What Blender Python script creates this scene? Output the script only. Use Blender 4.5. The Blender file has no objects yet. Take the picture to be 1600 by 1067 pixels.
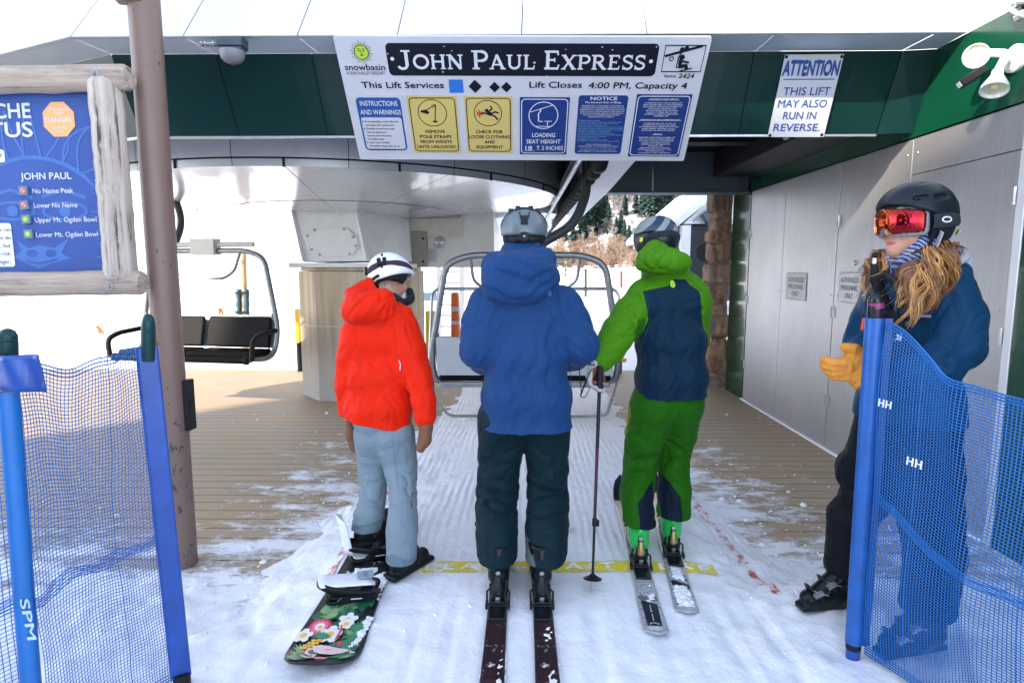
import bpy, math, random
import numpy as np
from mathutils import Vector, Matrix, bvhtree
R = math.radians
V = Vector
random.seed(7)
scene = bpy.context.scene
COL = scene.collection

# ------------------------------------------------------------------ camera
cam_d = bpy.data.cameras.new("camera")
cam = bpy.data.objects.new("camera", cam_d)
COL.objects.link(cam)
FPX, CXP, CYP = 941.0, 800.0, 533.5
cam_d.sensor_width = 36.0
cam_d.lens = FPX / 1600.0 * 36.0
cam_d.clip_start = 0.05
cam_d.clip_end = 3000
CAMP = V((0, 0, 1.55))
cam.location = CAMP
cam.rotation_euler = (R(90 - 7.03), 0, R(0.8))
scene.camera = cam
# ------------------------------------------------------------------ light
SUN_TO = V((-0.60, -0.60, 0.43)).normalized()          # towards the sun
SUN_EL = math.asin(SUN_TO.z)
SUN_AZ = math.atan2(SUN_TO.x, SUN_TO.y)
world = bpy.data.worlds.new("World")
scene.world = world
world.use_nodes = True
wn = world.node_tree
sky = wn.nodes.new('ShaderNodeTexSky')
sky.sky_type = 'NISHITA'
sky.sun_disc = False
sky.sun_elevation = SUN_EL
sky.sun_rotation = SUN_AZ
sky.altitude = 2000
sky.air_density = 0.9
sky.dust_density = 1.0
bg = wn.nodes['Background']
bg.inputs['Strength'].default_value = 0.15
hs = wn.nodes.new('ShaderNodeHueSaturation')           # lowers the sky's saturation so its light is less blue
hs.inputs['Saturation'].default_value = 0.62
wn.links.new(sky.outputs[0], hs.inputs['Color'])
wn.links.new(hs.outputs[0], bg.inputs['Color'])
sun_d = bpy.data.lights.new("sun", 'SUN')
sun_d.energy = 2.2
sun_d.angle = R(0.9)
sun_d.color = (1.0, 0.85, 0.68)
sun = bpy.data.objects.new("sun", sun_d)
COL.objects.link(sun)
sun.rotation_euler = (-SUN_TO).to_track_quat('-Z', 'Y').to_euler()
sun.location = SUN_TO * 60
vs = scene.view_settings
vs.view_transform = 'Standard'
vs.look = 'None'
vs.exposure = 2.52
vs.gamma = 1.0
scene.cycles.use_denoising = True
scene.cycles.max_bounces = 8
scene.cycles.diffuse_bounces = 5
scene.cycles.glossy_bounces = 4
scene.cycles.transparent_max_bounces = 16
scene.cycles.caustics_reflective = False
scene.cycles.caustics_refractive = False

# ------------------------------------------------------------------ measuring helpers
_CM = cam.rotation_euler.to_matrix()
def ray(u, v):
 return _CM @ V(((u - CXP) / FPX, -(v - CYP) / FPX, -1.0))
def at(u, v, Y):
 d = ray(u, v)
 return CAMP + d * ((Y - CAMP.y) / d.y)
def gp(u, v, z=0.0):
 d = ray(u, v)
 return CAMP + d * ((z - CAMP.z) / d.z)
def atx(u, v, X):
 d = ray(u, v)
 return CAMP + d * ((X - CAMP.x) / d.x)
def on_plane(u, v, o, n):
 d = ray(u, v)
 return CAMP + d * ((o - CAMP).dot(n) / d.dot(n))
def ppm(p):                                            # metres per photo pixel at a point
 q = _CM.transposed() @ (V(p) - CAMP)
 return -q.z / FPX

# ------------------------------------------------------------------ scene helpers
def new_obj(name, data, parent=None):
 o = bpy.data.objects.new(name, data)
 COL.objects.link(o)
 if parent is not None:
  o.parent = parent
 return o
def tag(o, label=None, cat=None, group=None, kind=None):
 if label: o['label'] = label
 if cat: o['category'] = cat
 if group: o['group'] = group
 if kind: o['kind'] = kind
 return o
def thing(name, label, cat, loc=(0, 0, 0), group=None):
 o = new_obj(name, None)
 o.location = loc
 o.empty_display_size = 0.1
 return tag(o, label, cat, group)
def org(o):
 p = V((0, 0, 0))
 while o is not None:
  p += o.location
  o = o.parent
 return p
def copy_tree(o, parent=None):
 c = o.copy()
 COL.objects.link(c)
 c.parent = parent
 for ch in list(o.children):
  copy_tree(ch, c)
 return c

# ------------------------------------------------------------------ materials
def nnode(nt, t, **kw):
 n = nt.nodes.new(t)
 for k, v in kw.items():
  setattr(n, k, v)
 return n
def inp(nt, sock, v):
 if isinstance(v, bpy.types.NodeSocket):
  nt.links.new(v, sock)
 else:
  sock.default_value = v
def c4(c):
 return (c[0], c[1], c[2], 1.0)
def m_mix(nt, f, a, b):
 n = nnode(nt, 'ShaderNodeMix', data_type='RGBA')
 inp(nt, n.inputs[0], f); inp(nt, n.inputs[6], a); inp(nt, n.inputs[7], b)
 return n.outputs[2]
def m_math(nt, op, a, b=0.0, clamp=False):
 n = nnode(nt, 'ShaderNodeMath', operation=op, use_clamp=clamp)
 inp(nt, n.inputs[0], a); inp(nt, n.inputs[1], b)
 return n.outputs[0]
def m_noise(nt, vec, scale, detail=4.0, rough=0.55, dist=0.0):
 n = nnode(nt, 'ShaderNodeTexNoise')
 inp(nt, n.inputs['Vector'], vec)
 n.inputs['Scale'].default_value = scale
 n.inputs['Detail'].default_value = detail
 n.inputs['Roughness'].default_value = rough
 n.inputs['Distortion'].default_value = dist
 return n.outputs[0]
def m_map(nt, vec, scale=(1, 1, 1), rot=(0, 0, 0)):
 n = nnode(nt, 'ShaderNodeMapping')
 inp(nt, n.inputs['Vector'], vec)
 n.inputs['Scale'].default_value = scale
 n.inputs['Rotation'].default_value = rot
 return n.outputs[0]
def m_ramp(nt, f, stops):
 n = nnode(nt, 'ShaderNodeValToRGB')
 inp(nt, n.inputs[0], f)
 cr = n.color_ramp
 while len(cr.elements) < len(stops):
  cr.elements.new(0.5)
 for e, (p, c) in zip(cr.elements, stops):
  e.position = p
  e.color = c4(c) if not isinstance(c, float) else (c, c, c, 1)
 return n.outputs[0]
def m_bump(nt, h, strength=0.3, dist=0.01, normal=None):
 n = nnode(nt, 'ShaderNodeBump')
 n.inputs['Strength'].default_value = strength
 n.inputs['Distance'].default_value = dist
 inp(nt, n.inputs['Height'], h)
 if normal is not None:
  nt.links.new(normal, n.inputs['Normal'])
 return n.outputs[0]
def base_mat(name):
 m = bpy.data.materials.new(name)
 m.use_nodes = True
 nt = m.node_tree
 b = nt.nodes['Principled BSDF']
 tc = nnode(nt, 'ShaderNodeTexCoord')
 return m, nt, b, tc.outputs['Object']
MATS = {}
def mat(name, col, rough=0.5, metal=0.0, var=0.12, vscale=6.0, bump=0.0, bscale=60.0, coat=0.0, stretch=(1, 1, 1),
  col2=None, sheen=0.0, rvar=0.0, spec=0.5, bdist=0.004, bdetail=4.0):
 """One procedural surface: colour broken up by noise, optional bump, coat, sheen."""
 if name in MATS:
  return MATS[name]
 if max(col) < 0.07 and spec == 0.5 and not metal:
  spec = 0.2
 m, nt, b, oc = base_mat(name)
 vec = m_map(nt, oc, stretch)
 n = m_noise(nt, vec, vscale, 5.0, 0.6)
 c2 = col2 if col2 else tuple(max(0.0, c * (1 - var)) for c in col)
 c1 = col if col2 else tuple(min(1.0, c * (1 + var)) for c in col)
 f = m_ramp(nt, n, [(0.3, 0.0), (0.7, 1.0)])
 nt.links.new(m_mix(nt, f, c4(c1), c4(c2)), b.inputs['Base Color'])
 if rvar:
  nt.links.new(m_math(nt, 'ADD', m_math(nt, 'MULTIPLY', f, rvar), rough - rvar / 2, True), b.inputs['Roughness'])
 else:
  b.inputs['Roughness'].default_value = rough
 b.inputs['Metallic'].default_value = metal
 b.inputs['Coat Weight'].default_value = coat
 b.inputs['Coat Roughness'].default_value = 0.08
 b.inputs['Sheen Weight'].default_value = sheen
 b.inputs['Specular IOR Level'].default_value = spec
 if bump:
  h = m_noise(nt, vec, bscale, bdetail, 0.6)
  nt.links.new(m_bump(nt, h, bump, bdist), b.inputs['Normal'])
 MATS[name] = m
 return m
def flat(name, col, rough=0.5, **k):
 return mat(name, col, rough, var=0.04, **k)

# ------------------------------------------------------------------ mesh builder
def basis(d, up=V((0, 0, 1))):
 d = V(d).normalized()
 if abs(d.dot(up)) > 0.995:
  up = V((0, 1, 0))
 x = up.cross(d).normalized()
 y = d.cross(x).normalized()
 return x, y, d
def fillet(pts, r, n=6):
 pts = [V(p) for p in pts]
 out = [pts[0]]
 for i in range(1, len(pts) - 1):
  a, p, b = pts[i - 1], pts[i], pts[i + 1]
  da, db = (a - p), (b - p)
  rr = min(r, da.length * 0.48, db.length * 0.48)
  s, e = p + da.normalized() * rr, p + db.normalized() * rr
  for k in range(n + 1):
   t = k / n
   out.append(s * (1 - t) ** 2 + p * 2 * t * (1 - t) + e * t * t)
 out.append(pts[-1])
 return out
class Fr:
 """A flat local frame: origin, u (right), v (up), w (outward)."""
 def __init__(s, o, u, v):
  s.o = V(o); s.u = V(u).normalized(); s.v = V(v).normalized(); s.w = s.u.cross(s.v).normalized()
 def p(s, a, b, c=0.0):
  return s.o + s.u * a + s.v * b + s.w * c
 def px(s, u, v):
  q = on_plane(u, v, s.o, s.w) - s.o
  return q.dot(s.u), q.dot(s.v)
class MB:
 def __init__(s):
  s.v = []; s.f = []; s.m = []; s.s = []
 def add(s, verts, faces, mi=0, smooth=False):
  b = len(s.v)
  s.v.extend(tuple(q) for q in verts)
  for f in faces:
   s.f.append(tuple(i + b for i in f)); s.m.append(mi); s.s.append(smooth)
  return s
 def box(s, c, size, mi=0, rot=None, taper=1.0):
  c = V(c); hx, hy, hz = size[0] / 2, size[1] / 2, size[2] / 2
  vs = []
  for z in (-1, 1):
   t = taper if z > 0 else 1.0
   for x, y in ((-1, -1), (1, -1), (1, 1), (-1, 1)):
    q = V((x * hx * t, y * hy * t, z * hz))
    vs.append(c + (rot @ q if rot is not None else q))
  return s.add(vs, [(3, 2, 1, 0), (4, 5, 6, 7), (0, 1, 5, 4), (1, 2, 6, 5), (2, 3, 7, 6), (3, 0, 4, 7)], mi)
 def bb(s, lo, hi, mi=0):
  lo, hi = V(lo), V(hi)
  return s.box((lo + hi) / 2, hi - lo, mi)
 def beam(s, a, b, w, h, mi=0, up=V((0, 0, 1))):
  a, b = V(a), V(b)
  x, y, d = basis(b - a, up)
  return s.box((a + b) / 2, (w, h, (b - a).length), mi, Matrix((x, y, d)).transposed())
 def tube(s, pts, r, n=8, mi=0, closed=False, caps=True, flat=1.0):
  pts = [V(p) for p in pts]
  m = len(pts)
  rs = list(r) if hasattr(r, '__len__') else [r] * m
  vs = []; fs = []
  prev = None
  for i, p in enumerate(pts):
   if closed:
    d = (pts[(i + 1) % m] - pts[i - 1])
   else:
    d = pts[min(i + 1, m - 1)] - pts[max(i - 1, 0)]
   if d.length < 1e-9:
    d = V((0, 0, 1))
   d.normalize()
   if prev is None:
    x, y, _ = basis(d)
   else:
    x = prev - d * prev.dot(d)
    if x.length < 1e-6:
     x = basis(d)[0]
    x.normalize(); y = d.cross(x)
   prev = x
   for k in range(n):
    a = 2 * math.pi * k / n
    vs.append(p + x * (math.cos(a) * rs[i]) + y * (math.sin(a) * rs[i] * flat))
  for i in range(m if closed else m - 1):
   j = (i + 1) % m
   for k in range(n):
    l = (k + 1) % n
    fs.append((i * n + k, i * n + l, j * n + l, j * n + k))
  s.add(vs, fs, mi, True)
  if caps and not closed:
   b = len(s.v) - len(vs)
   s.f.append(tuple(b + k for k in reversed(range(n)))); s.m.append(mi); s.s.append(False)
   s.f.append(tuple(b + (m - 1) * n + k for k in range(n))); s.m.append(mi); s.s.append(False)
  return s
 def cyl(s, a, b, r0, r1=None, n=20, mi=0):
  return s.tube([a, b], [r0, r0 if r1 is None else r1], n, mi)
 def lathe(s, prof, o, axis=(0, 0, 1), n=24, mi=0, up=V((0, 0, 1))):
  x, y, d = basis(axis, up)
  o = V(o); vs = []; fs = []
  for (r, h) in prof:
   for k in range(n):
    a = 2 * math.pi * k / n
    vs.append(o + d * h + x * (r * math.cos(a)) + y * (r * math.sin(a)))
  for i in range(len(prof) - 1):
   for k in range(n):
    l = (k + 1) % n
    fs.append((i * n + k, i * n + l, (i + 1) * n + l, (i + 1) * n + k))
  return s.add(vs, fs, mi, True)
 def ell(s, c, rad, mi=0, rot=None, nu=16, nv=10):
  c = V(c); vs = []; fs = []
  for i in range(nv + 1):
   t = math.pi * i / nv
   for k in range(nu):
    a = 2 * math.pi * k / nu
    q = V((rad[0] * math.sin(t) * math.cos(a), rad[1] * math.sin(t) * math.sin(a), -rad[2] * math.cos(t)))
    vs.append(c + (rot @ q if rot is not None else q))
  for i in range(nv):
   for k in range(nu):
    l = (k + 1) % nu
    fs.append((i * nu + k, i * nu + l, (i + 1) * nu + l, (i + 1) * nu + k))
  return s.add(vs, fs, mi, True)
 def plate(s, poly, fr, off=0.0, mi=0):
  return s.add([fr.p(a, b, off) for a, b in poly], [tuple(range(len(poly)))], mi)
 def prism(s, poly, fr, z0, z1, mi=0, mside=None):
  n = len(poly)
  vs = [fr.p(a, b, z0) for a, b in poly] + [fr.p(a, b, z1) for a, b in poly]
  ar = sum(poly[i][0] * poly[(i + 1) % n][1] - poly[(i + 1) % n][0] * poly[i][1] for i in range(n))
  fs = [tuple(range(n, 2 * n)), tuple(reversed(range(n)))]
  sd = [(i, (i + 1) % n, n + (i + 1) % n, n + i) for i in range(n)]
  if ar < 0:
   fs = [tuple(reversed(f)) for f in fs]; sd = [tuple(reversed(f)) for f in sd]
  b = len(s.v)
  s.add(vs, fs, mi)
  for f in sd:
   s.f.append(tuple(i + b for i in f)); s.m.append(mi if mside is None else mside); s.s.append(False)
  return s
 def ring(s, outer, inner, fr, off=0.0, mi=0):
  n = len(outer)
  vs = [fr.p(a, b, off) for a, b in outer] + [fr.p(a, b, off) for a, b in inner]
  return s.add(vs, [(i, (i + 1) % n, n + (i + 1) % n, n + i) for i in range(n)], mi)
 def line(s, pts, w, fr, off=0.0, mi=0, closed=False):
  """A flat stroke of width w along 2-D points."""
  P = [V((a, b)) for a, b in pts]
  n = len(P)
  L = []; Rr = []
  for i in range(n):
   a = P[(i - 1) % n] if (closed or i > 0) else P[i]
   b = P[(i + 1) % n] if (closed or i < n - 1) else P[i]
   d = (b - a)
   d = d.normalized() if d.length > 1e-9 else V((1, 0))
   nn = V((-d.y, d.x)) * (w / 2)
   L.append(P[i] + nn); Rr.append(P[i] - nn)
  vs = [fr.p(q.x, q.y, off) for q in L] + [fr.p(q.x, q.y, off) for q in Rr]
  return s.add(vs, [(n + i, n + (i + 1) % n, (i + 1) % n, i) for i in range(n if closed else n - 1)], mi)
 def text(s, txt, fr, a0, a1, b0, b1, off=0.002, mi=0, bold=0.0, shear=0.0, align='F', res=3, spacing=1.0, trim=True):
  """Lettering laid flat into the box a0..a1 x b0..b1 (cap height b0..b1). align F fits the width; L, C, R keep proportions."""
  vs, fs, w, cap = glyphs(txt, 0.0, res, spacing)
  if not vs:
   return s
  sy = (b1 - b0) / cap
  if align == 'F':
   sx = (a1 - a0) / w; ox = a0
  else:
   sx = min(sy, (a1 - a0) / w)
   ox = {'L': a0, 'C': (a0 + a1) / 2 - sx * w / 2, 'R': a1 - sx * w}[align]
  k = bold * (0.9 if bold <= 0.02 else 0.55)                                         # heavier weight: the letters laid five times, a hair apart
  for i, (dx, dy) in enumerate(((0, 0), (k, 0), (-k, 0), (0, k), (0, -k)) if bold else ((0, 0),)):
   s.add([fr.p(ox + sx * (x + dx) + shear * sy * y, b0 + sy * (y + dy), off + i * 0.00009) for x, y in vs], fs, mi)
  return s
 def build(s, name, mats, parent=None, bevel=0.0, auto=40, loc=None, bseg=2):
  me = bpy.data.meshes.new(name)
  o = V((0, 0, 0)) if parent is None else org(parent)
  if loc is not None:
   o = o + V(loc)
  me.from_pydata([(x - o.x, y - o.y, z - o.z) for x, y, z in s.v], [], s.f)
  if not isinstance(mats, (list, tuple)):
   mats = [mats]
  for m in mats:
   me.materials.append(m)
  me.polygons.foreach_set('material_index', s.m)
  me.polygons.foreach_set('use_smooth', s.s)
  me.update()
  if any(s.s):
   me.set_sharp_from_angle(angle=R(auto))
  ob = new_obj(name, me, parent)
  if loc is not None:
   ob.location = loc
  if bevel:
   b = ob.modifiers.new('bevel', 'BEVEL')
   b.width = bevel; b.segments = bseg; b.limit_method = 'ANGLE'; b.angle_limit = R(50)
  return ob
_GC = {}
def glyphs(txt, bold=0.0, res=3, spacing=1.0):
 key = (txt, bold, res, spacing)
 if key in _GC:
  return _GC[key]
 cu = bpy.data.curves.new('lettering', 'FONT')
 cu.body = txt; cu.size = 1.0; cu.fill_mode = 'FRONT'; cu.resolution_u = res; cu.offset = bold; cu.space_character = spacing
 ob = bpy.data.objects.new('lettering', cu)
 COL.objects.link(ob)
 dg = bpy.context.evaluated_depsgraph_get()
 me = bpy.data.meshes.new_from_object(ob.evaluated_get(dg))
 vs = [(v.co.x, v.co.y) for v in me.vertices]
 fs = [tuple(p.vertices) for p in me.polygons]
 fixed = []
 for f in fs:
  ar = sum(vs[f[i]][0] * vs[f[(i + 1) % len(f)]][1] - vs[f[(i + 1) % len(f)]][0] * vs[f[i]][1] for i in range(len(f)))
  fixed.append(f if ar > 0 else tuple(reversed(f)))
 bpy.data.objects.remove(ob); bpy.data.curves.remove(cu); bpy.data.meshes.remove(me)
 if vs:
  x0 = min(v[0] for v in vs); x1 = max(v[0] for v in vs)
  vs = [(x - x0, y) for x, y in vs]
  w = x1 - x0
 else:
  w = 1
 _GC[key] = (vs, fixed, w, 0.73)
 return _GC[key]
def rrect(a0, a1, b0, b1, r, n=5):
 out = []
 for cx, cy, t0 in ((a1 - r, b0 + r, -90), (a1 - r, b1 - r, 0), (a0 + r, b1 - r, 90), (a0 + r, b0 + r, 180)):
  for k in range(n + 1):
   t = R(t0 + 90 * k / n)
   out.append((cx + r * math.cos(t), cy + r * math.sin(t)))
 return out
def circ(a, b, r, n=28, ry=None):
 return [(a + r * math.cos(2 * math.pi * k / n), b + (ry or r) * math.sin(2 * math.pi * k / n)) for k in range(n)]

# ------------------------------------------------------------------ noise on arrays
_rng = np.random.RandomState(11)
_PERM = np.concatenate([_rng.permutation(256)] * 3)
_GRAD = _rng.normal(size=(256, 3)); _GRAD /= np.linalg.norm(_GRAD, axis=1)[:, None]
def pn(P):
 P = np.asarray(P, dtype=np.float64)
 I = np.floor(P).astype(int); F = P - I
 I &= 255
 U = F * F * F * (F * (F * 6 - 15) + 10)
 out = 0
 for dx in (0, 1):
  for dy in (0, 1):
   for dz in (0, 1):
    h = _PERM[_PERM[_PERM[(I[:, 0] + dx) & 255] + ((I[:, 1] + dy) & 255)] + ((I[:, 2] + dz) & 255)]
    g = _GRAD[h]
    d = (F - np.array([dx, dy, dz]))
    w = (U[:, 0] if dx else 1 - U[:, 0]) * (U[:, 1] if dy else 1 - U[:, 1]) * (U[:, 2] if dz else 1 - U[:, 2])
    out = out + w * (g * d).sum(1)
 return out * 1.6
def fbm(P, o=4, g=0.5):
 P = np.asarray(P, dtype=np.float64)
 s = 0; a = 1.0
 for k in range(o):
  s = s + a * pn(P * (2 ** k) + 17.3 * k); a *= g
 return s
def sstep(a, b, x):
 t = np.clip((x - a) / (b - a), 0, 1)
 return t * t * (3 - 2 * t)

# ------------------------------------------------------------------ implicit surfaces (clothes, bodies, helmets, gloves)
class SDF:
 def __init__(s, lo, hi, h):
  s.lo = np.array(lo, float); s.h = h
  n = np.ceil((np.array(hi, float) - s.lo) / h).astype(int) + 1
  s.n = n
  s.ax = [s.lo[i] + h * np.arange(n[i]) for i in range(3)]
  s.F = np.full(tuple(n), 0.5, dtype=np.float32)
 def sub(s, lo, hi):
  a = np.maximum(0, np.floor((np.array(lo) - s.lo) / s.h).astype(int))
  b = np.minimum(s.n, np.ceil((np.array(hi) - s.lo) / s.h).astype(int) + 1)
  sl = tuple(slice(a[i], max(a[i], b[i])) for i in range(3))
  X = s.ax[0][sl[0]][:, None, None]; Y = s.ax[1][sl[1]][None, :, None]; Z = s.ax[2][sl[2]][None, None, :]
  return sl, X, Y, Z
 def op(s, sl, d, k, mode):
  f = s.F[sl]
  if f.size == 0:
   return
  if mode == 'add':
   h = np.maximum(k - np.abs(f - d), 0) / max(k, 1e-6)
   s.F[sl] = np.minimum(f, d) - h * h * k * 0.25
  else:
   d = -d
   h = np.maximum(k - np.abs(f - d), 0) / max(k, 1e-6)
   s.F[sl] = np.maximum(f, d) + h * h * k * 0.25
 def rc(s, a, b, ra, rb=None, k=0.03, fl=None, ff=1.0, mode='add'):
  """Round cone a-b; fl/ff squash the section along unit vector fl by factor ff (>1 thinner)."""
  a = np.array(a, float); b = np.array(b, float); rb = ra if rb is None else rb
  m = max(ra, rb) + k + 0.03
  sl, X, Y, Z = s.sub(np.minimum(a, b) - m, np.maximum(a, b) + m)
  px, py, pz = X - a[0], Y - a[1], Z - a[2]
  ab = b - a
  L = float(ab @ ab) + 1e-12
  t = np.clip((px * ab[0] + py * ab[1] + pz * ab[2]) / L, 0, 1)
  qx, qy, qz = px - t * ab[0], py - t * ab[1], pz - t * ab[2]
  q2 = qx * qx + qy * qy + qz * qz
  r = ra + (rb - ra) * t
  if fl is not None:
   fl = np.array(fl, float); fl /= np.linalg.norm(fl)
   dd = qx * fl[0] + qy * fl[1] + qz * fl[2]
   q2 = q2 + dd * dd * (ff * ff - 1)
  s.op(sl, (np.sqrt(q2) - r).astype(np.float32), k, mode)
  return s
 def el(s, c, rad, rot=None, k=0.03, mode='add', p=2.0):
  c = np.array(c, float); rad = np.array(rad, float)
  m = rad.max() + k + 0.03
  sl, X, Y, Z = s.sub(c - m, c + m)
  x, y, z = X - c[0], Y - c[1], Z - c[2]
  if rot is not None:
   M = np.array(rot)                # columns: local axes
   x, y, z = (x * M[0, 0] + y * M[1, 0] + z * M[2, 0], x * M[0, 1] + y * M[1, 1] + z * M[2, 1], x * M[0, 2] + y * M[1, 2] + z * M[2, 2])
  if p == 2.0:
   k0 = np.sqrt((x / rad[0]) ** 2 + (y / rad[1]) ** 2 + (z / rad[2]) ** 2)
   k1 = np.sqrt((x / rad[0] ** 2) ** 2 + (y / rad[1] ** 2) ** 2 + (z / rad[2] ** 2) ** 2) + 1e-6
   d = k0 * (k0 - 1) / k1
  else:
   k0 = (np.abs(x / rad[0]) ** p + np.abs(y / rad[1]) ** p + np.abs(z / rad[2]) ** p) ** (1 / p)
   d = (k0 - 1) * rad.min()
  s.op(sl, d.astype(np.float32), k, mode)
  return s
 def bx(s, c, half, rot=None, r=0.01, k=0.01, mode='add'):
  c = np.array(c, float); half = np.array(half, float)
  m = np.linalg.norm(half) + k + 0.03
  sl, X, Y, Z = s.sub(c - m, c + m)
  x, y, z = X - c[0], Y - c[1], Z - c[2]
  if rot is not None:
   M = np.array(rot)
   x, y, z = (x * M[0, 0] + y * M[1, 0] + z * M[2, 0], x * M[0, 1] + y * M[1, 1] + z * M[2, 1], x * M[0, 2] + y * M[1, 2] + z * M[2, 2])
  x, y, z = np.abs(x) - half[0] + r, np.abs(y) - half[1] + r, np.abs(z) - half[2] + r
  d = np.sqrt(np.maximum(x, 0) ** 2 + np.maximum(y, 0) ** 2 + np.maximum(z, 0) ** 2) + np.minimum(np.maximum(x, np.maximum(y, z)), 0) - r
  s.op(sl, d.astype(np.float32), k, mode)
  return s
 def cut(s, o, n, k=0.004):
  """Remove everything on the side n points to."""
  n = np.array(V(n).normalized()); o = np.array(o, float)
  d = ((s.ax[0] - o[0])[:, None, None] * n[0] + (s.ax[1] - o[1])[None, :, None] * n[1] + (s.ax[2] - o[2])[None, None, :] * n[2]).astype(np.float32)
  s.F = np.maximum(s.F, d) + (np.maximum(k - np.abs(s.F - d), 0) / k) ** 2 * k * 0.25
  return s
 def mesh(s, smooth=1):
  F = s.F
  F[0] = F[-1] = 0.5; F[:, 0] = F[:, -1] = 0.5; F[:, :, 0] = F[:, :, -1] = 0.5
  ins = F < 0
  cnt = np.zeros(tuple(s.n - 1), dtype=np.int8)
  for dx in (0, 1):
   for dy in (0, 1):
    for dz in (0, 1):
     cnt += ins[dx:s.n[0] - 1 + dx, dy:s.n[1] - 1 + dy, dz:s.n[2] - 1 + dz]
  C = np.argwhere((cnt > 0) & (cnt < 8))
  idx = np.full(tuple(s.n - 1), -1, dtype=np.int64)
  idx[C[:, 0], C[:, 1], C[:, 2]] = np.arange(len(C))
  acc = np.zeros((len(C), 3)); num = np.zeros(len(C))
  cor = [(0, 0, 0), (1, 0, 0), (0, 1, 0), (1, 1, 0), (0, 0, 1), (1, 0, 1), (0, 1, 1), (1, 1, 1)]
  val = [F[C[:, 0] + c[0], C[:, 1] + c[1], C[:, 2] + c[2]].astype(float) for c in cor]
  for i in range(8):
   for j in range(i + 1, 8):
    if sum(abs(cor[i][q] - cor[j][q]) for q in range(3)) != 1:
     continue
    m = (val[i] < 0) != (val[j] < 0)
    t = np.where(m, val[i] / (val[i] - val[j] + 1e-12), 0)
    p = np.array(cor[i])[None, :] + t[:, None] * (np.array(cor[j]) - np.array(cor[i]))[None, :]
    acc[m] += p[m]; num[m] += 1
  P = s.lo + s.h * (C + acc / np.maximum(num, 1)[:, None])
  quads = []
  for ax in range(3):
   sa = [slice(None)] * 3; sb = [slice(None)] * 3
   sa[ax] = slice(0, -1); sb[ax] = slice(1, None)
   E = np.argwhere(ins[tuple(sa)] != ins[tuple(sb)])
   a1, a2 = (ax + 1) % 3, (ax + 2) % 3
   E = E[(E[:, a1] > 0) & (E[:, a2] > 0)]
   up = ins[E[:, 0], E[:, 1], E[:, 2]]
   q = []
   for o1, o2 in ((1, 1), (0, 1), (0, 0), (1, 0)):
    c = E.copy(); c[:, a1] -= o1; c[:, a2] -= o2
    c = np.minimum(c, s.n - 2)
    q.append(idx[c[:, 0], c[:, 1], c[:, 2]])
   q = np.stack(q, 1)
   q[~up] = q[~up][:, ::-1]
   quads.append(q[(q >= 0).all(1)])
  Q = np.concatenate(quads)
  g = Garment(P, Q)
  if smooth:
   g.smooth(smooth)
  return g
class Garment:
 def __init__(s, P, Q):
  s.P, s.Q = P, Q
  s.zone = None
 def smooth(s, n=1, f=0.5):
  e = np.concatenate([s.Q[:, [0, 1]], s.Q[:, [1, 2]], s.Q[:, [2, 3]], s.Q[:, [3, 0]]])
  deg = np.bincount(e[:, 0], minlength=len(s.P)) + np.bincount(e[:, 1], minlength=len(s.P))
  for _ in range(n):
   A = np.zeros_like(s.P)
   for i in range(3):
    A[:, i] = np.bincount(e[:, 0], s.P[e[:, 1], i], len(s.P)) + np.bincount(e[:, 1], s.P[e[:, 0], i], len(s.P))
   s.P = s.P + f * (A / np.maximum(deg, 1)[:, None] - s.P)
  return s
 def normals(s):
  a, b, c, d = (s.P[s.Q[:, i]] for i in range(4))
  n = np.cross(c - a, d - b)
  N = np.zeros_like(s.P)
  for i in range(4):
   for j in range(3):
    N[:, j] += np.bincount(s.Q[:, i], n[:, j], len(s.P))
  return N / (np.linalg.norm(N, axis=1)[:, None] + 1e-12)
 def fold(s, amp, along, fa, fc, center=None, rad=None, sharp=1.0, seed=0.0, only=None):
  """Cloth creases: ridged noise stretched along a direction; optional soft ball of influence (centre, radius)."""
  d = np.array(V(along).normalized())
  t = s.P @ d
  Pw = s.P + 0.02 * np.stack([pn(s.P * 9 + seed + 3), pn(s.P * 9 + seed + 31), pn(s.P * 9 + seed + 57)], 1)
  Q = Pw * fc - np.outer(Pw @ d, d) * (fc - fa)
  n = pn(Q + seed)
  cr = (1 - np.minimum(1, np.abs(n) * 2.2)) ** 2
  val = -amp * sharp * cr + amp * 0.8 * pn(Q * 0.6 + seed + 9)
  if center is not None:
   w = np.exp(-((s.P - np.array(center)) ** 2).sum(1) / (2 * rad * rad))
   val = val * w
  else:                                                  # loose cloth buckles in places, hangs flat in others
   val = val * sstep(-0.15, 0.5, pn(s.P * 4.2 + seed * 1.7))
  s.P = s.P + s.normals() * val[:, None]
  return s
 def to_mesh(s, name, mats, parent=None, mfun=None, zones=None):
  me = bpy.data.meshes.new(name)
  o = org(parent) if parent is not None else V((0, 0, 0))
  P = (s.P - np.array(o)).astype(np.float32)
  me.vertices.add(len(P)); me.vertices.foreach_set('co', P.ravel())
  nq = len(s.Q)
  me.loops.add(nq * 4); me.polygons.add(nq)
  me.loops.foreach_set('vertex_index', s.Q.astype(np.int32).ravel())
  me.polygons.foreach_set('loop_start', np.arange(0, nq * 4, 4, dtype=np.int32))
  me.polygons.foreach_set('use_smooth', np.ones(nq, dtype=bool))
  for m in (mats if isinstance(mats, (list, tuple)) else [mats]):
   me.materials.append(m)
  if mfun is not None:
   ctr = s.P[s.Q].mean(1)
   me.polygons.foreach_set('material_index', mfun(ctr).astype(np.int32))
  if zones is not None:
   for zn, arr in zones.items():
    at_ = me.attributes.new(zn, 'FLOAT', 'POINT')
    at_.data.foreach_set('value', arr.astype(np.float32))
  me.update(calc_edges=True)
  me.validate()
  return new_obj(name, me, parent)
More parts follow.
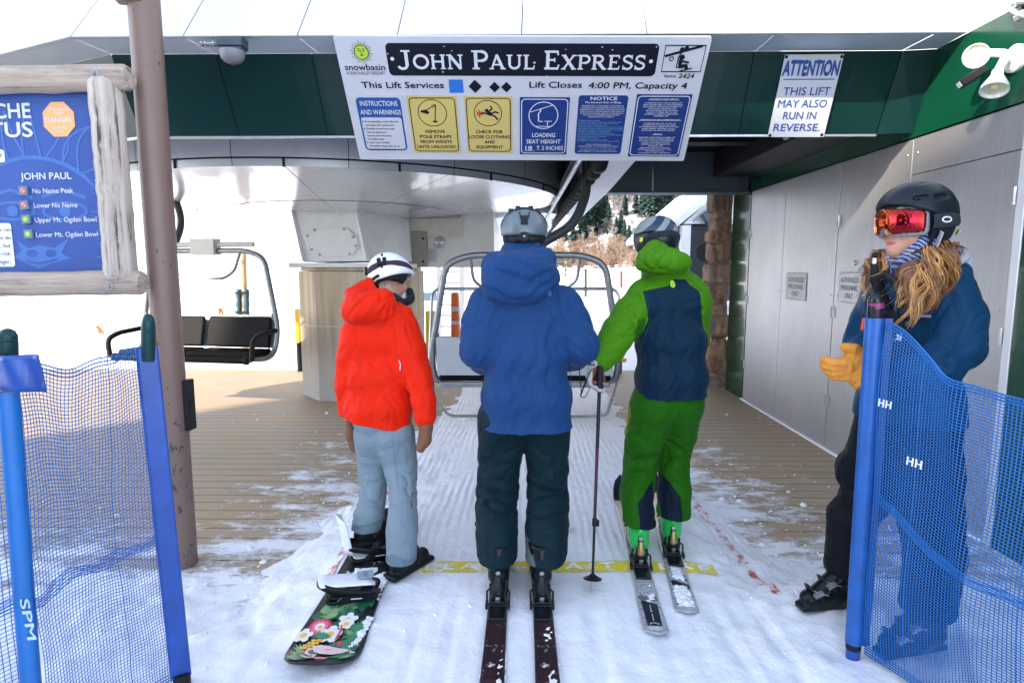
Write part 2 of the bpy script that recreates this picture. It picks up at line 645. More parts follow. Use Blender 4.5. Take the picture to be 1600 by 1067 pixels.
def bvh_of(ob):
 me = ob.data
 o = org(ob)
 return bvhtree.BVHTree.FromPolygons([v.co + o for v in me.vertices], [tuple(p.vertices) for p in me.polygons])
def drape(mb, ob, direction, off=0.002, back=0.3, keep=0.0):
 """Drop the points of a flat mark onto a garment's surface along a direction."""
 t = bvh_of(ob)
 d = V(direction).normalized()
 out = []
 for p in mb.v:
  h = t.ray_cast(V(p) - d * back, d)
  out.append(tuple(h[0] - d * off + d * 0) if h[0] is not None else p)
 mb.v = out
 return mb
# =================================================================== SETTING: snow, deck, hills
def snow_material(name, groomed=False):
 m, nt, b, oc = base_mat(name)
 b.inputs['Roughness'].default_value = 0.55
 b.inputs['Specular IOR Level'].default_value = 0.25
 n1 = m_noise(nt, oc, 1.3, 4, 0.6)
 nt.links.new(m_mix(nt, n1, c4((0.80, 0.83, 0.88)), c4((0.90, 0.91, 0.92))), b.inputs['Base Color'])
 h1 = m_noise(nt, oc, 9, 6, 0.62)
 h2 = m_noise(nt, oc, 120, 3, 0.6)
 nb = m_bump(nt, h1, 0.5, 0.03)
 if groomed:
  sx = nnode(nt, 'ShaderNodeSeparateXYZ'); nt.links.new(oc, sx.inputs[0])
  wob = m_noise(nt, m_map(nt, oc, (2.2, 0.7, 1)), 1.0, 3, 0.5)
  ph = m_math(nt, 'MULTIPLY', m_math(nt, 'ADD', sx.outputs['X'], m_math(nt, 'MULTIPLY', wob, 0.16)), 2 * math.pi / 0.052)
  wv = m_math(nt, 'MULTIPLY', m_math(nt, 'SINE', ph), 0.5)
  far = m_math(nt, 'MULTIPLY', m_math(nt, 'SUBTRACT', sx.outputs['Y'], 2.75), 1.4, True)
  msk = m_math(nt, 'MULTIPLY', far, m_ramp(nt, m_noise(nt, oc, 1.7, 3), [(0.42, 0.05), (0.66, 1.0)]))
  nb = m_bump(nt, m_math(nt, 'MULTIPLY', wv, msk), 0.42, 0.014, nb)
 nb = m_bump(nt, h2, 0.3, 0.004, nb)
 nt.links.new(nb, b.inputs['Normal'])
 return m
M_SNOW = snow_material('snow_soft')
M_SNOWG = snow_material('snow_groomed', True)

def terrain_z(x, y):
 x = np.asarray(x, float); y = np.asarray(y, float)
 sp = lambda t, k: np.log1p(np.exp(np.clip(t / k, -30, 30))) * k
 z = -0.30 + 0.022 * sp(y - 11, 1.5)
 z = z + 0.55 * sp(y - 62 + 0.08 * x, 6.0)
 z = z + 0.36 * sp(-x - 17, 4.0) * sstep(3, 22, y)
 z = z + 0.25 * sp(x - 30, 6.0) * sstep(20, 45, y)
 return z
def spaced(lo, hi, n, p=2.4):
 t = np.linspace(-1, 1, n)
 return np.where(t < 0, lo * np.abs(t) ** p, hi * np.abs(t) ** p)
def sheet(name, X, Y, Zf, m, bumpy=0.0, scale=0.1):
 gx, gy = np.meshgrid(X, Y)
 x, y = gx.ravel(), gy.ravel()
 z = Zf(x, y)
 if bumpy:
  d = np.hypot(x, y - 5)
  z = z + bumpy * fbm(np.stack([x * scale, y * scale, 0 * x], 1), 4) * sstep(9, 40, d)
 nx, ny = len(X), len(Y)
 i = np.arange(nx * ny).reshape(ny, nx)
 q = np.stack([i[:-1, :-1], i[:-1, 1:], i[1:, 1:], i[1:, :-1]], -1).reshape(-1, 4)
 return Garment(np.stack([x, y, z], 1), q).to_mesh(name, m)
o = sheet('snow_field', spaced(-320, 320, 150), np.concatenate([-spaced(0, 70, 40)[20:][::-1] + 6, spaced(0, 420, 220)[110:][1:] + 6]), terrain_z, M_SNOW, 1.2, 0.05)
tag(o, kind='structure')

# trampled, groomed snow over the boards in front of the lift
def snow_cover(x, y):
 n = fbm(np.stack([x * 1.6, y * 1.6, 0 * x], 1), 5, 0.6)
 n2 = fbm(np.stack([x * 5.5 + 9, y * 5.5, 0 * x], 1), 4, 0.6)
 left = -1.22 - 0.28 * sstep(4.4, 3.2, y) * 1.0 + 0.10 * sstep(5, 8, y)
 right = 1.42 + 0.2 * sstep(4.2, 3.3, y)
 dl = (x - left); dr = (right - x)
 inside = np.minimum(dl, dr) + 0.09 * n + 0.04 * n2
 front = (3.02 + 0.12 * np.clip(-x - 1.2, 0, 3) - 0.05 * np.clip(x - 1.3, 0, 2) - y) * 0.9 + 0.10 * n + 0.05 * n2
 c = np.maximum(sstep(-0.42, 0.85, inside), sstep(-0.40, 1.1 - 0.65 * sstep(0.6, 1.2, x), front))
 z = -0.165 + 0.165 * c
 z = z - 0.05 * sstep(3.6, 7.0, y) * c
 z = z + c * (0.008 * n + 0.006 * n2) * sstep(0.0, 0.5, np.abs(x - 0.1) - 0.5)
 # ploughed heaps by the pole and along the right-hand net
 heap = 0.03 * np.exp(-((x + 1.75) ** 2 / 0.10 + (y - 3.0) ** 2 / 0.10)) + 0.012 * np.exp(-((x + 1.5) ** 2 / 0.22 + (y - 2.62) ** 2 / 0.10))
 heap = heap + 0.0 * np.exp(-((x + 1.15) ** 2 / 0.3 + (y - 3.35) ** 2 / 0.06)) + 0.04 * np.exp(-((x - 1.75) ** 2 / 0.25 + (y - 2.5) ** 2 / 0.2))
 heap = heap + 0.05 * sstep(2.0, 3.2, x) * sstep(3.1, 2.3, y)
 z = z + heap * (1 + 0.35 * n2 + 0.2 * n)
 crumb = fbm(np.stack([x * 21, y * 21, 0 * x + 4], 1), 3)
 z = z + 0.010 * crumb * sstep(0.35, 0.75, np.maximum(np.abs(x + 1.6), 0) * 0 + np.exp(-((x + 1.5) ** 2 / 0.8 + (y - 2.9) ** 2 / 0.5)))
 z = z + 0.003 * n2
 # boot prints, slid edges and ski tracks running with the lane
 tr = fbm(np.stack([x * 15 + 0.5 * n, y * 1.1, 0 * x + 8], 1), 4, 0.6)
 z = z + 0.009 * tr * sstep(3.3, 2.6, y) * sstep(1.6, 1.0, np.abs(x))
 for tx_, a_ in ((1.08, .02), (0.90, .03), (-0.45, -.01), (-.30, -.02), (.33, .0)):
  z = z - 0.016 * np.exp(-((x - tx_ + a_ * (y - 2)) / 0.022) ** 2) * sstep(2.9, 2.4, y) + 0.005 * np.exp(-((x - tx_ - .045 + a_ * (y - 2)) / 0.02) ** 2) * sstep(2.9, 2.4, y)
 dent = fbm(np.stack([x * 7 + 3, y * 7, 0 * x + 2], 1), 2)
 z = z - 0.012 * sstep(0.35, 0.8, dent) * sstep(0.5, 1.1, np.abs(x - .1))
 return z
o = sheet('snow_path', np.arange(-4.6, 4.6, 0.025), np.concatenate([np.arange(0.55, 4.4, 0.025), np.arange(4.4, 12.5, 0.06)]), snow_cover, M_SNOWG)
tag(o, kind='structure')
def near_z(x, y):
 return float(snow_cover(np.array([x]), np.array([y]))[0])

# boards
def deck_material():
 m, nt, b, oc = base_mat('deck_boards')
 s = nnode(nt, 'ShaderNodeSeparateXYZ'); nt.links.new(oc, s.inputs[0])
 x, y = s.outputs['X'], s.outputs['Y']
 t = m_math(nt, 'DIVIDE', y, 0.14)
 fl = m_math(nt, 'FLOOR', t)
 fr = m_math(nt, 'FRACT', t)
 wn_ = nnode(nt, 'ShaderNodeTexWhiteNoise', noise_dimensions='1D'); nt.links.new(fl, wn_.inputs['W'])
 cb = nnode(nt, 'ShaderNodeCombineXYZ')
 nt.links.new(m_math(nt, 'ADD', x, m_math(nt, 'MULTIPLY', wn_.outputs[0], 37.0)), cb.inputs[0])
 nt.links.new(y, cb.inputs[1])
 g = m_noise(nt, m_map(nt, cb.outputs[0], (1.6, 42, 1)), 1.0, 6, 0.65)
 big = m_noise(nt, oc, 0.9, 3, 0.5)
 wood = m_ramp(nt, g, [(0.25, (0.13, 0.088, 0.05)), (0.45, (0.36, 0.26, 0.155)), (0.75, (0.51, 0.40, 0.27))])
 worn = m_mix(nt, m_math(nt, 'ADD', m_math(nt, 'MULTIPLY', wn_.outputs[0], 0.5), 0.3), wood, c4((0.34, 0.30, 0.235)))
 warm = m_mix(nt, m_ramp(nt, big, [(0.4, 0.0), (0.62, 0.55)]), worn, c4((0.44, 0.29, 0.15)))
 gap = m_math(nt, 'GREATER_THAN', m_math(nt, 'ABSOLUTE', m_math(nt, 'SUBTRACT', fr, 0.5)), 0.468)
 col = m_mix(nt, gap, warm, c4((0.03, 0.025, 0.02)))
 # thin snow, thicker towards the trodden track; it lies in streaks along the boards
 near = m_math(nt, 'SUBTRACT', 1.0, m_math(nt, 'MULTIPLY', m_math(nt, 'SUBTRACT', m_math(nt, 'ABSOLUTE', m_math(nt, 'SUBTRACT', x, 0.1)), 1.2), 0.62), True)
 front = m_math(nt, 'SUBTRACT', 1.0, m_math(nt, 'MULTIPLY', m_math(nt, 'SUBTRACT', y, 3.0), 0.75), True)
 w = m_math(nt, 'MAXIMUM', near, front)
 far = m_math(nt, 'SUBTRACT', 1.0, m_math(nt, 'MULTIPLY', m_math(nt, 'SUBTRACT', y, 3.6), 0.28), True)
 w = m_math(nt, 'MULTIPLY', w, m_math(nt, 'ADD', m_math(nt, 'MULTIPLY', far, 0.75), 0.25))
 sn = m_noise(nt, m_map(nt, oc, (1.3, 2.6, 1)), 2.0, 10, 0.74)
 sn = m_math(nt, 'ADD', sn, m_math(nt, 'MULTIPLY', m_math(nt, 'SUBTRACT', m_noise(nt, m_map(nt, oc, (0.7, 1.5, 1)), 26, 6, 0.75), 0.5), 0.22))
 th = m_math(nt, 'SUBTRACT', 0.66, m_math(nt, 'MULTIPLY', w, 0.29))
 sm = m_math(nt, 'MULTIPLY', m_math(nt, 'SUBTRACT', sn, th), 9.0, True)
 col2 = m_mix(nt, sm, col, c4((0.86, 0.88, 0.91)))
 nt.links.new(col2, b.inputs['Base Color'])
 b.inputs['Roughness'].default_value = 0.62
 h = m_math(nt, 'SUBTRACT', m_math(nt, 'MULTIPLY', g, 0.25), gap)
 nb = m_bump(nt, h, 0.6, 0.008)
 nt.links.new(m_bump(nt, m_math(nt, 'MULTIPLY', sm, sn), 0.7, 0.02, nb), b.inputs['Normal'])
 return m
mb = MB(); mb.bb((-11, 2.4, -0.26), (2.9, 9.6, -0.10))
o = mb.build('wooden_deck', deck_material()); tag(o, kind='structure')

# loose crumbs of snow kicked onto the boards and the track
def crumbs():
 rnd = random.Random(12); mb = MB()
 for k in range(420):
  t = rnd.random()
  if t < .35: x, y = rnd.gauss(-1.35, .3), rnd.uniform(2.6, 5.2)
  elif t < .7: x, y = rnd.gauss(1.6, .3), rnd.uniform(2.5, 5.0)
  elif t < .85: x, y = rnd.uniform(-1.9, 2.5), rnd.uniform(2.0, 3.4)
  else: x, y = rnd.choice((rnd.uniform(-4, -1.4), rnd.uniform(1.5, 2.7))), rnd.uniform(3.2, 7)
  r = rnd.uniform(.003, .010) * (1 if rnd.random() < .93 else 2.2); z = max(near_z(x, y), -.10)
  n = 7; vs = [(x, y, z + r * .8)]; fs = []
  for i in range(n):
   a = 6.283 * i / n; q = r * rnd.uniform(.7, 1.5); vs.append((x + q * math.cos(a), y + q * math.sin(a), z - .002))
  for i in range(n):
   q = r * rnd.uniform(.5, .9); a = 6.283 * (i + .3) / n; vs.append((x + q * math.cos(a), y + q * math.sin(a), z + r * rnd.uniform(.4, .9)))
  for i in range(n):
   j = (i + 1) % n; fs += [(1 + i, 1 + j, 1 + n + j, 1 + n + i), (1 + n + i, 1 + n + j, 0)]
  mb.add(vs, fs, 0, True)
 o = mb.build('snow_crumbs', M_SNOW, auto=80); tag(o, kind='stuff')
crumbs()
# painted marks on the snow
def worn_paint(name, col, thr, scale=14.0):
 m, nt, b, oc = base_mat(name)
 n = m_noise(nt, oc, scale, 6, 0.7)
 f = m_math(nt, 'MULTIPLY', m_math(nt, 'SUBTRACT', n, thr), 9.0, True)
 nt.links.new(m_mix(nt, f, c4((0.84, 0.86, 0.89)), c4(col)), b.inputs['Base Color'])
 b.inputs['Roughness'].default_value = 0.7
 nt.links.new(m_bump(nt, n, 0.5, 0.01), b.inputs['Normal'])
 return m
def ground_strip(name, pts, w, m, off=0.004, n=120):
 mb = MB(); P = [V((a[0], a[1])) for a in pts]
 a, b = P[0], P[-1]; d = (b - a).normalized(); nn = V((-d.y, d.x))
 vs = []; fs = []
 for i in range(n + 1):
  p = a + (b - a) * (i / n)
  ww = w * (0.75 + 0.5 * random.random()) / 2
  for k in range(4):
   q = p + nn * ww * (k / 1.5 - 1)
   vs.append((q.x, q.y, near_z(q.x, q.y) + off))
  if i:
   for k in range(3):
    fs.append((4 * i - 4 + k, 4 * i - 3 + k, 4 * i + 1 + k, 4 * i + k))
 mb.add(vs, fs, 0, True)
 o = mb.build(name, m); return tag(o, kind='structure')
ground_strip('red_paint_line', [(1.23, 2.72), (1.14, 9.4)], 0.05, worn_paint('red_paint', (0.62, 0.07, 0.08), 0.455, 11))
ground_strip('red_paint_line', [(-0.98, 2.85), (-0.88, 9.4)], 0.05, worn_paint('red_paint_faded', (0.66, 0.13, 0.11), 0.48, 11))
YL = 2.96
m_yel = worn_paint('yellow_paint', (0.80, 0.66, 0.04), 0.375, 8)
mb = MB()
yf = Fr((-0.98, YL - 0.005, 0.0), (1, 0.018, 0), (-0.018, 1, 0))
yo = gp(640, 862).x; y1 = gp(1108, 870).x
nx = 90
vs = []; fs = []
for i in range(nx + 1):
 for k in range(3):
  x = yo + (y1 - yo) * i / nx; y = YL + 0.018 * (x - yo) - 0.055 + 0.055 * k
  vs.append((x, y, near_z(x, y) + 0.005))
 if i:
  for k in range(2):
   fs.append((3 * i - 3 + k, 3 * i + k, 3 * i + 1 + k, 3 * i - 2 + k))
mb.add(vs, fs, 0, True)
tf = Fr((yo, YL - 0.055, 0.009), (1, 0.018, 0), (-0.018, 1, 0))
mb2 = MB(); mb2.text('PLEASE WAIT HERE', tf, 0.02, y1 - yo - 0.03, 0.02, 0.09, 0.0, 1, 0.02, spacing=1.35)
zz = [(x, y, near_z(x, y) + 0.009) for x, y, z in mb2.v]
mb.add(zz, mb2.f, 1)
o = mb.build('yellow_wait_line', [m_yel, worn_paint('snow_letters', (0.88, 0.89, 0.90), 0.2)]); tag(o, kind='structure')

# =================================================================== SHADE: unseen building added behind the camera to block the sun
def shade_lodge():
 t = thing('shade_lodge', 'unseen timber building with a steep snowy roof, added behind the camera to cast shade', 'building', (0, 0, -0.3))
 az = V((SUN_TO.x, SUN_TO.y, 0)).normalized(); q = V((az.y, -az.x, 0))
 q = -q if q.x < 0 else q                              # towards the right
 c = az * 11.5 + V((0, 0, -0.3))
 a, b = c + q * -6.9, c + q * 6.5
 H, D = 9.4, 8.0
 wood = mat('shade_lodge_wood', (0.22, 0.13, 0.07), 0.7, var=0.3, vscale=3, stretch=(1, 1, 8))
 fr = Fr(a, q, (0, 0, 1))
 L = (b - a).length
 mb = MB(); mb.prism([(0, 0), (L, 0), (L, H), (0, H)], fr, -D if fr.w.dot(az) < 0 else D, 0); mb.build('wall', wood, t)
 s = -1 if fr.w.dot(az) < 0 else 1
 g = Fr(a - q * 0.5, az, (0, 0, 1))
 mb = MB(); mb.prism([(-0.7, H - 0.3), (D / 2, H + 3.2), (D + 0.7, H - 0.3), (D + 0.7, H), (D / 2, H + 3.6), (-0.7, H)], g, 0, (L + 1.0) * (1 if g.w.dot(q) > 0 else -1))
 mb.build('roof', M_SNOW, t)
 for i in range(5):
  x0 = 0.9 + i * 2.2
  mb = MB(); mb.prism([(x0, 1.0), (x0 + 1.3, 1.0), (x0 + 1.3, 2.6), (x0, 2.6)], fr, -0.04 * s * 1.0, -0.02 * s)
  mb.prism([(x0, 1.0), (x0 + 1.3, 1.0), (x0 + 1.3, 2.6), (x0, 2.6)], Fr(fr.o - az * 0.03, q, (0, 0, 1)), 0, 0.02 * (-s))
  mb.build('window', mat('dark_glass', (0.03, 0.04, 0.05), 0.06, var=0.1), t)
shade_lodge()

# =================================================================== LIFT TERMINAL
def panel_metal(name, col, rough, metal, coat=0.0, var=0.08):
 m, nt, b, oc = base_mat(name)
 n = m_noise(nt, oc, 2.2, 5, 0.6)
 st = m_noise(nt, m_map(nt, oc, (9, 9, 0.7)), 1.0, 5, 0.6)
 f = m_math(nt, 'ADD', m_math(nt, 'MULTIPLY', n, 0.6), m_math(nt, 'MULTIPLY', st, 0.4))
 nt.links.new(m_mix(nt, m_ramp(nt, f, [(0.3, 0.0), (0.7, 1.0)]), c4(tuple(c * (1 - var) for c in col)), c4(tuple(min(1, c * (1 + var)) for c in col))), b.inputs['Base Color'])
 nt.links.new(m_math(nt, 'ADD', m_math(nt, 'MULTIPLY', f, 0.16), rough - 0.08, True), b.inputs['Roughness'])
 b.inputs['Metallic'].default_value = metal
 b.inputs['Specular IOR Level'].default_value = 0.5 if col[0] > 0.02 else 0.3
 b.inputs['Coat Weight'].default_value = coat
 b.inputs['Coat Roughness'].default_value = 0.04
 nt.links.new(m_bump(nt, n, 0.04, 0.03), b.inputs['Normal'])
 return m
M_FASCIA = panel_metal('white_panel', (0.64, 0.65, 0.67), 0.4, 0.0, 0.2, 0.03)
M_SOFFIT = panel_metal('grey_soffit_panel', (0.66, 0.75, 0.83), 0.45, 0.0, 0.35)
M_GREEN = panel_metal('green_panel', (0.0015, 0.024, 0.021), 0.3, 0.0, 0.22, 0.12)
M_GREENW = panel_metal('green_wall_panel', (0.002, 0.045, 0.022), 0.22, 0.0, 0.4, 0.12)
M_DRUM = panel_metal('pale_drum_panel', (0.68, 0.72, 0.77), 0.36, 0.25, 0.3)
M_DRUMU = panel_metal('pale_underside_panel', (0.66, 0.68, 0.71), 0.24, 0.35, 0.35)
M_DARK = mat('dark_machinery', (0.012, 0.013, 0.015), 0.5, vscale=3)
M_SEAM = flat('seam', (0.02, 0.022, 0.025), 0.7)
M_HEAD = panel_metal('grey_header_steel', (0.075, 0.105, 0.13), 0.5, 0.1, 0.0, 0.06)
M_WHITE = mat('white_paint', (0.78, 0.78, 0.77), 0.4, var=0.05)
M_CREAM = mat('cream_paint', (0.66, 0.63, 0.56), 0.45, var=0.08)
M_STEEL = mat('galvanised_steel', (0.42, 0.44, 0.46), 0.38, 0.8, var=0.15, vscale=12, rvar=0.2)
M_BLACK = mat('black_rubber', (0.012, 0.012, 0.013), 0.55, var=0.2, vscale=20)
M_BLUEB = mat('blue_grey_paint', (0.05, 0.075, 0.10), 0.45, var=0.15)

TERM = thing('lift_terminal', 'white and green chairlift drive terminal with a round bullwheel housing on a concrete pillar', 'lift station', (-2.3, 8.0, -0.1))
CH = V((-0.918, 0.396))
def rp(i, d):
 """i 0: far end of the chamfer, 1: left corner, 2: right seam, 3: wall corner; d metres inward of the soffit edge."""
 if i == 0:
  e = V((-2.87, 4.0)) + CH * 4.4
  q = e + V((0.396, 0.918)) * d
  return q
 if i == 1: return V((-2.87 + 0.207 * d, 4.0 + d))
 if i == 2: return V((2.6 - 0.1 * d, 4.0 + d))
 return V((2.79, 4.0 + d * 0.9))
def lerp(a, b, t): return a + (b - a) * t
def strip_panels(mb, cuts, d0, z0, d1, z1, gap=0.004, mi=0):
 """Panels along the canopy edge between two offsets; cuts: (segment, fraction)."""
 for (s0, t0), (s1, t1) in zip(cuts[:-1], cuts[1:]):
  if s0 != s1:
   if t0 >= 1: s0, t0 = s1, 0.0
  A = [lerp(rp(s0, d), rp(s0 + 1, d), t0) for d in (d0, d1)]
  B = [lerp(rp(s0, d), rp(s0 + 1, d), t1 if t1 > 0 else 1.0) for d in (d0, d1)]
  dirv = (B[0] - A[0]).normalized() * gap
  a0, b0 = A[0] + dirv, B[0] - dirv; a1, b1 = A[1] + dirv, B[1] - dirv
  mb.add([(a0.x, a0.y, z0), (b0.x, b0.y, z0), (b1.x, b1.y, z1), (a1.x, a1.y, z1)], [(0, 1, 2, 3)], mi)
def front_cuts(pxs, zc):
 W = rp(2, 0).x - rp(1, 0).x
 return [(1, ((p - 813) / FPX * zc - rp(1, 0).x) / W) for p in pxs]
fc = [(0, 0.0), (0, 0.45), (0, 1.0), (1, 0.0)] + front_cuts([280, 461, 619, 814, 1010, 1210], 3.79) + [(1, 1.0), (2, 0.0), (2, 1.0)]
def clean(c):
 out = [c[0]]
 for a in c[1:]:
  out.append(a)
 return out
def panels(cuts, *a, **k):
 mb = MB()
 segs = {}
 for s, t in cuts: segs.setdefault(s, set()).add(round(t, 5))
 for s, ts in segs.items():
  ts = sorted(ts | {0.0, 1.0})
  for t0, t1 in zip(ts[:-1], ts[1:]):
   strip_panels(mb, [(s, t0), (s, t1)], *a, **k)
 return mb
mb = panels(fc, 0.0, 3.0, 1.45, 5.05, gap=0.003)
mb.bb((2.79, 3.98, 2.999), (2.80, 4.0, 3.0))
# the white edge runs on above the side wall
for y0, y1 in ((4.0, 2.2), (2.2, 0.3)):
 mb.add([(2.79, y0 - 0.003, 3.0), (2.79, y1 + 0.003, 3.0), (4.24, y1 + 0.003, 5.05), (4.24, y0 - 0.003 + 1.45 * (y0 == 4.0), 5.05)], [(0, 1, 2, 3)])
mb.add([(-8.5, 7.5, 5.05), (4.24, 5.45, 5.05), (4.24, 14, 5.05), (-8.5, 14, 5.05)], [(0, 1, 2, 3)])
mb.add([(rp(1, 1.45).x, rp(1, 1.45).y, 5.05), (4.24, 5.45, 5.05), (-8.5, 7.5, 5.05), (rp(0, 1.45).x, rp(0, 1.45).y, 5.05)], [(0, 1, 2, 3)])
fas = mb.build('fascia', M_FASCIA, TERM)
mb = panels([(0, 0.0), (1, 0.0), (2, 0)], 0.03, 3.0, 1.47, 5.02, gap=-0.002); mb.build('fascia_backing', flat('fascia_joint_grey', (0.30, 0.31, 0.33), 0.6), TERM)
mb = panels(fc, -0.004, 3.003, 0.302, 2.997, gap=0.002)
mb.build('soffit', M_SOFFIT, TERM)
gc = [(0, 0.0), (0, 0.5), (1, 0.0)] + front_cuts([322, 475, 640, 830, 1010, 1179], 4.09) + [(2, 0.0), (2, 1.0)]
mb = panels(gc, 0.30, 2.995, 0.51, 2.495, gap=0.003); mb.build('green_fascia', M_GREEN, TERM)
mb = panels([(0, 0.0), (1, 0.0), (2, 0.0)], 0.325, 3.0, 0.535, 2.5, gap=-0.004)
mb.build('green_fascia_backing', M_SEAM, TERM)
mb = MB()
A, B_, Cc = rp(0, 0.512), rp(1, 0.512), rp(2, 0.512)
mb.beam((A.x, A.y, 2.488), (B_.x, B_.y, 2.488), 0.02, 0.014); mb.beam((B_.x, B_.y, 2.488), (Cc.x, Cc.y, 2.488), 0.02, 0.014)
mb.build('drip_edge', M_STEEL, TERM)
# dark inside of the roof, running back over the loading lane
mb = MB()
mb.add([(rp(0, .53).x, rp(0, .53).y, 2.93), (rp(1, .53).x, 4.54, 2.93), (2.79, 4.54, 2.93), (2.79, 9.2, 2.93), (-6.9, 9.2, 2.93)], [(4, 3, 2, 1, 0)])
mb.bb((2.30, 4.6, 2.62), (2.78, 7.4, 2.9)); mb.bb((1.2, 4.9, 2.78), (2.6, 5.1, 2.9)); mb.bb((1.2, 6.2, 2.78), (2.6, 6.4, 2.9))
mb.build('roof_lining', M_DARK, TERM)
mb = MB(); mb.tube(fillet([(0.9, 5.0, 2.72), (1.9, 4.95, 2.70), (2.3, 5.3, 2.66), (2.5, 6.6, 2.7)], 0.2), 0.03, 8); mb.tube([(1.5, 4.8, 2.78), (2.5, 4.9, 2.6)], 0.02, 8)
mb.build('conduit', M_STEEL, TERM)

DC = V((-2.3, 8.0)); DR = 2.8
def arc(r, z, a0, a1, n):
 return [(DC.x + r * math.cos(a0 + (a1 - a0) * i / n), DC.y + r * math.sin(a0 + (a1 - a0) * i / n), z) for i in range(n + 1)]
def band(mb, r0, z0, r1, z1, a0, a1, n, mi=0):
 p = arc(r0, z0, a0, a1, n); q = arc(r1, z1, a0, a1, n)
 mb.add(p + q, [(i, i + 1, n + 2 + i, n + 1 + i) for i in range(n)], mi, True)
mb = MB()
NP = 18
for k in range(NP):
 a0, a1 = 2 * math.pi * (k + 0.35) / NP + 0.0012, 2 * math.pi * (k + 1.35) / NP - 0.0012
 band(mb, DR, 2.475, DR, 2.88, a0, a1, 8)
 band(mb, DR - 0.012, 2.40, DR - 0.012, 2.462, a0, a1, 8)
band(mb, DR - 0.018, 2.40, DR - 0.018, 2.88, 0, 2 * math.pi, 120, 1)
for k in range(NP):
 a = 2 * math.pi * (k + 0.8) / NP
 for zz_ in (2.40, ):
  c = V((DC.x + (DR - 0.006) * math.cos(a), DC.y + (DR - 0.006) * math.sin(a), 2.43))
  mb.box(c, (0.014, 0.018, 0.075), 1, Matrix.Rotation(a, 3, 'Z'))
mb.build('bullwheel_housing', [M_DRUM, M_SEAM], TERM)
mb = MB()
NU = 12
for k in range(NU):
 a0, a1 = 2 * math.pi * (k + 0.2) / NU, 2 * math.pi * (k + 1.2) / NU
 g = 0.0018
 band(mb, DR - 0.02, 2.405, 1.35, 2.27, a0 + g, a1 - g, 8)
 band(mb, 1.35, 2.266, 0.3, 2.22, a0 + g * 2, a1 - g * 2, 8)
band(mb, DR - 0.03, 2.42, 0.2, 2.25, 0, 2 * math.pi, 60, 1)
mb.build('housing_underside', [M_DRUMU, M_SEAM], TERM)
# white steel pedestal on the concrete pillar
def hull8(mb, f, b, mi=0):
 """f, b: front and back quads (bl, br, tr, tl)."""
 mb.add(list(f) + list(b), [(0, 1, 2, 3), (5, 4, 7, 6), (1, 5, 6, 2), (4, 0, 3, 7), (3, 2, 6, 7), (4, 5, 1, 0)], mi)
F0 = [at(473, 410, 7.35), at(577, 408, 7.30), at(560, 327, 7.55), at(455, 327, 7.6)]
F1 = [V((-2.7, 8.7, F0[0].z)), V((-1.55, 8.7, F0[1].z)), V((-1.62, 8.9, F0[2].z)), V((-2.9, 8.9, F0[3].z))]
mb = MB(); hull8(mb, F0, F1)
mb.bb((-2.78, 7.22, 1.545), (-1.5, 8.8, 1.60))
mb.beam(F0[0] + V((0.02, -0.012, 0.02)), F0[3] + V((0.02, -0.012, 0)), 0.05, 0.03); mb.beam(F0[1] + V((-0.02, -0.012, 0.02)), F0[2] + V((-0.02, -0.012, 0)), 0.05, 0.03)
ped = mb.build('pedestal', M_WHITE, TERM, bevel=0.012)
fp = Fr((F0[0] + F0[1]) / 2 + V((0, -0.004, 0)), F0[1] - F0[0], (F0[3] - F0[0]) + (F0[2] - F0[1]))
mb = MB(); oc_ = [(-0.30, 0.10), (-0.2, 0.03), (0.22, 0.03), (0.33, 0.14), (0.33, 0.26), (0.22, 0.37), (-0.2, 0.37), (-0.32, 0.29)]
oc_ = [(a + 0.0, b * 1.15 + 0.03) for a, b in oc_]
mb.prism(oc_, fp, 0.0, 0.018)
mb.build('access_cover', M_WHITE, ped, bevel=0.006)
for a, b in [(oc_[i][0] * 0.88, (oc_[i][1] - 0.26) * 0.86 + 0.26) for i in range(8)]:
 mb = MB(); q = fp.p(a, b, 0.018); mb.cyl(q, q + fp.w * 0.014, 0.016, 0.013, 8); mb.build('bolt', M_STEEL, ped)
# concrete pillar
def concrete():
 m, nt, b, oc = base_mat('stained_concrete')
 st = m_noise(nt, m_map(nt, oc, (7, 7, 0.35)), 1.0, 5, 0.62)
 gr = m_noise(nt, oc, 45, 5, 0.7)
 big = m_noise(nt, oc, 3, 4, 0.6)
 c = m_ramp(nt, st, [(0.3, (0.30, 0.21, 0.11)), (0.48, (0.52, 0.41, 0.26)), (0.66, (0.62, 0.55, 0.44))])
 s = nnode(nt, 'ShaderNodeSeparateXYZ'); nt.links.new(oc, s.inputs[0])
 low = m_math(nt, 'MULTIPLY', m_math(nt, 'SUBTRACT', 1.0, s.outputs['Z']), 1.2, True)
 c = m_mix(nt, low, c, m_mix(nt, big, c4((0.32, 0.31, 0.29)), c4((0.50, 0.49, 0.47))))
 line = m_math(nt, 'LESS_THAN', m_math(nt, 'ABSOLUTE', m_math(nt, 'SUBTRACT', s.outputs['Z'], 0.93)), 0.008)
 c = m_mix(nt, m_math(nt, 'MULTIPLY', line, 0.7), c, c4((0.62, 0.61, 0.58)))
 nt.links.new(m_mix(nt, m_math(nt, 'MULTIPLY', gr, 0.35), c, c4((0.22, 0.2, 0.17))), b.inputs['Base Color'])
 b.inputs['Roughness'].default_value = 0.85
 nt.links.new(m_bump(nt, gr, 0.4, 0.006, m_bump(nt, big, 0.3, 0.02)), b.inputs['Normal'])
 return m
c0, c1, c2, c3 = V((-2.50, 7.28)), V((-1.45, 7.28)), V((-1.20, 7.55)), V((-1.2, 8.6))
pil = [(-2.49, 7.30), (-1.62, 7.25), (-1.36, 7.52), (-1.36, 8.5), (-1.62, 8.78), (-2.50, 8.78), (-2.83, 8.48), (-2.83, 7.68)]
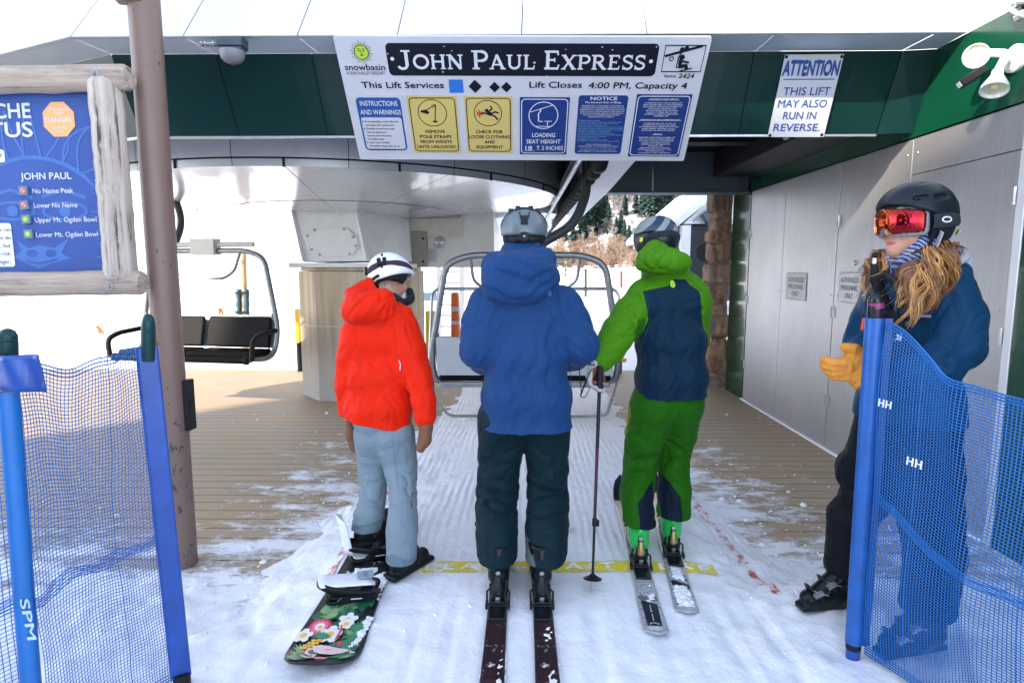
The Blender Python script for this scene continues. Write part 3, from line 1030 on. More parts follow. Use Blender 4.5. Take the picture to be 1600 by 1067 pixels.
fz = Fr((0, 0, -0.12), (1, 0, 0), (0, 1, 0))
mb = MB(); mb.prism(pil, fz, 0, 1.62)
sh = [(x * 0.96 - 2.15 * 0.04, y * 0.96 + 8.0 * 0.04) for x, y in pil]
mb.prism(sh, fz, 1.623, 1.665)
mb.build('concrete_pillar', concrete(), TERM, bevel=0.012)
mb = MB(); fq = Fr((-1.62, 7.235, 1.0), (1, -0.057, 0), (0, 0, 1))
mb.prism(rrect(0.02, 0.24, 0.12, 0.46, 0.01), fq, 0.0, 0.012); mb.build('panel_plate', flat('pale_grey_board', (0.55, 0.58, 0.6), 0.5), TERM)
mb = MB(); mb.bb((-2.4, 8.92, 1.98), (-0.85, 9.5, 2.26)); mb.bb((-1.55, 8.95, 2.2), (-0.9, 9.4, 2.3)); mb.build('cross_beam', M_CREAM, TERM, bevel=0.01)
# motor box and white mast side behind the pillar
mb = MB(); p0, p1 = at(588, 418, 8.85), at(666, 367, 8.85)
mb.bb((p0.x, 8.85, p0.z), (p1.x, 9.6, p1.z + 0.05)); mb.build('motor_box', mat('grey_beige_paint', (0.30, 0.28, 0.24), 0.45, var=0.06), TERM, bevel=0.008)
for (u, v) in ((661, 373), (661, 409), (600, 409)):
 q = at(u, v, 8.85); mb = MB(); mb.cyl(q, q + V((0, -0.015, 0)), 0.018, 0.018, 10); mb.build('bolt', M_BLACK, TERM)
mb = MB(); p0, p1 = at(667, 418, 9.0), at(740, 345, 9.0)
mb.bb((p0.x, 9.0, p0.z), (p1.x + 0.3, 11.5, p1.z + 0.2)); mb.build('mast_cover', M_WHITE, TERM, bevel=0.01)
q = at(682, 378, 9.0); mb = MB(); mb.lathe([(0.0, 0.0), (0.03, 0.0), (0.05, -0.06), (0.09, -0.12), (0.075, -0.13), (0.0, -0.11)], q + V((0, -0.03, 0)), (-0.5, 0.9, 0.1), 16); mb.build('lamp_cup', M_STEEL, TERM)
mb = MB(); q = at(675, 399, 8.99); f = Fr(q, (1, 0, 0), (0, 0, 1)); mb.prism(rrect(-0.07, 0.07, -0.1, 0.1, 0.005), f, 0, 0.005)
for k in range(6): mb.line([(-0.05, 0.07 - k * 0.025), (0.05 - 0.02 * (k % 3), 0.07 - k * 0.025)], 0.006, f, 0.007, 1)
mb.build('data_plate', [flat('plate_white', (0.6, 0.6, 0.62)), flat('plate_ink', (0.15, 0.15, 0.18))], TERM)
# long white running-rail cover going away over the lane
mb = MB()
EX = 1.02
secs = [(5.1, 0.86, 2.50, 2.75), (7.0, 0.90, 2.42, 2.9), (12, 0.92, 2.34, 3.0), (26, 0.92, 2.30, 3.0)]
vs = []
for (y, hx, zb, zt) in secs:
 vs += [(EX - 0.30, y, zb + 0.03), (EX, y, zb), (EX, y, zt), (EX - 0.30, y, zt)]
fs = []
for i in range(len(secs) - 1):
 for k in range(4):
  fs.append((4 * i + k, 4 * i + (k + 1) % 4, 4 * i + 4 + (k + 1) % 4, 4 * i + 4 + k))
fs += [(3, 2, 1, 0)]
mb.add(vs, fs); mb.build('rail_cover', M_FASCIA, TERM, bevel=0.008)
mb = MB()
vs = []
for (y, zb) in ((9.5, 2.28), (11.5, 2.12), (16, 2.02), (26, 2.02)):
 vs += [(-1.3, y, zb + 0.1), (-0.6, y, zb), (0.35, y, zb + 0.1), (0.75, y, 2.35), (0.75, y, 3.2), (-2.0, y, 3.2), (-2.0, y, 2.4)]
fs = []
for i in range(3):
 for k in range(7): fs.append((7 * i + k, 7 * i + (k + 1) % 7, 7 * i + 7 + (k + 1) % 7, 7 * i + 7 + k))
fs.append((6, 5, 4, 3, 2, 1, 0)); fs.append((21, 22, 23, 24, 25, 26, 27))
mb.add(vs, fs); mb.build('machine_cover', M_DRUMU, TERM)
# bank of rubber tyres that carries the chairs along
mb = MB()
mb.bb((0.50, 4.75, 2.60), (0.74, 20, 2.74)); mb.build('tyre_rail', M_DARK, TERM)
for k in range(26):
 y = 4.9 + k * 0.36
 mb = MB(); mb.lathe([(0.05, -0.045), (0.16, -0.045), (0.175, -0.025), (0.175, 0.025), (0.16, 0.045), (0.05, 0.045)], (0.62, y, 2.46), (1, 0.12, 0), 18); mb.build('tyre', M_BLACK, TERM)
mb = MB(); mb.tube([(0.46, 4.7, 2.38), (0.44, 8, 2.36), (0.42, 20, 2.30)], 0.022, 8); mb.tube([(0.78, 4.7, 2.52), (0.78, 20, 2.52)], 0.02, 8); mb.build('guide_rail', M_STEEL, TERM)
# grey steel header across the right of the lane
def hx(u): return at(u, 280, 7.55).x
zt, zb = at(1000, 226, 7.55).z, at(1000, 299, 7.55).z
mb = MB(); mb.bb((hx(952), 7.55, zb), (hx(1019), 7.72, zt)); mb.bb((hx(1022), 7.55, zb), (hx(1154), 7.72, zt)); mb.bb((hx(1155), 7.60, zb), (2.79, 7.72, zt))
mb.bb((hx(928), 7.56, zb), (hx(951.9), 7.72, zb + 0.16)); mb.bb((hx(925), 7.50, zb - 0.025), (2.79, 7.76, zb - 0.002))
mb.build('header_beam', M_HEAD, TERM, bevel=0.004)
q = V((hx(939), 7.55, zb + 0.07)); mb = MB(); mb.cyl(q, q + V((0, -0.02, 0)), 0.018, 0.018, 10); mb.build('bolt', M_BLACK, TERM)

# =================================================================== EQUIPMENT ROOM on the right
WX = 2.80
ROOM = thing('equipment_room', 'equipment room with brushed aluminium doors under a dark green top at the right of the lane', 'building', (WX, 5.5, -0.1))
def alu_mat():
 m, nt, b, oc = base_mat('brushed_aluminium')
 st = m_noise(nt, m_map(nt, oc, (1, 70, 0.8)), 1.0, 5, 0.7)
 big = m_noise(nt, oc, 1.6, 4, 0.6)
 sc = m_noise(nt, m_map(nt, oc, (1, 9, 5)), 6.0, 8, 0.8)
 f = m_math(nt, 'ADD', m_math(nt, 'MULTIPLY', st, 0.55), m_math(nt, 'MULTIPLY', big, 0.45))
 nt.links.new(m_ramp(nt, f, [(0.3, (0.31, 0.315, 0.33)), (0.7, (0.47, 0.465, 0.465))]), b.inputs['Base Color'])
 b.inputs['Metallic'].default_value = 0.72
 nt.links.new(m_math(nt, 'ADD', m_math(nt, 'MULTIPLY', sc, 0.35), 0.24, True), b.inputs['Roughness'])
 nt.links.new(m_bump(nt, st, 0.05, 0.002, m_bump(nt, big, 0.12, 0.03)), b.inputs['Normal'])
 return m
M_ALU = alu_mat()
mb = MB(); mb.bb((WX + 0.02, 0.3, -0.12), (WX + 3.0, 8.12, 2.98)); mb.build('wall', M_SEAM, ROOM)
seams = [7.49, 6.53, 5.43, 4.47, 3.50]
for i in range(4):
 y1, y0 = seams[i] - 0.004, seams[i + 1] + 0.004
 mb = MB()
 if i == 3:
  mb.bb((WX - 0.004, y0, -0.09), (WX + 0.02, y1, 2.20)); mb.bb((WX, y0, 2.206), (WX + 0.02, y1, 2.455))
 else:
  mb.bb((WX - 0.002 * (i % 2), y0, -0.09), (WX + 0.02, y1, 2.455))
 d = mb.build('door', M_ALU, ROOM, bevel=0.003)
 ye = y1 - 0.012 if i % 2 == 0 else y0 + 0.012
 for z in (0.35, 1.15, 1.95):
  mb = MB(); mb.cyl((WX - 0.008, ye, z - 0.05), (WX - 0.008, ye, z + 0.05), 0.009, 0.009, 8); mb.bb((WX - 0.005, ye - 0.03, z - 0.048), (WX - 0.001, ye + 0.03, z + 0.048)); mb.build('hinge', M_STEEL, d)
 for (yy, z) in ((y0 + 0.05, 2.35), (y1 - 0.05, 2.35), (y0 + 0.05, 0.1), (y1 - 0.05, 0.1), (y0 + 0.05, 1.3), (y1 - 0.05, 1.3)):
  mb = MB(); mb.lathe([(0.0, 0.004), (0.007, 0.003), (0.009, 0.0)], (WX - 0.003, yy, z), (-1, 0, 0), 8); mb.build('rivet', M_STEEL, d)
q = atx(1336, 411, WX); mb = MB(); mb.cyl(q, q + V((-0.012, 0, 0)), 0.022, 0.02, 14); mb.cyl(q + V((-0.012, 0, 0.01)), q + V((-0.02, 0, 0.01)), 0.01, 0.01, 10); mb.build('lock', M_STEEL, ROOM)
mb = MB(); mb.bb((WX - 0.012, 3.44, -0.10), (WX + 0.02, 3.50 - 0.004, 2.455)); mb.build('door_trim', flat('pale_trim', (0.62, 0.63, 0.63), 0.4, metal=0.3), ROOM, bevel=0.004)
mb = MB()
for y0, y1 in ((0.3, 3.30), (3.305, 4.62), ):
 mb.bb((WX - 0.014, y0, 2.463), (WX + 0.02, y1, 2.998))
mb.bb((WX - 0.006, 0.3, -0.1), (WX + 0.02, 3.435, 2.46)); mb.bb((WX - 0.014, 4.625, 2.463), (WX + 0.02, 7.49, 2.93))
mb.bb((WX - 0.004, 7.497, -0.1), (WX + 0.02, 8.11, 2.48))
mb.build('green_cladding', M_GREENW, ROOM)
mb = MB(); mb.bb((WX - 0.03, 3.5, -0.125), (WX - 0.005, 7.5, -0.085)); mb.build('sill_strip', M_SNOW, ROOM)

# =================================================================== STONE COLUMN, HUT
def stone_mat():
 m, nt, b, oc = base_mat('warm_rubble_stone')
 v = nnode(nt, 'ShaderNodeTexVoronoi'); nt.links.new(m_map(nt, oc, (6, 6, 3.2)), v.inputs['Vector']); v.inputs['Scale'].default_value = 1.0
 n = m_noise(nt, oc, 22, 6, 0.7)
 c = m_mix(nt, m_math(nt, 'MULTIPLY', n, 0.7), v.outputs['Color'], c4((0.5, 0.5, 0.5)))
 hs = m_ramp(nt, nt.nodes[-1].outputs[2] if False else m_math(nt, 'ADD', m_math(nt, 'MULTIPLY', v.outputs['Distance'], 0.4), m_math(nt, 'MULTIPLY', n, 0.6)),
    [(0.2, (0.36, 0.13, 0.06)), (0.42, (0.15, 0.08, 0.055)), (0.6, (0.40, 0.24, 0.15)), (0.8, (0.12, 0.10, 0.09))])
 sep = nnode(nt, 'ShaderNodeSeparateColor'); nt.links.new(v.outputs['Color'], sep.inputs[0])
 nt.links.new(m_mix(nt, m_math(nt, 'MULTIPLY', sep.outputs[0], 0.6), hs, c4((0.26, 0.23, 0.20))), b.inputs['Base Color'])
 b.inputs['Roughness'].default_value = 0.9
 nt.links.new(m_bump(nt, n, 0.6, 0.01), b.inputs['Normal'])
 return m
def stone_column():
 S = SDF((2.45, 8.05, -0.2), (3.05, 8.75, 2.75), 0.016)
 rnd = random.Random(4)
 z = -0.12
 while z < 2.6:
  h = rnd.uniform(0.16, 0.34)
  for (cx, w) in ((2.66, 0.10), (2.80, 0.10)):
   if rnd.random() < 0.35 and cx > 2.7: continue
   S.bx((cx + rnd.uniform(-.02, .02), 8.36 + rnd.uniform(-.03, .03), z + h / 2 + rnd.uniform(-.03, .03)), (w + rnd.uniform(-.01, .03), 0.16, h / 2 - 0.008), r=0.035, k=0.012)
  S.bx((2.73, 8.38, z + h / 2), (0.11, 0.13, h / 2 + 0.01), r=0.02, k=0.01)
  z += h
 g = S.mesh(1); g.fold(0.022, (0, 0, 1), 5, 9, seed=3); g.fold(0.012, (0, 0, 1), 8, 22)
 o = g.to_mesh('stone_column', stone_mat())
 tag(o, 'rough reddish stone column standing beyond the aluminium doors', 'column')
stone_column()
HUT = thing('operator_hut', 'small white lift hut with a gabled snowy roof beyond the stone column', 'hut', (4.0, 13.5, -0.2))
def hut():
 Yh = 13.2
 e0, ap = at(1066, 352, Yh), at(1130, 292, Yh)
 zl = -0.2
 x0 = e0.x; xa = ap.x; x1 = xa * 2 - x0
 mb = MB(); fr = Fr((0, Yh, 0), (1, 0, 0), (0, 0, 1))
 w0, w1 = at(1080, 350, Yh), at(1130, 470, Yh)
 # front: solid below and above the window, corner posts either side
 mb.prism([(x0, zl), (x1, zl), (x1, w1.z), (x0, w1.z)], fr, -3.2, 0)
 mb.prism([(x0, w0.z), (x1, w0.z), (x1, e0.z), (xa, ap.z), (x0, e0.z)], fr, -3.2, 0)
 mb.prism([(x0, w1.z), (w0.x, w1.z), (w0.x, w0.z), (x0, w0.z)], fr, -0.2, 0.0)
 mb.prism([(x1 - 0.2, w1.z), (x1, w1.z), (x1, w0.z), (x1 - 0.2, w0.z)], fr, -0.2, 0)
 mb.build('wall', M_WHITE, HUT)
 wf = mat('hut_glass', (0.05, 0.055, 0.06), 0.05, var=0.1)
 mb = MB(); mb.prism([(w0.x, w1.z), (x1 - 0.2, w1.z), (x1 - 0.2, w0.z), (w0.x, w0.z)], fr, -0.08, -0.06)
 mb.prism([(x0 + 0.02, w1.z), (x0 + 0.04, w1.z), (x0 + 0.04, w0.z), (x0 + 0.02, w0.z)], fr, -3.0, -0.25); mb.build('window', wf, HUT)
 mb = MB(); mb.prism([(x0 - 0.5, e0.z - 0.3), (xa, ap.z + 0.0), (x1 + 0.5, e0.z - 0.3), (x1 + 0.5, e0.z - 0.15), (xa, ap.z + 0.2), (x0 - 0.5, e0.z - 0.15)], fr, -4.0, 0.35); mb.build('roof', M_SNOW, HUT)
 mb = MB(); mb.line([(at(1083, 346, Yh).x, at(1083, 346, Yh).z), (at(1112, 322, Yh).x, at(1112, 322, Yh).z), (at(1140, 346, Yh).x, at(1140, 346, Yh).z)], 0.06, fr, 0.01); mb.build('gable_trim', flat('gable_grey', (0.5, 0.52, 0.55)), HUT)  # flat grey chevron laid on the gable front
 q = at(1108, 338, Yh); mb = MB(); mb.box(q + V((0, -0.15, 0)), (0.34, 0.18, 0.26), 0, Matrix.Rotation(R(-32), 3, 'Y')); mb.cyl(q + V((0, -0.24, 0)), q + V((0, -0.26, 0)), 0.04, 0.04, 12, 1)
 mb.build('floodlight', [M_BLUEB, M_STEEL], HUT, bevel=0.01)
 # stair with pale rails running up to it
 for a in (0, 1):
  mb = MB(); p, q = at(1098, 513 + a * 55, 12.0), at(1130, 488 + a * 55, 12.0); mb.beam(p + V((-0.5, 0, -0.36)), q + V((0.3, 0, 0.22)), 0.06, 0.09); mb.build('stair_rail', M_CREAM, HUT)
hut()
CS = thing('convex_mirror', 'round black backed mirror on a dark post in front of the white hut', 'mirror', (at(1105, 600, 12.2).x, 12.2, -0.1))
q = at(1103, 395, 12.2); mb = MB(); mb.lathe([(0, 0), (0.17, 0.0), (0.185, 0.02), (0.17, 0.04), (0, 0.07)], q, (0, 1, 0), 24); mb.build('mirror_disc', M_BLACK, CS)
mb = MB(); b_ = org(CS); mb.cyl((b_.x, 12.26, -0.3), (b_.x, 12.26, q.z + 0.5), 0.045, 0.045, 10); mb.build('post', M_BLACK, CS)

# =================================================================== TREES ON THE HILL
def hill_hit(u, v, t0=12.0):
 d = ray(u, v); d = d / d.y
 t = t0
 while t < 380:
  p = CAMP + d * t
  if p.z < float(terrain_z(np.array([p.x]), np.array([p.y]))[0]): return p
  t += 0.4
 return CAMP + d * 380
M_NEEDLE = mat('dark_needles', (0.018, 0.040, 0.032), 0.7, vscale=1.4, col2=(0.05, 0.085, 0.07))
M_BARK = mat('dark_bark', (0.06, 0.045, 0.035), 0.9, vscale=8)
M_TWIG = mat('bare_tan_twigs', (0.27, 0.185, 0.12), 0.8, vscale=0.5, col2=(0.17, 0.12, 0.085))
M_TWIG2 = mat('pale_aspen_bark', (0.36, 0.29, 0.22), 0.8, vscale=1.5, col2=(0.36, 0.26, 0.2))
def conifer_meshes(seed, H=10.0):
 rnd = random.Random(seed)
 cr = MB()
 z = 0.6
 while z < H - 0.1:
  rr = (1 - z / H) ** 0.85 * H * 0.27 * rnd.uniform(0.75, 1.15) + 0.15
  nb = max(5, int(11 - z * 0.35))
  for k in range(nb):
   a = rnd.uniform(0, 6.283); L = rr * rnd.uniform(0.55, 1.15); dz = -0.32 * L
   dx, dy = math.cos(a), math.sin(a)
   for s in range(6):
    t = (s + 0.5) / 6 + rnd.uniform(-.06, .06)
    c = V((dx * L * t, dy * L * t, z + dz * t * t + rnd.uniform(-.08, .08)))
    w = (0.16 + 0.30 * (1 - t) * min(1, L)) * rnd.uniform(0.7, 1.3)
    n1 = V((-dy, dx, rnd.uniform(-.5, .1))) * w; n2 = V((dx * w * 1.2, dy * w * 1.2, -w * rnd.uniform(0.3, 0.9)))
    cr.add([c - n1, c + n2, c + n1, c - n2 * 0.6], [(0, 1, 2, 3)])
  z += rnd.uniform(0.22, 0.36) * (0.6 + 0.6 * (1 - z / H))
 tr = MB(); tr.tube([(0, 0, -1.0), (0, 0, H * 0.5), (0, 0, H * 0.97)], [0.2, 0.12, 0.02], 6)
 return cr, tr
def aspen_meshes(seed, H=7.0):
 rnd = random.Random(seed)
 cr = MB(); tr = MB()
 for st in range(3):
  bx, by = rnd.uniform(-.5, .5), rnd.uniform(-.5, .5)
  lean = V((rnd.uniform(-.15, .15), rnd.uniform(-.15, .15), 1))
  hh = H * rnd.uniform(0.7, 1.0)
  path = [V((bx, by, -0.8)) + lean * (hh * t) + V((rnd.uniform(-.1, .1), rnd.uniform(-.1, .1), 0)) for t in (0, .3, .6, .85, 1.0)]
  tr.tube(path, [0.09, 0.07, 0.05, 0.025, 0.01], 5)
  for k in range(46):
   t = rnd.uniform(0.15, 1.0); p = V((bx, by, -0.8)) + lean * (hh * t)
   a = rnd.uniform(0, 6.283); L = rnd.uniform(0.6, 1.5) * (1.15 - 0.6 * t)
   d = V((math.cos(a), math.sin(a), rnd.uniform(0.4, 1.1))).normalized()
   e = p + d * L
   cr.tube([p, (p + e) / 2 + V((0, 0, -0.05)), e], [0.045, 0.034, 0.016], 3, caps=False)
   for j in range(5):
    s = p + d * (L * rnd.uniform(0.3, 1.0)); dd = (d + V((rnd.uniform(-.9, .9), rnd.uniform(-.9, .9), rnd.uniform(-.2, .7)))).normalized()
    cr.tube([s, s + dd * rnd.uniform(0.25, 0.6)], [0.030, 0.012], 3, caps=False)
 return cr, tr
def plant(kind, proto, p, h, H, label, cat, group, rnd):
 t = copy_tree(proto)
 t.location = p; t.rotation_euler = (0, 0, rnd.uniform(0, 6.28)); s = h / H; t.scale = (s * rnd.uniform(.9, 1.15), s * rnd.uniform(.9, 1.15), s)
 t['label'] = label
 return t
rnd = random.Random(21)
CONS = []; ASPS = []
for i in range(4):
 t = thing('conifer_tree', 'dark conifer on the snowy slope', 'tree', (0, 0, 0), 'conifers on the slope'); c, k = conifer_meshes(30 + i)
 c.build('crown', M_NEEDLE, t); k.build('trunk', M_BARK, t); CONS.append(t)
for i in range(3):
 t = thing('aspen_tree', 'bare tan aspen at the foot of the slope', 'tree', (0, 0, 0), 'bare aspens at the foot of the slope'); c, k = aspen_meshes(50 + i)
 c.build('crown', M_TWIG, t); k.build('trunk', M_TWIG2, t); ASPS.append(t)
cons = [(928, 372, 62), (941, 366, 50), (950, 372, 40), (936, 340, 40), (964, 322, 34), (976, 345, 34), (993, 345, 36), (969, 385, 42), (975, 392, 36), (1009, 340, 54), (1019, 352, 64), (1030, 350, 62),
  (1039, 347, 58), (1015, 333, 40), (1056, 318, 34), (1068, 316, 30), (1080, 314, 26), (908, 385, 50), (918, 380, 56), (1004, 322, 30), (985, 318, 26), (953, 312, 26), (895, 390, 40), (1046, 330, 34), (1092, 312, 30), (880, 380, 44), (934, 356, 44), (946, 352, 40), (922, 360, 50), (1024, 344, 60), (1003, 350, 50), (1044, 345, 50), (1012, 352, 58), (962, 388, 36), (982, 398, 34), (1036, 340, 66)]
for i, (u, v, hp) in enumerate(cons):
 p = hill_hit(u, v); h = hp * ppm(p) * 1.35
 if i < 4:
  o = CONS[i]; o.location = p; o.scale = (h / 10,) * 3; o['label'] = 'dark green conifer standing on the snowy slope behind the lift'
 else:
  plant('conifer_tree', CONS[i % 4], p, h, 10, 'dark green conifer standing on the snowy slope behind the lift', 'tree', '', rnd)
k = 0
for row, (vb, hp) in enumerate(((412, 54), (419, 50), (426, 42))):
 for u in range(846 + row * 6, 1012, 11):
  p = hill_hit(u + rnd.uniform(-4, 4), vb + rnd.uniform(-2, 2)); h = hp * rnd.uniform(0.75, 1.2) * ppm(p)
  if k < 3:
   o = ASPS[k]; o.location = p; o.scale = (h / 7,) * 3; o['label'] = 'bare tan aspen in the thicket at the foot of the slope'
  else:
   plant('aspen_tree', ASPS[k % 3], p, h, 7, 'bare tan aspen in the thicket at the foot of the slope', 'tree', '', rnd)
  k += 1
GREYT = []
M_TWIG3 = mat('bare_grey_twigs', (0.30, 0.27, 0.27), 0.8, vscale=0.5, col2=(0.19, 0.17, 0.175))
for i in range(2):
 t = thing('birch_tree', 'bare grey tree higher on the snowy slope', 'tree', (0, 0, 0), 'bare grey trees on the slope'); c, kk = aspen_meshes(70 + i)
 c.build('crown', M_TWIG3, t); kk.build('trunk', M_TWIG3, t); GREYT.append(t)
gi = 0
for v0 in (402, 390, 376, 362, 346, 330, 316):
 for u in range(905 + gi % 7, 1062, 15):
  u2, v2 = u + rnd.uniform(-6, 6), v0 + rnd.uniform(-5, 5)
  p = hill_hit(u2, v2); h = rnd.uniform(24, 38) * ppm(p)
  if gi < 2:
   o = GREYT[gi]; o.location = p; o.scale = (h / 7,) * 3; o['label'] = 'bare grey tree between the conifers on the snowy slope'
  else:
   plant('birch_tree', GREYT[gi % 2], p, h, 7, 'bare grey tree between the conifers on the snowy slope', 'tree', '', rnd)
  gi += 1
for (u, vb, hp) in ((1092, 470, 60), (1108, 474, 52), (1120, 470, 58), (1100, 480, 40)):
 p = hill_hit(u, 418); plant('aspen_tree', ASPS[k % 3], V((p.x, p.y, p.z - 0.3)), 4.5, 7, 'bare tan aspen in the thicket at the foot of the slope', 'tree', '', rnd); k += 1
# =================================================================== SIGNS
M_SIGNW = flat('sign_white', (0.54, 0.56, 0.62), 0.35, coat=0.2)
M_INK = flat('sign_black', (0.006, 0.008, 0.018), 0.45)
M_BLUE = flat('sign_blue', (0.008, 0.075, 0.30), 0.4)
M_BLUE2 = flat('sign_deep_blue', (0.005, 0.032, 0.19), 0.4)
M_SQ = flat('sign_square_blue', (0.015, 0.15, 0.55), 0.4)
M_YEL = flat('sign_yellow', (0.58, 0.46, 0.14), 0.4)
M_LETW = flat('sign_letter_white', (0.62, 0.65, 0.71), 0.4)
M_RED = flat('sign_red', (0.62, 0.03, 0.03), 0.4)
M_SUNG = flat('logo_yellow_green', (0.45, 0.62, 0.06), 0.45)
M_CYAN = flat('faded_letter_blue', (0.22, 0.48, 0.72), 0.4)
SM = [M_SIGNW, M_INK, M_BLUE, M_BLUE2, M_SQ, M_YEL, M_LETW, M_RED, M_SUNG, M_CYAN]
def sun_logo(mb, fr, a, b, r, face=8, ink=1, off=0.003, n=20, plain=False):
 """A round sun with a sleepy face and pointed rays."""
 for k in range(n):
  t = 2 * math.pi * (k + 0.5) / n; L = r * (1.0 if k % 2 else 0.86); w = math.pi / n * 0.9
  p = lambda rr, tt: (a + rr * math.cos(tt), b + rr * math.sin(tt))
  if not plain:
   mb.plate([p(r * 0.5, t - w * 1.1), p(L * 1.04, t), p(r * 0.5, t + w * 1.1)], fr, off, ink)
  mb.plate([p(r * 0.5, t - w * 0.75), p(L * 0.92, t), p(r * 0.5, t + w * 0.75)], fr, off + 0.0006, face)
 if not plain:
  mb.plate(circ(a, b, r * 0.60), fr, off + 0.001, ink)
 mb.plate(circ(a, b, r * 0.55), fr, off + 0.0016, face)
 if plain:
  return
 o2 = off + 0.0024
 for s in (-1, 1):
  mb.plate(circ(a + s * r * 0.2, b + r * 0.12, r * 0.09, 10, r * 0.05), fr, o2, ink)
  mb.line([(a + s * r * 0.36, b + r * 0.24), (a + s * r * 0.2, b + r * 0.32), (a + s * r * 0.07, b + r * 0.24)], r * 0.05, fr, o2, ink)
 mb.line([(a - r * 0.02, b + r * 0.2), (a - r * 0.06, b - r * 0.1), (a + r * 0.05, b - r * 0.1)], r * 0.045, fr, o2, ink)
 mb.plate([(a - r * 0.18, b - r * 0.22), (a, b - r * 0.17), (a + r * 0.18, b - r * 0.22), (a, b - r * 0.30)], fr, o2, ink)
# --- hand-cut serif capitals for the name board (unit height 1)
def serif_glyph(ch):
 S = 0.17; t = 0.085
 ln = []
 def st(p, q, w=S): ln.append(([p, q], w))
 def sf(x, y, w=0.30): ln.append(([(x - w / 2, y), (x + w / 2, y)], t))
 def arc_(cx, cy, rx, ry, a0, a1, w=S, n=16): ln.append(([(cx + rx * math.cos(R(a0 + (a1 - a0) * i / n)), cy + ry * math.sin(R(a0 + (a1 - a0) * i / n))) for i in range(n + 1)], w))
 B, T = t / 2, 1 - t / 2
 if ch == 'J':
  st((0.42, 0.2), (0.42, 1)); sf(0.40, T, 0.42); arc_(0.21, 0.22, 0.21, 0.20, 0, -160, 0.13); return ln, 0.66
 if ch == 'O': arc_(0.47, 0.5, 0.40, 0.43, 0, 360, 0.165, 36); return ln, 0.94
 if ch == 'H':
  for x in (0.18, 0.76): st((x, 0), (x, 1)); sf(x, B); sf(x, T)
  st((0.18, 0.52), (0.76, 0.52), 0.12); return ln, 0.94
 if ch == 'N':
  st((0.17, 0), (0.17, 1), 0.12); sf(0.17, B); sf(0.12, T, 0.26); st((0.16, 0.98), (0.80, 0.03), 0.20); st((0.80, 0), (0.80, 1), 0.12); sf(0.80, T); return ln, 0.98
 if ch == 'P':
  st((0.18, 0), (0.18, 1)); sf(0.18, B, 0.34); sf(0.12, T, 0.26); arc_(0.42, 0.70, 0.27, 0.245, 90, -90, 0.14); st((0.18, 0.945), (0.42, 0.945), 0.11); st((0.18, 0.455), (0.42, 0.455), 0.11); return ln, 0.76
 if ch == 'A':
  st((0.12, 0.02), (0.44, 1.0), 0.12); st((0.42, 1.0), (0.80, 0.02), 0.19); st((0.24, 0.32), (0.66, 0.32), 0.10); sf(0.12, B, 0.28); sf(0.80, B, 0.32); return ln, 0.94
 if ch == 'U':
  st((0.18, 0.35), (0.18, 1)); sf(0.18, T, 0.34); st((0.76, 0.35), (0.76, 1), 0.13); sf(0.76, T, 0.28); arc_(0.47, 0.36, 0.29, 0.29, 180, 360, 0.15); return ln, 0.92
 if ch == 'L':
  st((0.18, 0), (0.18, 1)); sf(0.18, T, 0.34); st((0.04, 0.055), (0.66, 0.055), 0.11); st((0.62, 0.0), (0.66, 0.28), 0.08); return ln, 0.72
 if ch == 'E':
  st((0.18, 0), (0.18, 1)); st((0.03, 0.055), (0.68, 0.055), 0.11); st((0.03, 0.945), (0.66, 0.945), 0.11); st((0.18, 0.51), (0.50, 0.51), 0.10); st((0.64, 0), (0.69, 0.26), 0.08); st((0.62, 1), (0.65, 0.76), 0.08); st((0.50, 0.40), (0.50, 0.62), 0.06); return ln, 0.76
 if ch == 'X':
  st((0.14, 0.98), (0.74, 0.02), 0.20); st((0.12, 0.02), (0.72, 0.98), 0.12)
  for x in (0.13, 0.74): sf(x, B, 0.27); sf(x, T, 0.27)
  return ln, 0.88
 if ch == 'R':
  st((0.18, 0), (0.18, 1)); sf(0.18, B, 0.32); sf(0.12, T, 0.26); arc_(0.40, 0.72, 0.25, 0.225, 90, -90, 0.14); st((0.18, 0.945), (0.40, 0.945), 0.11); st((0.18, 0.495), (0.42, 0.495), 0.11); st((0.40, 0.50), (0.76, 0.03), 0.19); sf(0.78, B, 0.24); return ln, 0.90
 if ch == 'S':
  arc_(0.34, 0.735, 0.235, 0.205, 30, 270, 0.14); arc_(0.34, 0.265, 0.255, 0.215, 90, -150, 0.14); st((0.56, 1.0), (0.57, 0.72), 0.07); st((0.09, 0.0), (0.08, 0.30), 0.07); return ln, 0.66
 return ln, 0.35
def serif_text(mb, words_, fr, a0, a1, b0, b1, off, mi):
 pen = 0; items = []
 for ch, sc in words_:
  if ch == ' ':
   pen += 0.34; continue
  g, w = serif_glyph(ch); items.append((g, pen, sc)); pen += w * sc + 0.055
 k = (a1 - a0) / (pen - 0.055); h = b1 - b0
 i = 0
 for g, x0, sc in items:
  for pts, w in g:
   # a stroke: width measured in letter units
   P = [(a0 + k * (x0 + x * sc), b0 + h * y * sc) for x, y in pts]
   mb.line(P, w * sc * 0.5 * (k + h), fr, off + 0.0001 * (i % 5), mi); i += 1
MS_TL, MS_TR, MS_BL, MS_BR = at(520, 57, 3.93), at(1113, 58.5, 3.93), at(563, 249, 4.50), at(1068, 252, 4.50)
mu = (MS_TR - MS_TL).normalized(); mv = ((MS_TL + MS_TR) / 2 - (MS_BL + MS_BR) / 2).normalized()
MF = Fr((MS_BL + MS_BR) / 2, mu, mv)
MW = (MS_TR - MS_TL).length; MH = ((MS_TL + MS_TR) / 2 - MF.o).length
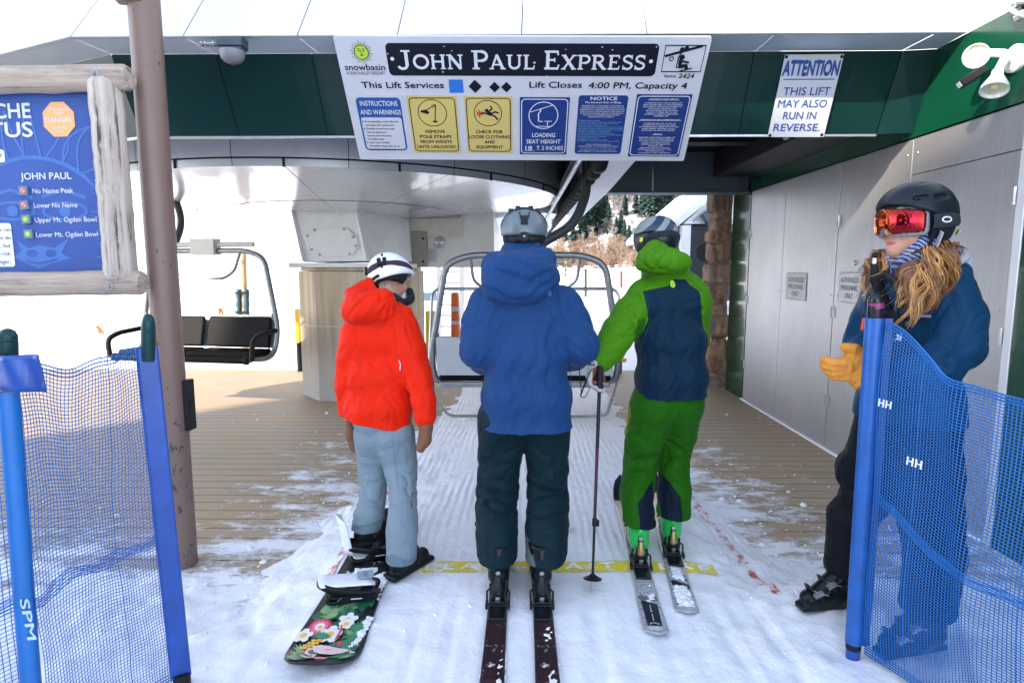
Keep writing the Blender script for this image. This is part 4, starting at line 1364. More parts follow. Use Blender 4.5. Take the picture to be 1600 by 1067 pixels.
def lift_sign():
 t = thing('lift_sign', 'wide white lift name sign with black title bar and six notice panels', 'sign', MF.o)
 f = MF
 def box(x0, y0, x1, y1):
  xm, ym = (x0 + x1) / 2, (y0 + y1) / 2
  return f.px(x0, ym)[0], f.px(x1, ym)[0], f.px(xm, y1)[1], f.px(xm, y0)[1]
 mb = MB()
 mb.prism(rrect(-MW / 2, MW / 2, 0, MH, 0.012), f, -0.022, 0.0, 0)
 # title bar
 a0, a1, b0, b1 = box(606, 68, 1026, 119)
 xl = f.px(602, 68)[0]; xr = f.px(1032, 70)[0]
 mb.plate(rrect(xl, xr, b0, b1, 0.03), f, 0.002, 1)
 word = [(c, 1.0 if i == 0 else 0.78) for i, c in enumerate('JOHN')] + [(' ', 1)] + [(c, 1.0 if i == 0 else 0.78) for i, c in enumerate('PAUL')] + [(' ', 1)] + [(c, 1.0 if i == 0 else 0.78) for i, c in enumerate('EXPRESS')]
 ta0, ta1, tb0, tb1 = box(622, 79, 1010, 108.5)
 serif_text(mb, word, f, ta0, ta1, tb0, tb1, 0.004, 6)
 for (u, v) in ((614, 93), (1018, 95)):
  a, b = f.px(u, v); mb.plate(circ(a, b, 0.0125, 12), f, 0.004, 6)
 rnd = random.Random(3)
 for (u, v, r) in ((607, 85, .008), (695, 73, .006), (707, 80, .005), (693, 113, .007), (836, 98, .009), (885, 77, .006), (958, 77, .007), (1027, 72, .007), (942, 73, .006), (855, 118, .006)):
  a, b = f.px(u, v); mb.plate([(a + r * rnd.uniform(.5, 1.2) * math.cos(k), b + r * rnd.uniform(.3, .9) * math.sin(k)) for k in (0, 1, 2, 3, 4, 5)], f, 0.0045, 0)
 # resort mark
 a, b = f.px(566, 83); sun_logo(mb, f, a, b, 0.075)
 q = box(540, 101, 602.5, 111); mb.text('snowbasin', f, q[0], q[1], q[2], q[3], 0.003, 1, 0.012)
 q = box(542, 113, 603, 118); mb.text('A SUN VALLEY RESORT', f, q[0], q[1], q[2], q[3], 0.003, 1, 0.0)
 # lift pictogram
 a0, a1, b0, b1 = box(1038, 70, 1100, 111)
 mb.line([(a0, b0), (a1, b0), (a1, b1), (a0, b1)], 0.008, f, 0.003, 1, True)
 pw, ph = a1 - a0, b1 - b0
 P = lambda x, y: (a0 + x * pw, b0 + y * ph)
 mb.line([P(0.02, 0.60), P(0.92, 0.99)], 0.016, f, 0.004, 1)
 for x in (0.42, 0.53): mb.plate(circ(*P(x, 0.86 + (x - .42) * .4), 0.014, 12), f, 0.0045, 1)
 mb.line([P(0.45, 0.83), P(0.37, 0.55), P(0.36, 0.17), P(0.52, 0.15)], 0.008, f, 0.004, 1)
 mb.plate(circ(*P(0.46, 0.56), 0.017, 14), f, 0.0045, 1)
 mb.line([P(0.44, 0.48), P(0.44, 0.24), P(0.60, 0.23), P(0.62, 0.08)], 0.026, f, 0.005, 1); mb.line([P(0.45, 0.42), P(0.66, 0.36)], 0.012, f, 0.0052, 1); mb.line([P(0.46, 0.03), P(0.76, 0.14)], 0.008, f, 0.0048, 1)
 mb.line([tuple(x) for x in circ(*P(0.2, 0.5), 0.012, 12)], 0.006, f, 0.004, 1, True)
 q = box(1038, 115, 1057, 120); mb.text('Vertical', f, q[0], q[1], q[2], q[3], 0.003, 1, 0.01)
 q = box(1061, 113.5, 1085, 121); mb.text('2424', f, q[0], q[1], q[2], q[3], 0.003, 1, 0.02, shear=0.18)
 # services line
 q = box(566, 128.5, 694, 138.5); mb.text('This Lift Services', f, q[0], q[1], q[2], q[3], 0.003, 1, 0.018)
 a0, a1, b0, b1 = box(702.5, 125, 724.5, 145.5); mb.plate([(a0, b0), (a1, b0), (a1, b1), (a0, b1)], f, 0.003, 4)
 for u, v, r in ((743, 135.5, 10.5), (773.5, 136.5, 8.5), (792, 136.5, 8.5)):
  a, b = f.px(u, v); aw = f.px(u + r, v)[0] - a; bh = f.px(u, v - r)[1] - b
  mb.plate([(a - aw, b), (a, b - bh), (a + aw, b), (a, b + bh)], f, 0.003, 1)
 q = box(828, 127, 910, 137); mb.text('Lift Closes', f, q[0], q[1], q[2], q[3], 0.003, 1, 0.018)
 q = box(920, 127.5, 1074, 137.5); mb.text('4:00 PM, Capacity 4', f, q[0], q[1], q[2], q[3], 0.003, 1, 0.018, shear=0.1)
 face = mb.build('face', SM, t)
 M6 = SM
 def panel(x0, y0, x1, y1, edge, mi, inset=0.0):
  m = MB(); a0, a1, b0, b1 = box(x0, y0, x1, y1)
  m.prism([(a0, b0), (a1, b0), (a1, b1), (a0, b1)], f, 0.001, 0.004, edge)
  return m, a0, a1, b0, b1
 def lines(m, rows, A0, A1, top, h, step, mi, al='C', bold=0.012):
  for i, r in enumerate(rows):
   if r: m.text(r, f, A0, A1, top - i * step - h, top - i * step, 0.0062, mi, bold, align=al, res=1)
 # 1 instructions
 m, a0, a1, b0, b1 = panel(560, 149.5, 635.5, 239, 0, 0)
 i = 0.017
 m.plate(rrect(a0 + i, a1 - i, b0 + i, b1 - i, 0.03), f, 0.0048, 2)
 wt = b1 - (b1 - b0) * 0.37
 m.plate(rrect(a0 + i + 0.012, a1 - i - 0.012, b0 + i + 0.012, wt, 0.018), f, 0.0054, 0)
 wd = a1 - a0; hh = b1 - b0
 m.text('INSTRUCTIONS', f, a0 + wd * .13, a1 - wd * .12, b1 - hh * .175, b1 - hh * .09, 0.006, 6, 0.025)
 m.text('AND WARNINGS', f, a0 + wd * .10, a1 - wd * .08, b1 - hh * .32, b1 - hh * .235, 0.006, 6, 0.025)
 rows = ['If not familiar with lift ask', 'operator for assistance', 'Quickly move from wait', 'here to load here', 'board and hold poles', 'in inside hand', 'Look over outside', 'shoulder, keep tips up as', 'you leave loading area']
 ll = [.84, .72, .72, .52, .62, .42, .54, .78, .68]
 for k, (r, l) in enumerate(zip(rows, ll)):
  y = wt - 0.022 - k * hh * 0.062
  m.text(r, f, a0 + wd * .15, a0 + wd * (.12 + l * .86), y - hh * .034, y, 0.0062, 1, 0.02, res=2)
  if k in (0, 2, 6): m.plate(circ(a0 + wd * .115, y - hh * .017, 0.005, 8), f, 0.0062, 1)
 m.build('notice_panel', M6, t)
 # 2, 3 yellow warnings
 for n, (x0, y0, x1, y1, rows) in enumerate(((641.5, 150.5, 717, 239, ['REMOVE', 'POLE STRAPS', 'FROM WRISTS', 'UNTIL UNLOADED']), (728, 150.5, 801, 239, ['CHECK FOR', 'LOOSE CLOTHING', 'AND', 'EQUIPMENT']))):
  m, a0, a1, b0, b1 = panel(x0, y0, x1, y1, 5, 5)
  wd = a1 - a0; hh = b1 - b0
  m.line(rrect(a0 + .014, a1 - .014, b0 + .014, b1 - .014, 0.025), 0.006, f, 0.0055, 1, True)
  wid = [.40, .66, .66, .82] if n == 0 else [.58, .88, .22, .58]
  for k, r in enumerate(rows):
   y = b1 - hh * (.575 + k * .093); w = wid[k] * wd
   m.text(r, f, (a0 + a1) / 2 - w / 2, (a0 + a1) / 2 + w / 2, y - hh * .058, y, 0.0062, 1, 0.03)
  cx, cy, r = (a0 + a1) / 2 - 0.005, b1 - hh * .285, wd * .29
  m.line(circ(cx, cy, r, 36, r * 0.98), 0.005, f, 0.0055, 1, True)
  if n == 0:
   m.line([(cx + r * .12, cy - r * .62), (cx + r * .28, cy + r * .62)], 0.007, f, 0.006, 1); m.line([(cx + r * .28, cy + r * .62), (cx - r * .02, cy + r * .55), (cx + r * .02, cy + r * .38), (cx + r * .26, cy + r * .6)], 0.005, f, 0.0061, 1)
   m.line([(cx - r * .02, cy + r * .45), (cx - r * .38, cy + r * .25)], 0.005, f, 0.0062, 1)
   m.plate([(cx - r * .82, cy + r * .18), (cx - r * .4, cy + r * .25), (cx - r * .2, cy + r * .05), (cx - r * .3, cy - r * .08), (cx - r * .8, cy + r * .06)], f, 0.0063, 1); m.line([(cx - r * .02, cy - r * .62), (cx + r * .3, cy - r * .64)], 0.012, f, 0.0064, 1)
  else:
   m.plate(circ(cx - r * .08, cy + r * .22, r * .13, 12), f, 0.006, 1)
   m.line([(cx - r * .05, cy + r * .05), (cx + r * .25, cy - r * .08)], r * .28, f, 0.0061, 1)
   for pts in ([(cx + r * .02, cy + r * .1), (cx + r * .3, cy + r * .34), (cx + r * .2, cy + r * .58)], [(cx - r * .05, cy), (cx - r * .35, cy + r * .02), (cx - r * .6, cy - r * .05)], [(cx + r * .25, cy - r * .02), (cx + r * .55, cy + r * .12), (cx + r * .78, cy + r * .02)], [(cx + r * .22, cy - r * .1), (cx + r * .5, cy - r * .22), (cx + r * .72, cy - r * .5)]):
    m.line(pts, r * .12, f, 0.0063, 1)
   for k in range(3):
    a = R(60 * k + 30); m.line([(cx - r * .62 - r * .26 * math.cos(a), cy - r * .02 - r * .3 * math.sin(a)), (cx - r * .62 + r * .26 * math.cos(a), cy - r * .02 + r * .3 * math.sin(a))], r * .08, f, 0.0066 + k * .0001, 7)
  m.build('warning_panel', M6, t)
 # 4 seat height
 m, a0, a1, b0, b1 = panel(812.5, 152, 888, 241, 3, 3)
 wd = a1 - a0; hh = b1 - b0
 m.line(rrect(a0 + .012, a1 - .012, b0 + .012, b1 - .012, 0.025), 0.006, f, 0.0055, 6, True)
 for k, (r, w) in enumerate((('LOADING', .48), ('SEAT HEIGHT', .72))):
  y = b1 - hh * (.60 + k * .117); m.text(r, f, (a0 + a1) / 2 - w * wd / 2, (a0 + a1) / 2 + w * wd / 2, y - hh * .075, y, 0.0062, 6, 0.03)
 y = b1 - hh * .835
 m.text('18', f, a0 + wd * .12, a0 + wd * .26, y - hh * .075, y, 0.0062, 6, 0.02); m.line([(a0 + wd * .1, y - hh * .09), (a0 + wd * .31, y - hh * .09)], 0.004, f, 0.006, 6)
 m.text('+', f, a0 + wd * .36, a0 + wd * .42, y - hh * .06, y + .01, 0.0062, 6, 0.03); m.line([(a0 + wd * .36, y - hh * .068), (a0 + wd * .42, y - hh * .068)], 0.004, f, 0.006, 6)
 m.text('2 INCHES', f, a0 + wd * .47, a1 - wd * .08, y - hh * .075, y, 0.0062, 6, 0.025)
 cx, cy, r = (a0 + a1) / 2 - 0.006, b1 - hh * .30, wd * .295
 m.line(circ(cx, cy, r, 36, r * .97), 0.006, f, 0.0055, 6, True)
 m.line([(cx - r * .9, cy + r * .25), (cx + r * .62, cy + r * .75)], 0.005, f, 0.006, 6); m.line([(cx - r * .2, cy + r * .45), (cx - r * .22, cy + r * .3), (cx - r * .35, cy + r * .15), (cx - r * .33, cy - r * .42), (cx - r * .05, cy - r * .45)], 0.008, f, 0.0062, 6)
 m.line([(cx + r * .08, cy - r * .42), (cx + r * .6, cy - r * .42)], 0.005, f, 0.0063, 6); m.line([(cx + r * .3, cy - r * .42), (cx + r * .3, cy - r * .8)], 0.005, f, 0.0064, 6); m.line([(cx - r * .6, cy - r * .8), (cx + r * .6, cy - r * .8)], 0.005, f, 0.0065, 6)
 m.build('notice_panel', M6, t)
 # 5 risk notice
 m, a0, a1, b0, b1 = panel(898.5, 145.5, 979, 242, 0, 0)
 m.plate(rrect(a0 + .012, a1 - .012, b0 + .012, b1 - .012, 0.02), f, 0.0052, 3)
 wd = a1 - a0; hh = b1 - b0
 m.text('NOTICE', f, a0 + wd * .26, a1 - wd * .24, b1 - hh * .095, b1 - hh * .045, 0.0062, 6, 0.04)
 m.text('The Inherent Risk of Skiing', f, a0 + wd * .16, a1 - wd * .16, b1 - hh * .145, b1 - hh * .115, 0.0062, 6, 0.03, res=1)
 body = ['AN INHERENT RISK OF SKIING MEANS THOSE DANGERS OR', 'CONDITIONS WHICH ARE AN INTEGRAL PART OF THE SPORT', 'OF RECREATIONAL, COMPETITIVE, OR PROFESSIONAL SKIING', 'UNDER UTAH LAW NO SKIER MAY MAKE ANY CLAIM AGAINST OR', 'RECOVER FROM ANY SKI AREA OPERATOR FOR INJURY RESULTING', 'FROM ANY OF THE INHERENT RISKS OF SKIING,', 'INCLUDING, BUT NOT LIMITED TO']
 for k, r in enumerate(body):
  w = (.80, .82, .86, .84, .82, .70, .5)[k]; y = b1 - hh * (.175 + k * .029)
  m.text(r, f, (a0 + a1) / 2 - w * wd / 2, (a0 + a1) / 2 + w * wd / 2, y - hh * .017, y, 0.0062, 6, 0.03, res=0)
 body = ['1) Changing weather conditions', '2) Snow or ice conditions, as they exist or may change such as', 'hard pack, powder, packed powder, wind pack, corn, crust,', 'slush, cut-up snow, or machine made snow', '3) Surface or subsurface conditions such as bare spots, forest growth,', 'rocks, stumps, streambeds, cliffs, trees, and other natural objects', '4) Variations or steepness in terrain whether natural or as a result of', 'slope design, snowmaking or grooming operations', 'and other terrain modifications such as terrain parks', '5) Impact with lift towers and other structures and their components', 'such as signs, posts, fences or enclosures', '6) Collisions with other skiers', '7) Participation in competition or training', '8) The failure of a skier to ski within the skier own ability']
 for k, r in enumerate(body):
  w = min(.88, .0135 * len(r)); y = b1 - hh * (.405 + k * .0262)
  m.text(r, f, a0 + wd * .07, a0 + wd * (.07 + w), y - hh * .014, y, 0.0062, 9, 0.03, res=0)
 for k, (r, w) in enumerate((('UTAH CODE ANN. 78B-4-401', .5), ('WE ADVISE THAT YOU SKI WITHIN YOUR ABILITY', .8), ('Other regulations may be posted. Ask if you do not', .74), ('understand any of the above', .7), ('RESPONSIBILITY TO ALWAYS BE IN CONTROL', .78))):
  y = b1 - hh * (.80 + k * .03); m.text(r, f, (a0 + a1) / 2 - w * wd / 2, (a0 + a1) / 2 + w * wd / 2, y - hh * .016, y, 0.0062, 9 if k in (2, 3) else 6, 0.03, res=0)
 m.build('notice_panel', M6, t)
 # 6 dexterity
 m, a0, a1, b0, b1 = panel(988.5, 146.5, 1072, 243.5, 3, 3)
 wd = a1 - a0; hh = b1 - b0
 m.line(rrect(a0 + .012, a1 - .012, b0 + .012, b1 - .012, 0.022), 0.006, f, 0.0055, 6, True)
 rows = [('DEXTERITY AND ABILITY', .52, 1), ('', 0, 0), ('A PASSENGER WHO USES AN AERIAL LIFT', .68, 0), ('SHALL BE PRESUMED TO HAVE SUFFICIENT', .72, 0), ('SKIING ABILITY OR PHYSICAL DEXTERITY TO', .72, 0), ('NEGOTIATE THE AERIAL LIFT', .5, 0), ('EACH PASSENGER SHALL MAINTAIN', .58, 0), ('CONTROL OF SPEED AND COURSE', .56, 0), ('AS HE/SHE IS LOADING OR UNLOADING', .62, 0), ('THE AERIAL LIFT', .28, 0), ('', 0, 0), ('EMBARKATION AND DISEMBARKATION', .74, 1), ('', 0, 0),
   ('A PASSENGER SHALL GET ON AND OFF', .6, 0), ('AN AERIAL LIFT AT DESIGNATED AREAS', .62, 0), ('NO PASSENGER SHALL EMBARK WITHOUT FIRST', .74, 0), ('UNDERSTANDING THE PROPER LOADING,', .64, 0), ('RIDING, AND UNLOADING PROCEDURES', .62, 0), ('', 0, 0), ('RIDING', .14, 1), ('', 0, 0), ('PASSENGERS, WHILE RIDING AN AERIAL LIFT', .7, 0), ('SHALL NOT THROW OR EXPEL THEREFROM', .66, 0), ('ANY OBJECT, NOR SHALL ANY PASSENGER', .66, 0), ('DO ANY ACT OR THING THAT SHALL', .54, 0), ('INTERFERE WITH THE OPERATION OF', .56, 0), ('THE AERIAL LIFT', .28, 0), ('PASSENGERS SHALL NOT WILLFULLY', .58, 0), ('ENGAGE IN ANY TYPE OF CONDUCT THAT', .64, 0), ('MAY CONTRIBUTE TO, OR', .36, 0), ('CAUSE, INJURY TO ANY OTHER PERSON', .62, 0)]
 for k, (r, w, hd) in enumerate(rows):
  if not r: continue
  y = b1 - hh * (.058 + k * .0288); c = (a0 + a1) / 2
  m.text(r, f, c - w * wd / 2, c + w * wd / 2, y - hh * .018, y, 0.0062, 6, 0.03, res=0, shear=0.15 * hd)
  if hd: m.line([(c - w * wd / 2 - .01, y - hh * .024), (c + w * wd / 2 + .01, y - hh * .024)], 0.0025, f, 0.006, 6)
 m.build('notice_panel', M6, t)
 for x in (-MW / 2 + 0.35, MW / 2 - 0.35):
  m = MB(); p = f.p(x, MH - 0.06, -0.022); m.beam(p, p + V((0, 0.25, 0.02)), 0.03, 0.03); p = f.p(x, 0.2, -0.022); m.beam(p, p + V((0, 0.0, 0.14)) + f.w * -0.02, 0.03, 0.02); m.build('bracket', M_STEEL, t)
lift_sign()
# --- attention sign on the green fascia
def attention():
 # the green fascia's plane
 a, b = rp(1, 0.30), rp(1, 0.51)
 dn = V((0, b.y - a.y, -0.5)).normalized()
 o = V((0, a.y, 2.995)); u = V((1, 0, 0)); v = -dn
 f0 = Fr(o, u, v)
 c = on_plane(1247, 150, o + f0.w * 0.02, f0.w)
 f = Fr(c, u, v)
 t = thing('attention_sign', 'white metal sign reading ATTENTION this lift may also run in reverse in blue', 'sign', c)
 def box(x0, y0, x1, y1):
  xm, ym = (x0 + x1) / 2, (y0 + y1) / 2
  return f.px(x0, ym)[0], f.px(x1, ym)[0], f.px(xm, y1)[1], f.px(xm, y0)[1]
 tl, tr, bl, br = f.px(1227, 86), f.px(1319, 85), f.px(1199.5, 214.5), f.px(1287, 214.5)
 mb = MB(); mb.prism([bl, br, tr, tl], f, -0.006, 0.0, 0)
 blue = 2
 q = box(1224, 94, 1311, 118); mb.text('ATTENTION', f, q[0] + .002, q[1], q[2], q[3], 0.002, blue, 0.09)
 q = box(1224, 123.4, 1304, 125); mb.plate([(q[0], q[2]), (q[1], q[2]), (q[1], q[3]), (q[0], q[3])], f, 0.002, blue)
 for (s, x0, y0, x1, y1) in (('THIS LIFT', 1224, 136, 1297, 149), ('MAY ALSO', 1216, 155.5, 1292, 168), ('RUN IN', 1224, 174.5, 1275, 186.5), ('REVERSE.', 1209, 193, 1281, 205)):
  q = box(x0, y0, x1, y1); mb.text(s, f, q[0], q[1], q[2], q[3], 0.002, blue, 0.012)
 mb.build('face', [M_SIGNW, M_INK, flat('attention_blue', (0.02, 0.07, 0.28), 0.4)], t)
 for (u_, v_) in ((1229, 89.5), (1315.5, 89), (1203, 212), (1284, 211)):
  a_, b_ = f.px(u_, v_); mb = MB(); mb.lathe([(0, .004), (.009, .003), (.011, 0)], f.p(a_, b_, 0.0), f.w, 10); mb.build('screw', M_INK, t)
attention()
# --- the two door signs
def door_sign(x0, x1, y0, y1, label):
 c = atx((x0 + x1) / 2, (y0 + y1) / 2, WX - 0.006)
 f = Fr(c, (0, -1, 0), (0, 0, 1))
 t = thing('door_sign', label, 'sign', c, 'authorised personnel signs on the doors')
 a0, a1 = f.px(x0, (y0 + y1) / 2)[0], f.px(x1, (y0 + y1) / 2)[0]; b0, b1 = f.px((x0 + x1) / 2, y1)[1], f.px((x0 + x1) / 2, y0)[1]
 mb = MB(); w, h = a1 - a0, b1 - b0
 mb.prism([(a0, b0), (a1, b0), (a1, b1), (a0, b1)], f, 0, 0.002, 0)
 mb.line([(a0 + .006, b0 + .006), (a1 - .006, b0 + .006), (a1 - .006, b1 - .006), (a0 + .006, b1 - .006)], 0.005, f, 0.003, 1, True)
 for k, (s, wd) in enumerate((('AUTHORIZED', .80), ('PERSONNEL', .76), ('ONLY', .36))):
  y = b1 - h * (.17 + k * .25); mb.text(s, f, (a0 + a1) / 2 - wd * w / 2, (a0 + a1) / 2 + wd * w / 2, y - h * .17, y, 0.003, 1, 0.02)
 mb.build('face', [flat('door_sign_grey', (0.56, 0.56, 0.57), 0.5), flat('door_sign_ink', (0.06, 0.06, 0.07), 0.5)], t)
door_sign(1228.5, 1260, 426, 469, 'unobstructed grey authorised personnel only sign on the door left of the worker')
door_sign(1310.5, 1346, 425, 474, 'authorised personnel only sign partly covered by the long haired worker')

# =================================================================== BROWN POLE, LOG FRAMED BOARD
PX, PY = -1.885, 3.17
t = thing('steel_pole', 'tall brown painted steel pole with chipped paint beside the log framed board', 'pole', (PX, PY, -0.1))
def chipped():
 m, nt, b, oc = base_mat('brown_chipped_paint')
 n = m_noise(nt, oc, 3, 4); fine = m_noise(nt, m_map(nt, oc, (1, 1, 0.55)), 26, 6, 0.7)
 c = m_mix(nt, n, c4((0.155, 0.098, 0.078)), c4((0.19, 0.125, 0.10)))
 s = nnode(nt, 'ShaderNodeSeparateXYZ'); nt.links.new(oc, s.inputs[0])
 low = m_math(nt, 'SUBTRACT', 0.64, m_math(nt, 'MULTIPLY', m_math(nt, 'SUBTRACT', 1.5, s.outputs['Z'], True), 0.055))
 f = m_math(nt, 'MULTIPLY', m_math(nt, 'SUBTRACT', fine, low), 40, True)
 nt.links.new(m_mix(nt, f, c, c4((0.02, 0.03, 0.035))), b.inputs['Base Color'])
 b.inputs['Roughness'].default_value = 0.42
 nt.links.new(m_bump(nt, f, -0.3, 0.004, m_bump(nt, m_noise(nt, oc, 60, 3), 0.08, 0.002)), b.inputs['Normal'])
 return m
M_POLE = chipped()
mb = MB(); mb.cyl((PX, PY, -0.2), (PX, PY, 4.2), 0.074, 0.074, 28); mb.build('shaft', M_POLE, t)
q = at(203, 3, PY - 0.05); mb = MB(); mb.box(q + V((0, 0, 0.055)), (0.13, 0.09, 0.12), 0, Matrix.Rotation(R(12), 3, 'Z')); mb.cyl(q + V((0.01, 0.02, -.02)), q + V((0.01, 0.02, 0.0)), 0.02, 0.02, 10); mb.build('junction_box', M_POLE, t, bevel=0.008)
q = at(292, 632, PY + 0.03); mb = MB(); mb.bb((PX + 0.066, PY - 0.02, at(292, 672, PY).z), (PX + 0.10, PY + 0.05, at(292, 594, PY).z)); mb.build('bracket', M_BLACK, t, bevel=0.004)

def log_mat():
 m, nt, b, oc = base_mat('weathered_log')
 g = m_noise(nt, m_map(nt, oc, (1.3, 30, 30)), 1.0, 6, 0.7)
 g2 = m_noise(nt, oc, 5, 4)
 f = m_math(nt, 'ADD', m_math(nt, 'MULTIPLY', g, 0.8), m_math(nt, 'MULTIPLY', g2, 0.2))
 c = m_ramp(nt, f, [(0.37, (0.05, 0.04, 0.035)), (0.42, (0.30, 0.235, 0.185)), (0.55, (0.46, 0.375, 0.305)), (0.75, (0.54, 0.48, 0.42))])
 nt.links.new(c, b.inputs['Base Color']); b.inputs['Roughness'].default_value = 0.85
 nt.links.new(m_bump(nt, f, 0.8, 0.008), b.inputs['Normal'])
 return m
def log_mat_v():
 m, nt, b, oc = base_mat('weathered_log_upright')
 g = m_noise(nt, m_map(nt, oc, (34, 34, 1.2)), 1.0, 6, 0.7)
 g2 = m_noise(nt, oc, 5, 4)
 f = m_math(nt, 'ADD', m_math(nt, 'MULTIPLY', g, 0.8), m_math(nt, 'MULTIPLY', g2, 0.2))
 c = m_ramp(nt, f, [(0.36, (0.06, 0.05, 0.04)), (0.41, (0.36, 0.30, 0.25)), (0.55, (0.54, 0.47, 0.41)), (0.75, (0.60, 0.55, 0.49))])
 nt.links.new(c, b.inputs['Base Color']); b.inputs['Roughness'].default_value = 0.85
 nt.links.new(m_bump(nt, f, 0.8, 0.008), b.inputs['Normal'])
 return m
def board():
 YB = 3.02
 t = thing('avalanche_board', 'blue avalanche status board in a weathered log frame beside the brown pole', 'sign board', (at(100, 300, YB).x, YB, -0.1))
 ML, MLV = log_mat(), log_mat_v()
 def log(p, q, r, name, m):
  rnd = random.Random(int(abs(p.z) * 100)); n = 24
  pts = [p + (q - p) * (i / n) + V((0, rnd.uniform(-.003, .003), rnd.uniform(-.003, .003))) for i in range(n + 1)]
  rs = [r * rnd.uniform(.97, 1.03) for _ in pts]
  pts = [pts[0]] + pts + [pts[-1]]; rs = [r * .82] + rs + [r * .80]
  pts[1] = pts[1] + (q - p).normalized() * 0.02; pts[-2] = pts[-2] - (q - p).normalized() * 0.02
  mb = MB(); mb.tube(pts, rs, 22, 0); return mb.build(name, m, t)
 # (logs' noise runs along x in this beam material)
 tr, bl = at(203, 121, YB), at(225, 441, YB)
 dx = 2.3
 top = log(V((tr.x - dx, YB, at(0, 127, YB).z - 0.03)), V((tr.x, YB, tr.z)), 0.063, 'log_beam', ML)
 bot = log(V((tr.x - dx, YB, at(0, 447, YB).z - 0.01)), V((bl.x, YB, bl.z)), 0.062, 'log_beam', ML)
 u0, u1 = at(164, 132, YB - 0.01), at(190, 432, YB - 0.01)
 up = log(u0 + V((0, 0, 0.02)), u1 + V((0, 0, -0.01)), 0.074, 'log_upright', MLV)
 log(u0 + V((-1.75, 0, 0.02)), u1 + V((-1.75, 0, -2.2)), 0.08, 'log_upright', MLV)
 for b_, (u, v) in ((top, (147, 114)), (bot, (170, 447))):
  q = at(u, v, YB - 0.064); mb = MB(); mb.lathe([(0, .02), (.012, .02), (.013, .007), (.022, .006), (.023, 0)], q + V((0, 0.006, 0)), (0, -1, 0), 14); mb.build('bolt', M_STEEL, b_)
 f = Fr(at(100, 300, YB + 0.035), (1, 0, 0.012), (-0.012, 0, 1))
 P = f.px
 mB = mat('board_blue', (0.032, 0.085, 0.31), 0.45, var=0.10, vscale=2)
 mL = flat('board_pale_blue', (0.055, 0.15, 0.43), 0.45); mO = flat('danger_orange', (0.78, 0.42, 0.17), 0.5)
 mGn = flat('marker_grey_blue', (0.12, 0.22, 0.30), 0.5); mT = flat('notice_white', (0.74, 0.76, 0.8), 0.5)
 mm = [mB, mL, M_LETW, mO, M_INK, mT]
 W0 = P(0, 300)[0] - 1.15; W1 = P(176, 300)[0] + .03; b0, b1 = P(100, 432)[1] - .02, P(100, 143)[1] + .02
 mb = MB(); mb.prism([(W0, b0), (W1, b0), (W1, b1), (W0, b1)], f, -0.02, 0, 0)
 # pale sun drawing: ring arcs, rays, face
 sc = abs(P(100, 300)[0] - P(0, 300)[0]) / 100.0
 C = P(62, 372)
 arcp = [(C[0] + 122 * sc * math.cos(R(a)), C[1] + 122 * sc * math.sin(R(a))) for a in range(10, 171, 8)]
 mb.line(arcp, 6 * sc, f, 0.0012, 1)
 for (a, L, bend) in ((148, 55, -8), (132, 62, 6), (116, 68, -6), (100, 74, 4), (89, 84, 2), (74, 66, -8), (60, 72, 10), (46, 78, -9), (32, 60, 6), (18, 52, -5)):
  for s in (-1, 1):
   pts = []
   for k in range(7):
    rr = 120 + L * k / 6; aa = a + s * 6.5 * (1 - k / 6) + bend * math.sin(k / 6 * 3.14) * 0.5
    pts.append((C[0] + rr * sc * math.cos(R(aa)), C[1] + rr * sc * math.sin(R(aa))))
   pts = [q for q in pts if q[0] < W1 - .01 and q[1] < b1 - .01 and q[1] > b0]
   if len(pts) > 1: mb.line(pts, 3.2 * sc, f, 0.0013 + 0.0001 * (s + 1), 1)
 rnd = random.Random(5)
 for k in range(26):                                              # ragged right cheek
  y = P(100, 255)[1] + (b0 - P(100, 255)[1]) * k / 26; x = P(160, 300)[0] + rnd.uniform(-10, 4) * sc
  mb.plate([(x - 16 * sc, y + 2 * sc), (W1 - .012, y + 6 * sc), (W1 - .012, y - 5 * sc)], f, 0.0012, 1)
 for (cx, cy, rx, ry) in ((20, 330, 34, 13), (102, 330, 34, 13)):      # eyes
  q = P(cx, cy); mb.line(circ(q[0], q[1], rx * sc, 24, ry * sc), 4 * sc, f, 0.0014, 1, True); mb.plate(circ(q[0], q[1], 9 * sc, 14), f, 0.0015, 1)
  mb.line([(q[0] - rx * sc, q[1] + 22 * sc), (q[0], q[1] + 32 * sc), (q[0] + rx * sc, q[1] + 20 * sc)], 5 * sc, f, 0.0016, 1)
 q = lambda u, v: P(u, v)
 mb.plate([q(26, 375), q(45, 388), q(62, 383), q(85, 388), q(108, 372), q(96, 396), q(112, 404), q(80, 412), q(62, 420), q(44, 412), q(22, 402), q(34, 392)], f, 0.0012, 1)
 for cx in (50, 80): c_ = q(cx, 396); mb.plate(circ(c_[0], c_[1], 9 * sc, 12, 6 * sc), f, 0.002, 0)
 mb.line([q(42, 408), q(62, 412), q(90, 405)], 3 * sc, f, 0.0022, 0)
 # words
 def tx(s, x0, x1, y0, y1, mi=2, bold=0.02, al='F'):
  xm, ym = (x0 + x1) / 2, (y0 + y1) / 2
  mb.text(s, f, P(x0, ym)[0], P(x1, ym)[0], P(xm, y1)[1], P(xm, y0)[1], 0.003, mi, bold, align=al)
 tx('AVALANCHE', -128, 48, 162, 186, bold=0.035); tx('STATUS', -84, 51, 191, 215, bold=0.035)
 o = P(92.5, 187); r_ = 25.5 * sc
 mb.plate([(o[0] + r_ * 1.02 * math.cos(R(22.5 + 45 * k)), o[1] + r_ * 1.08 * math.sin(R(22.5 + 45 * k))) for k in range(8)], f, 0.0024, 3)
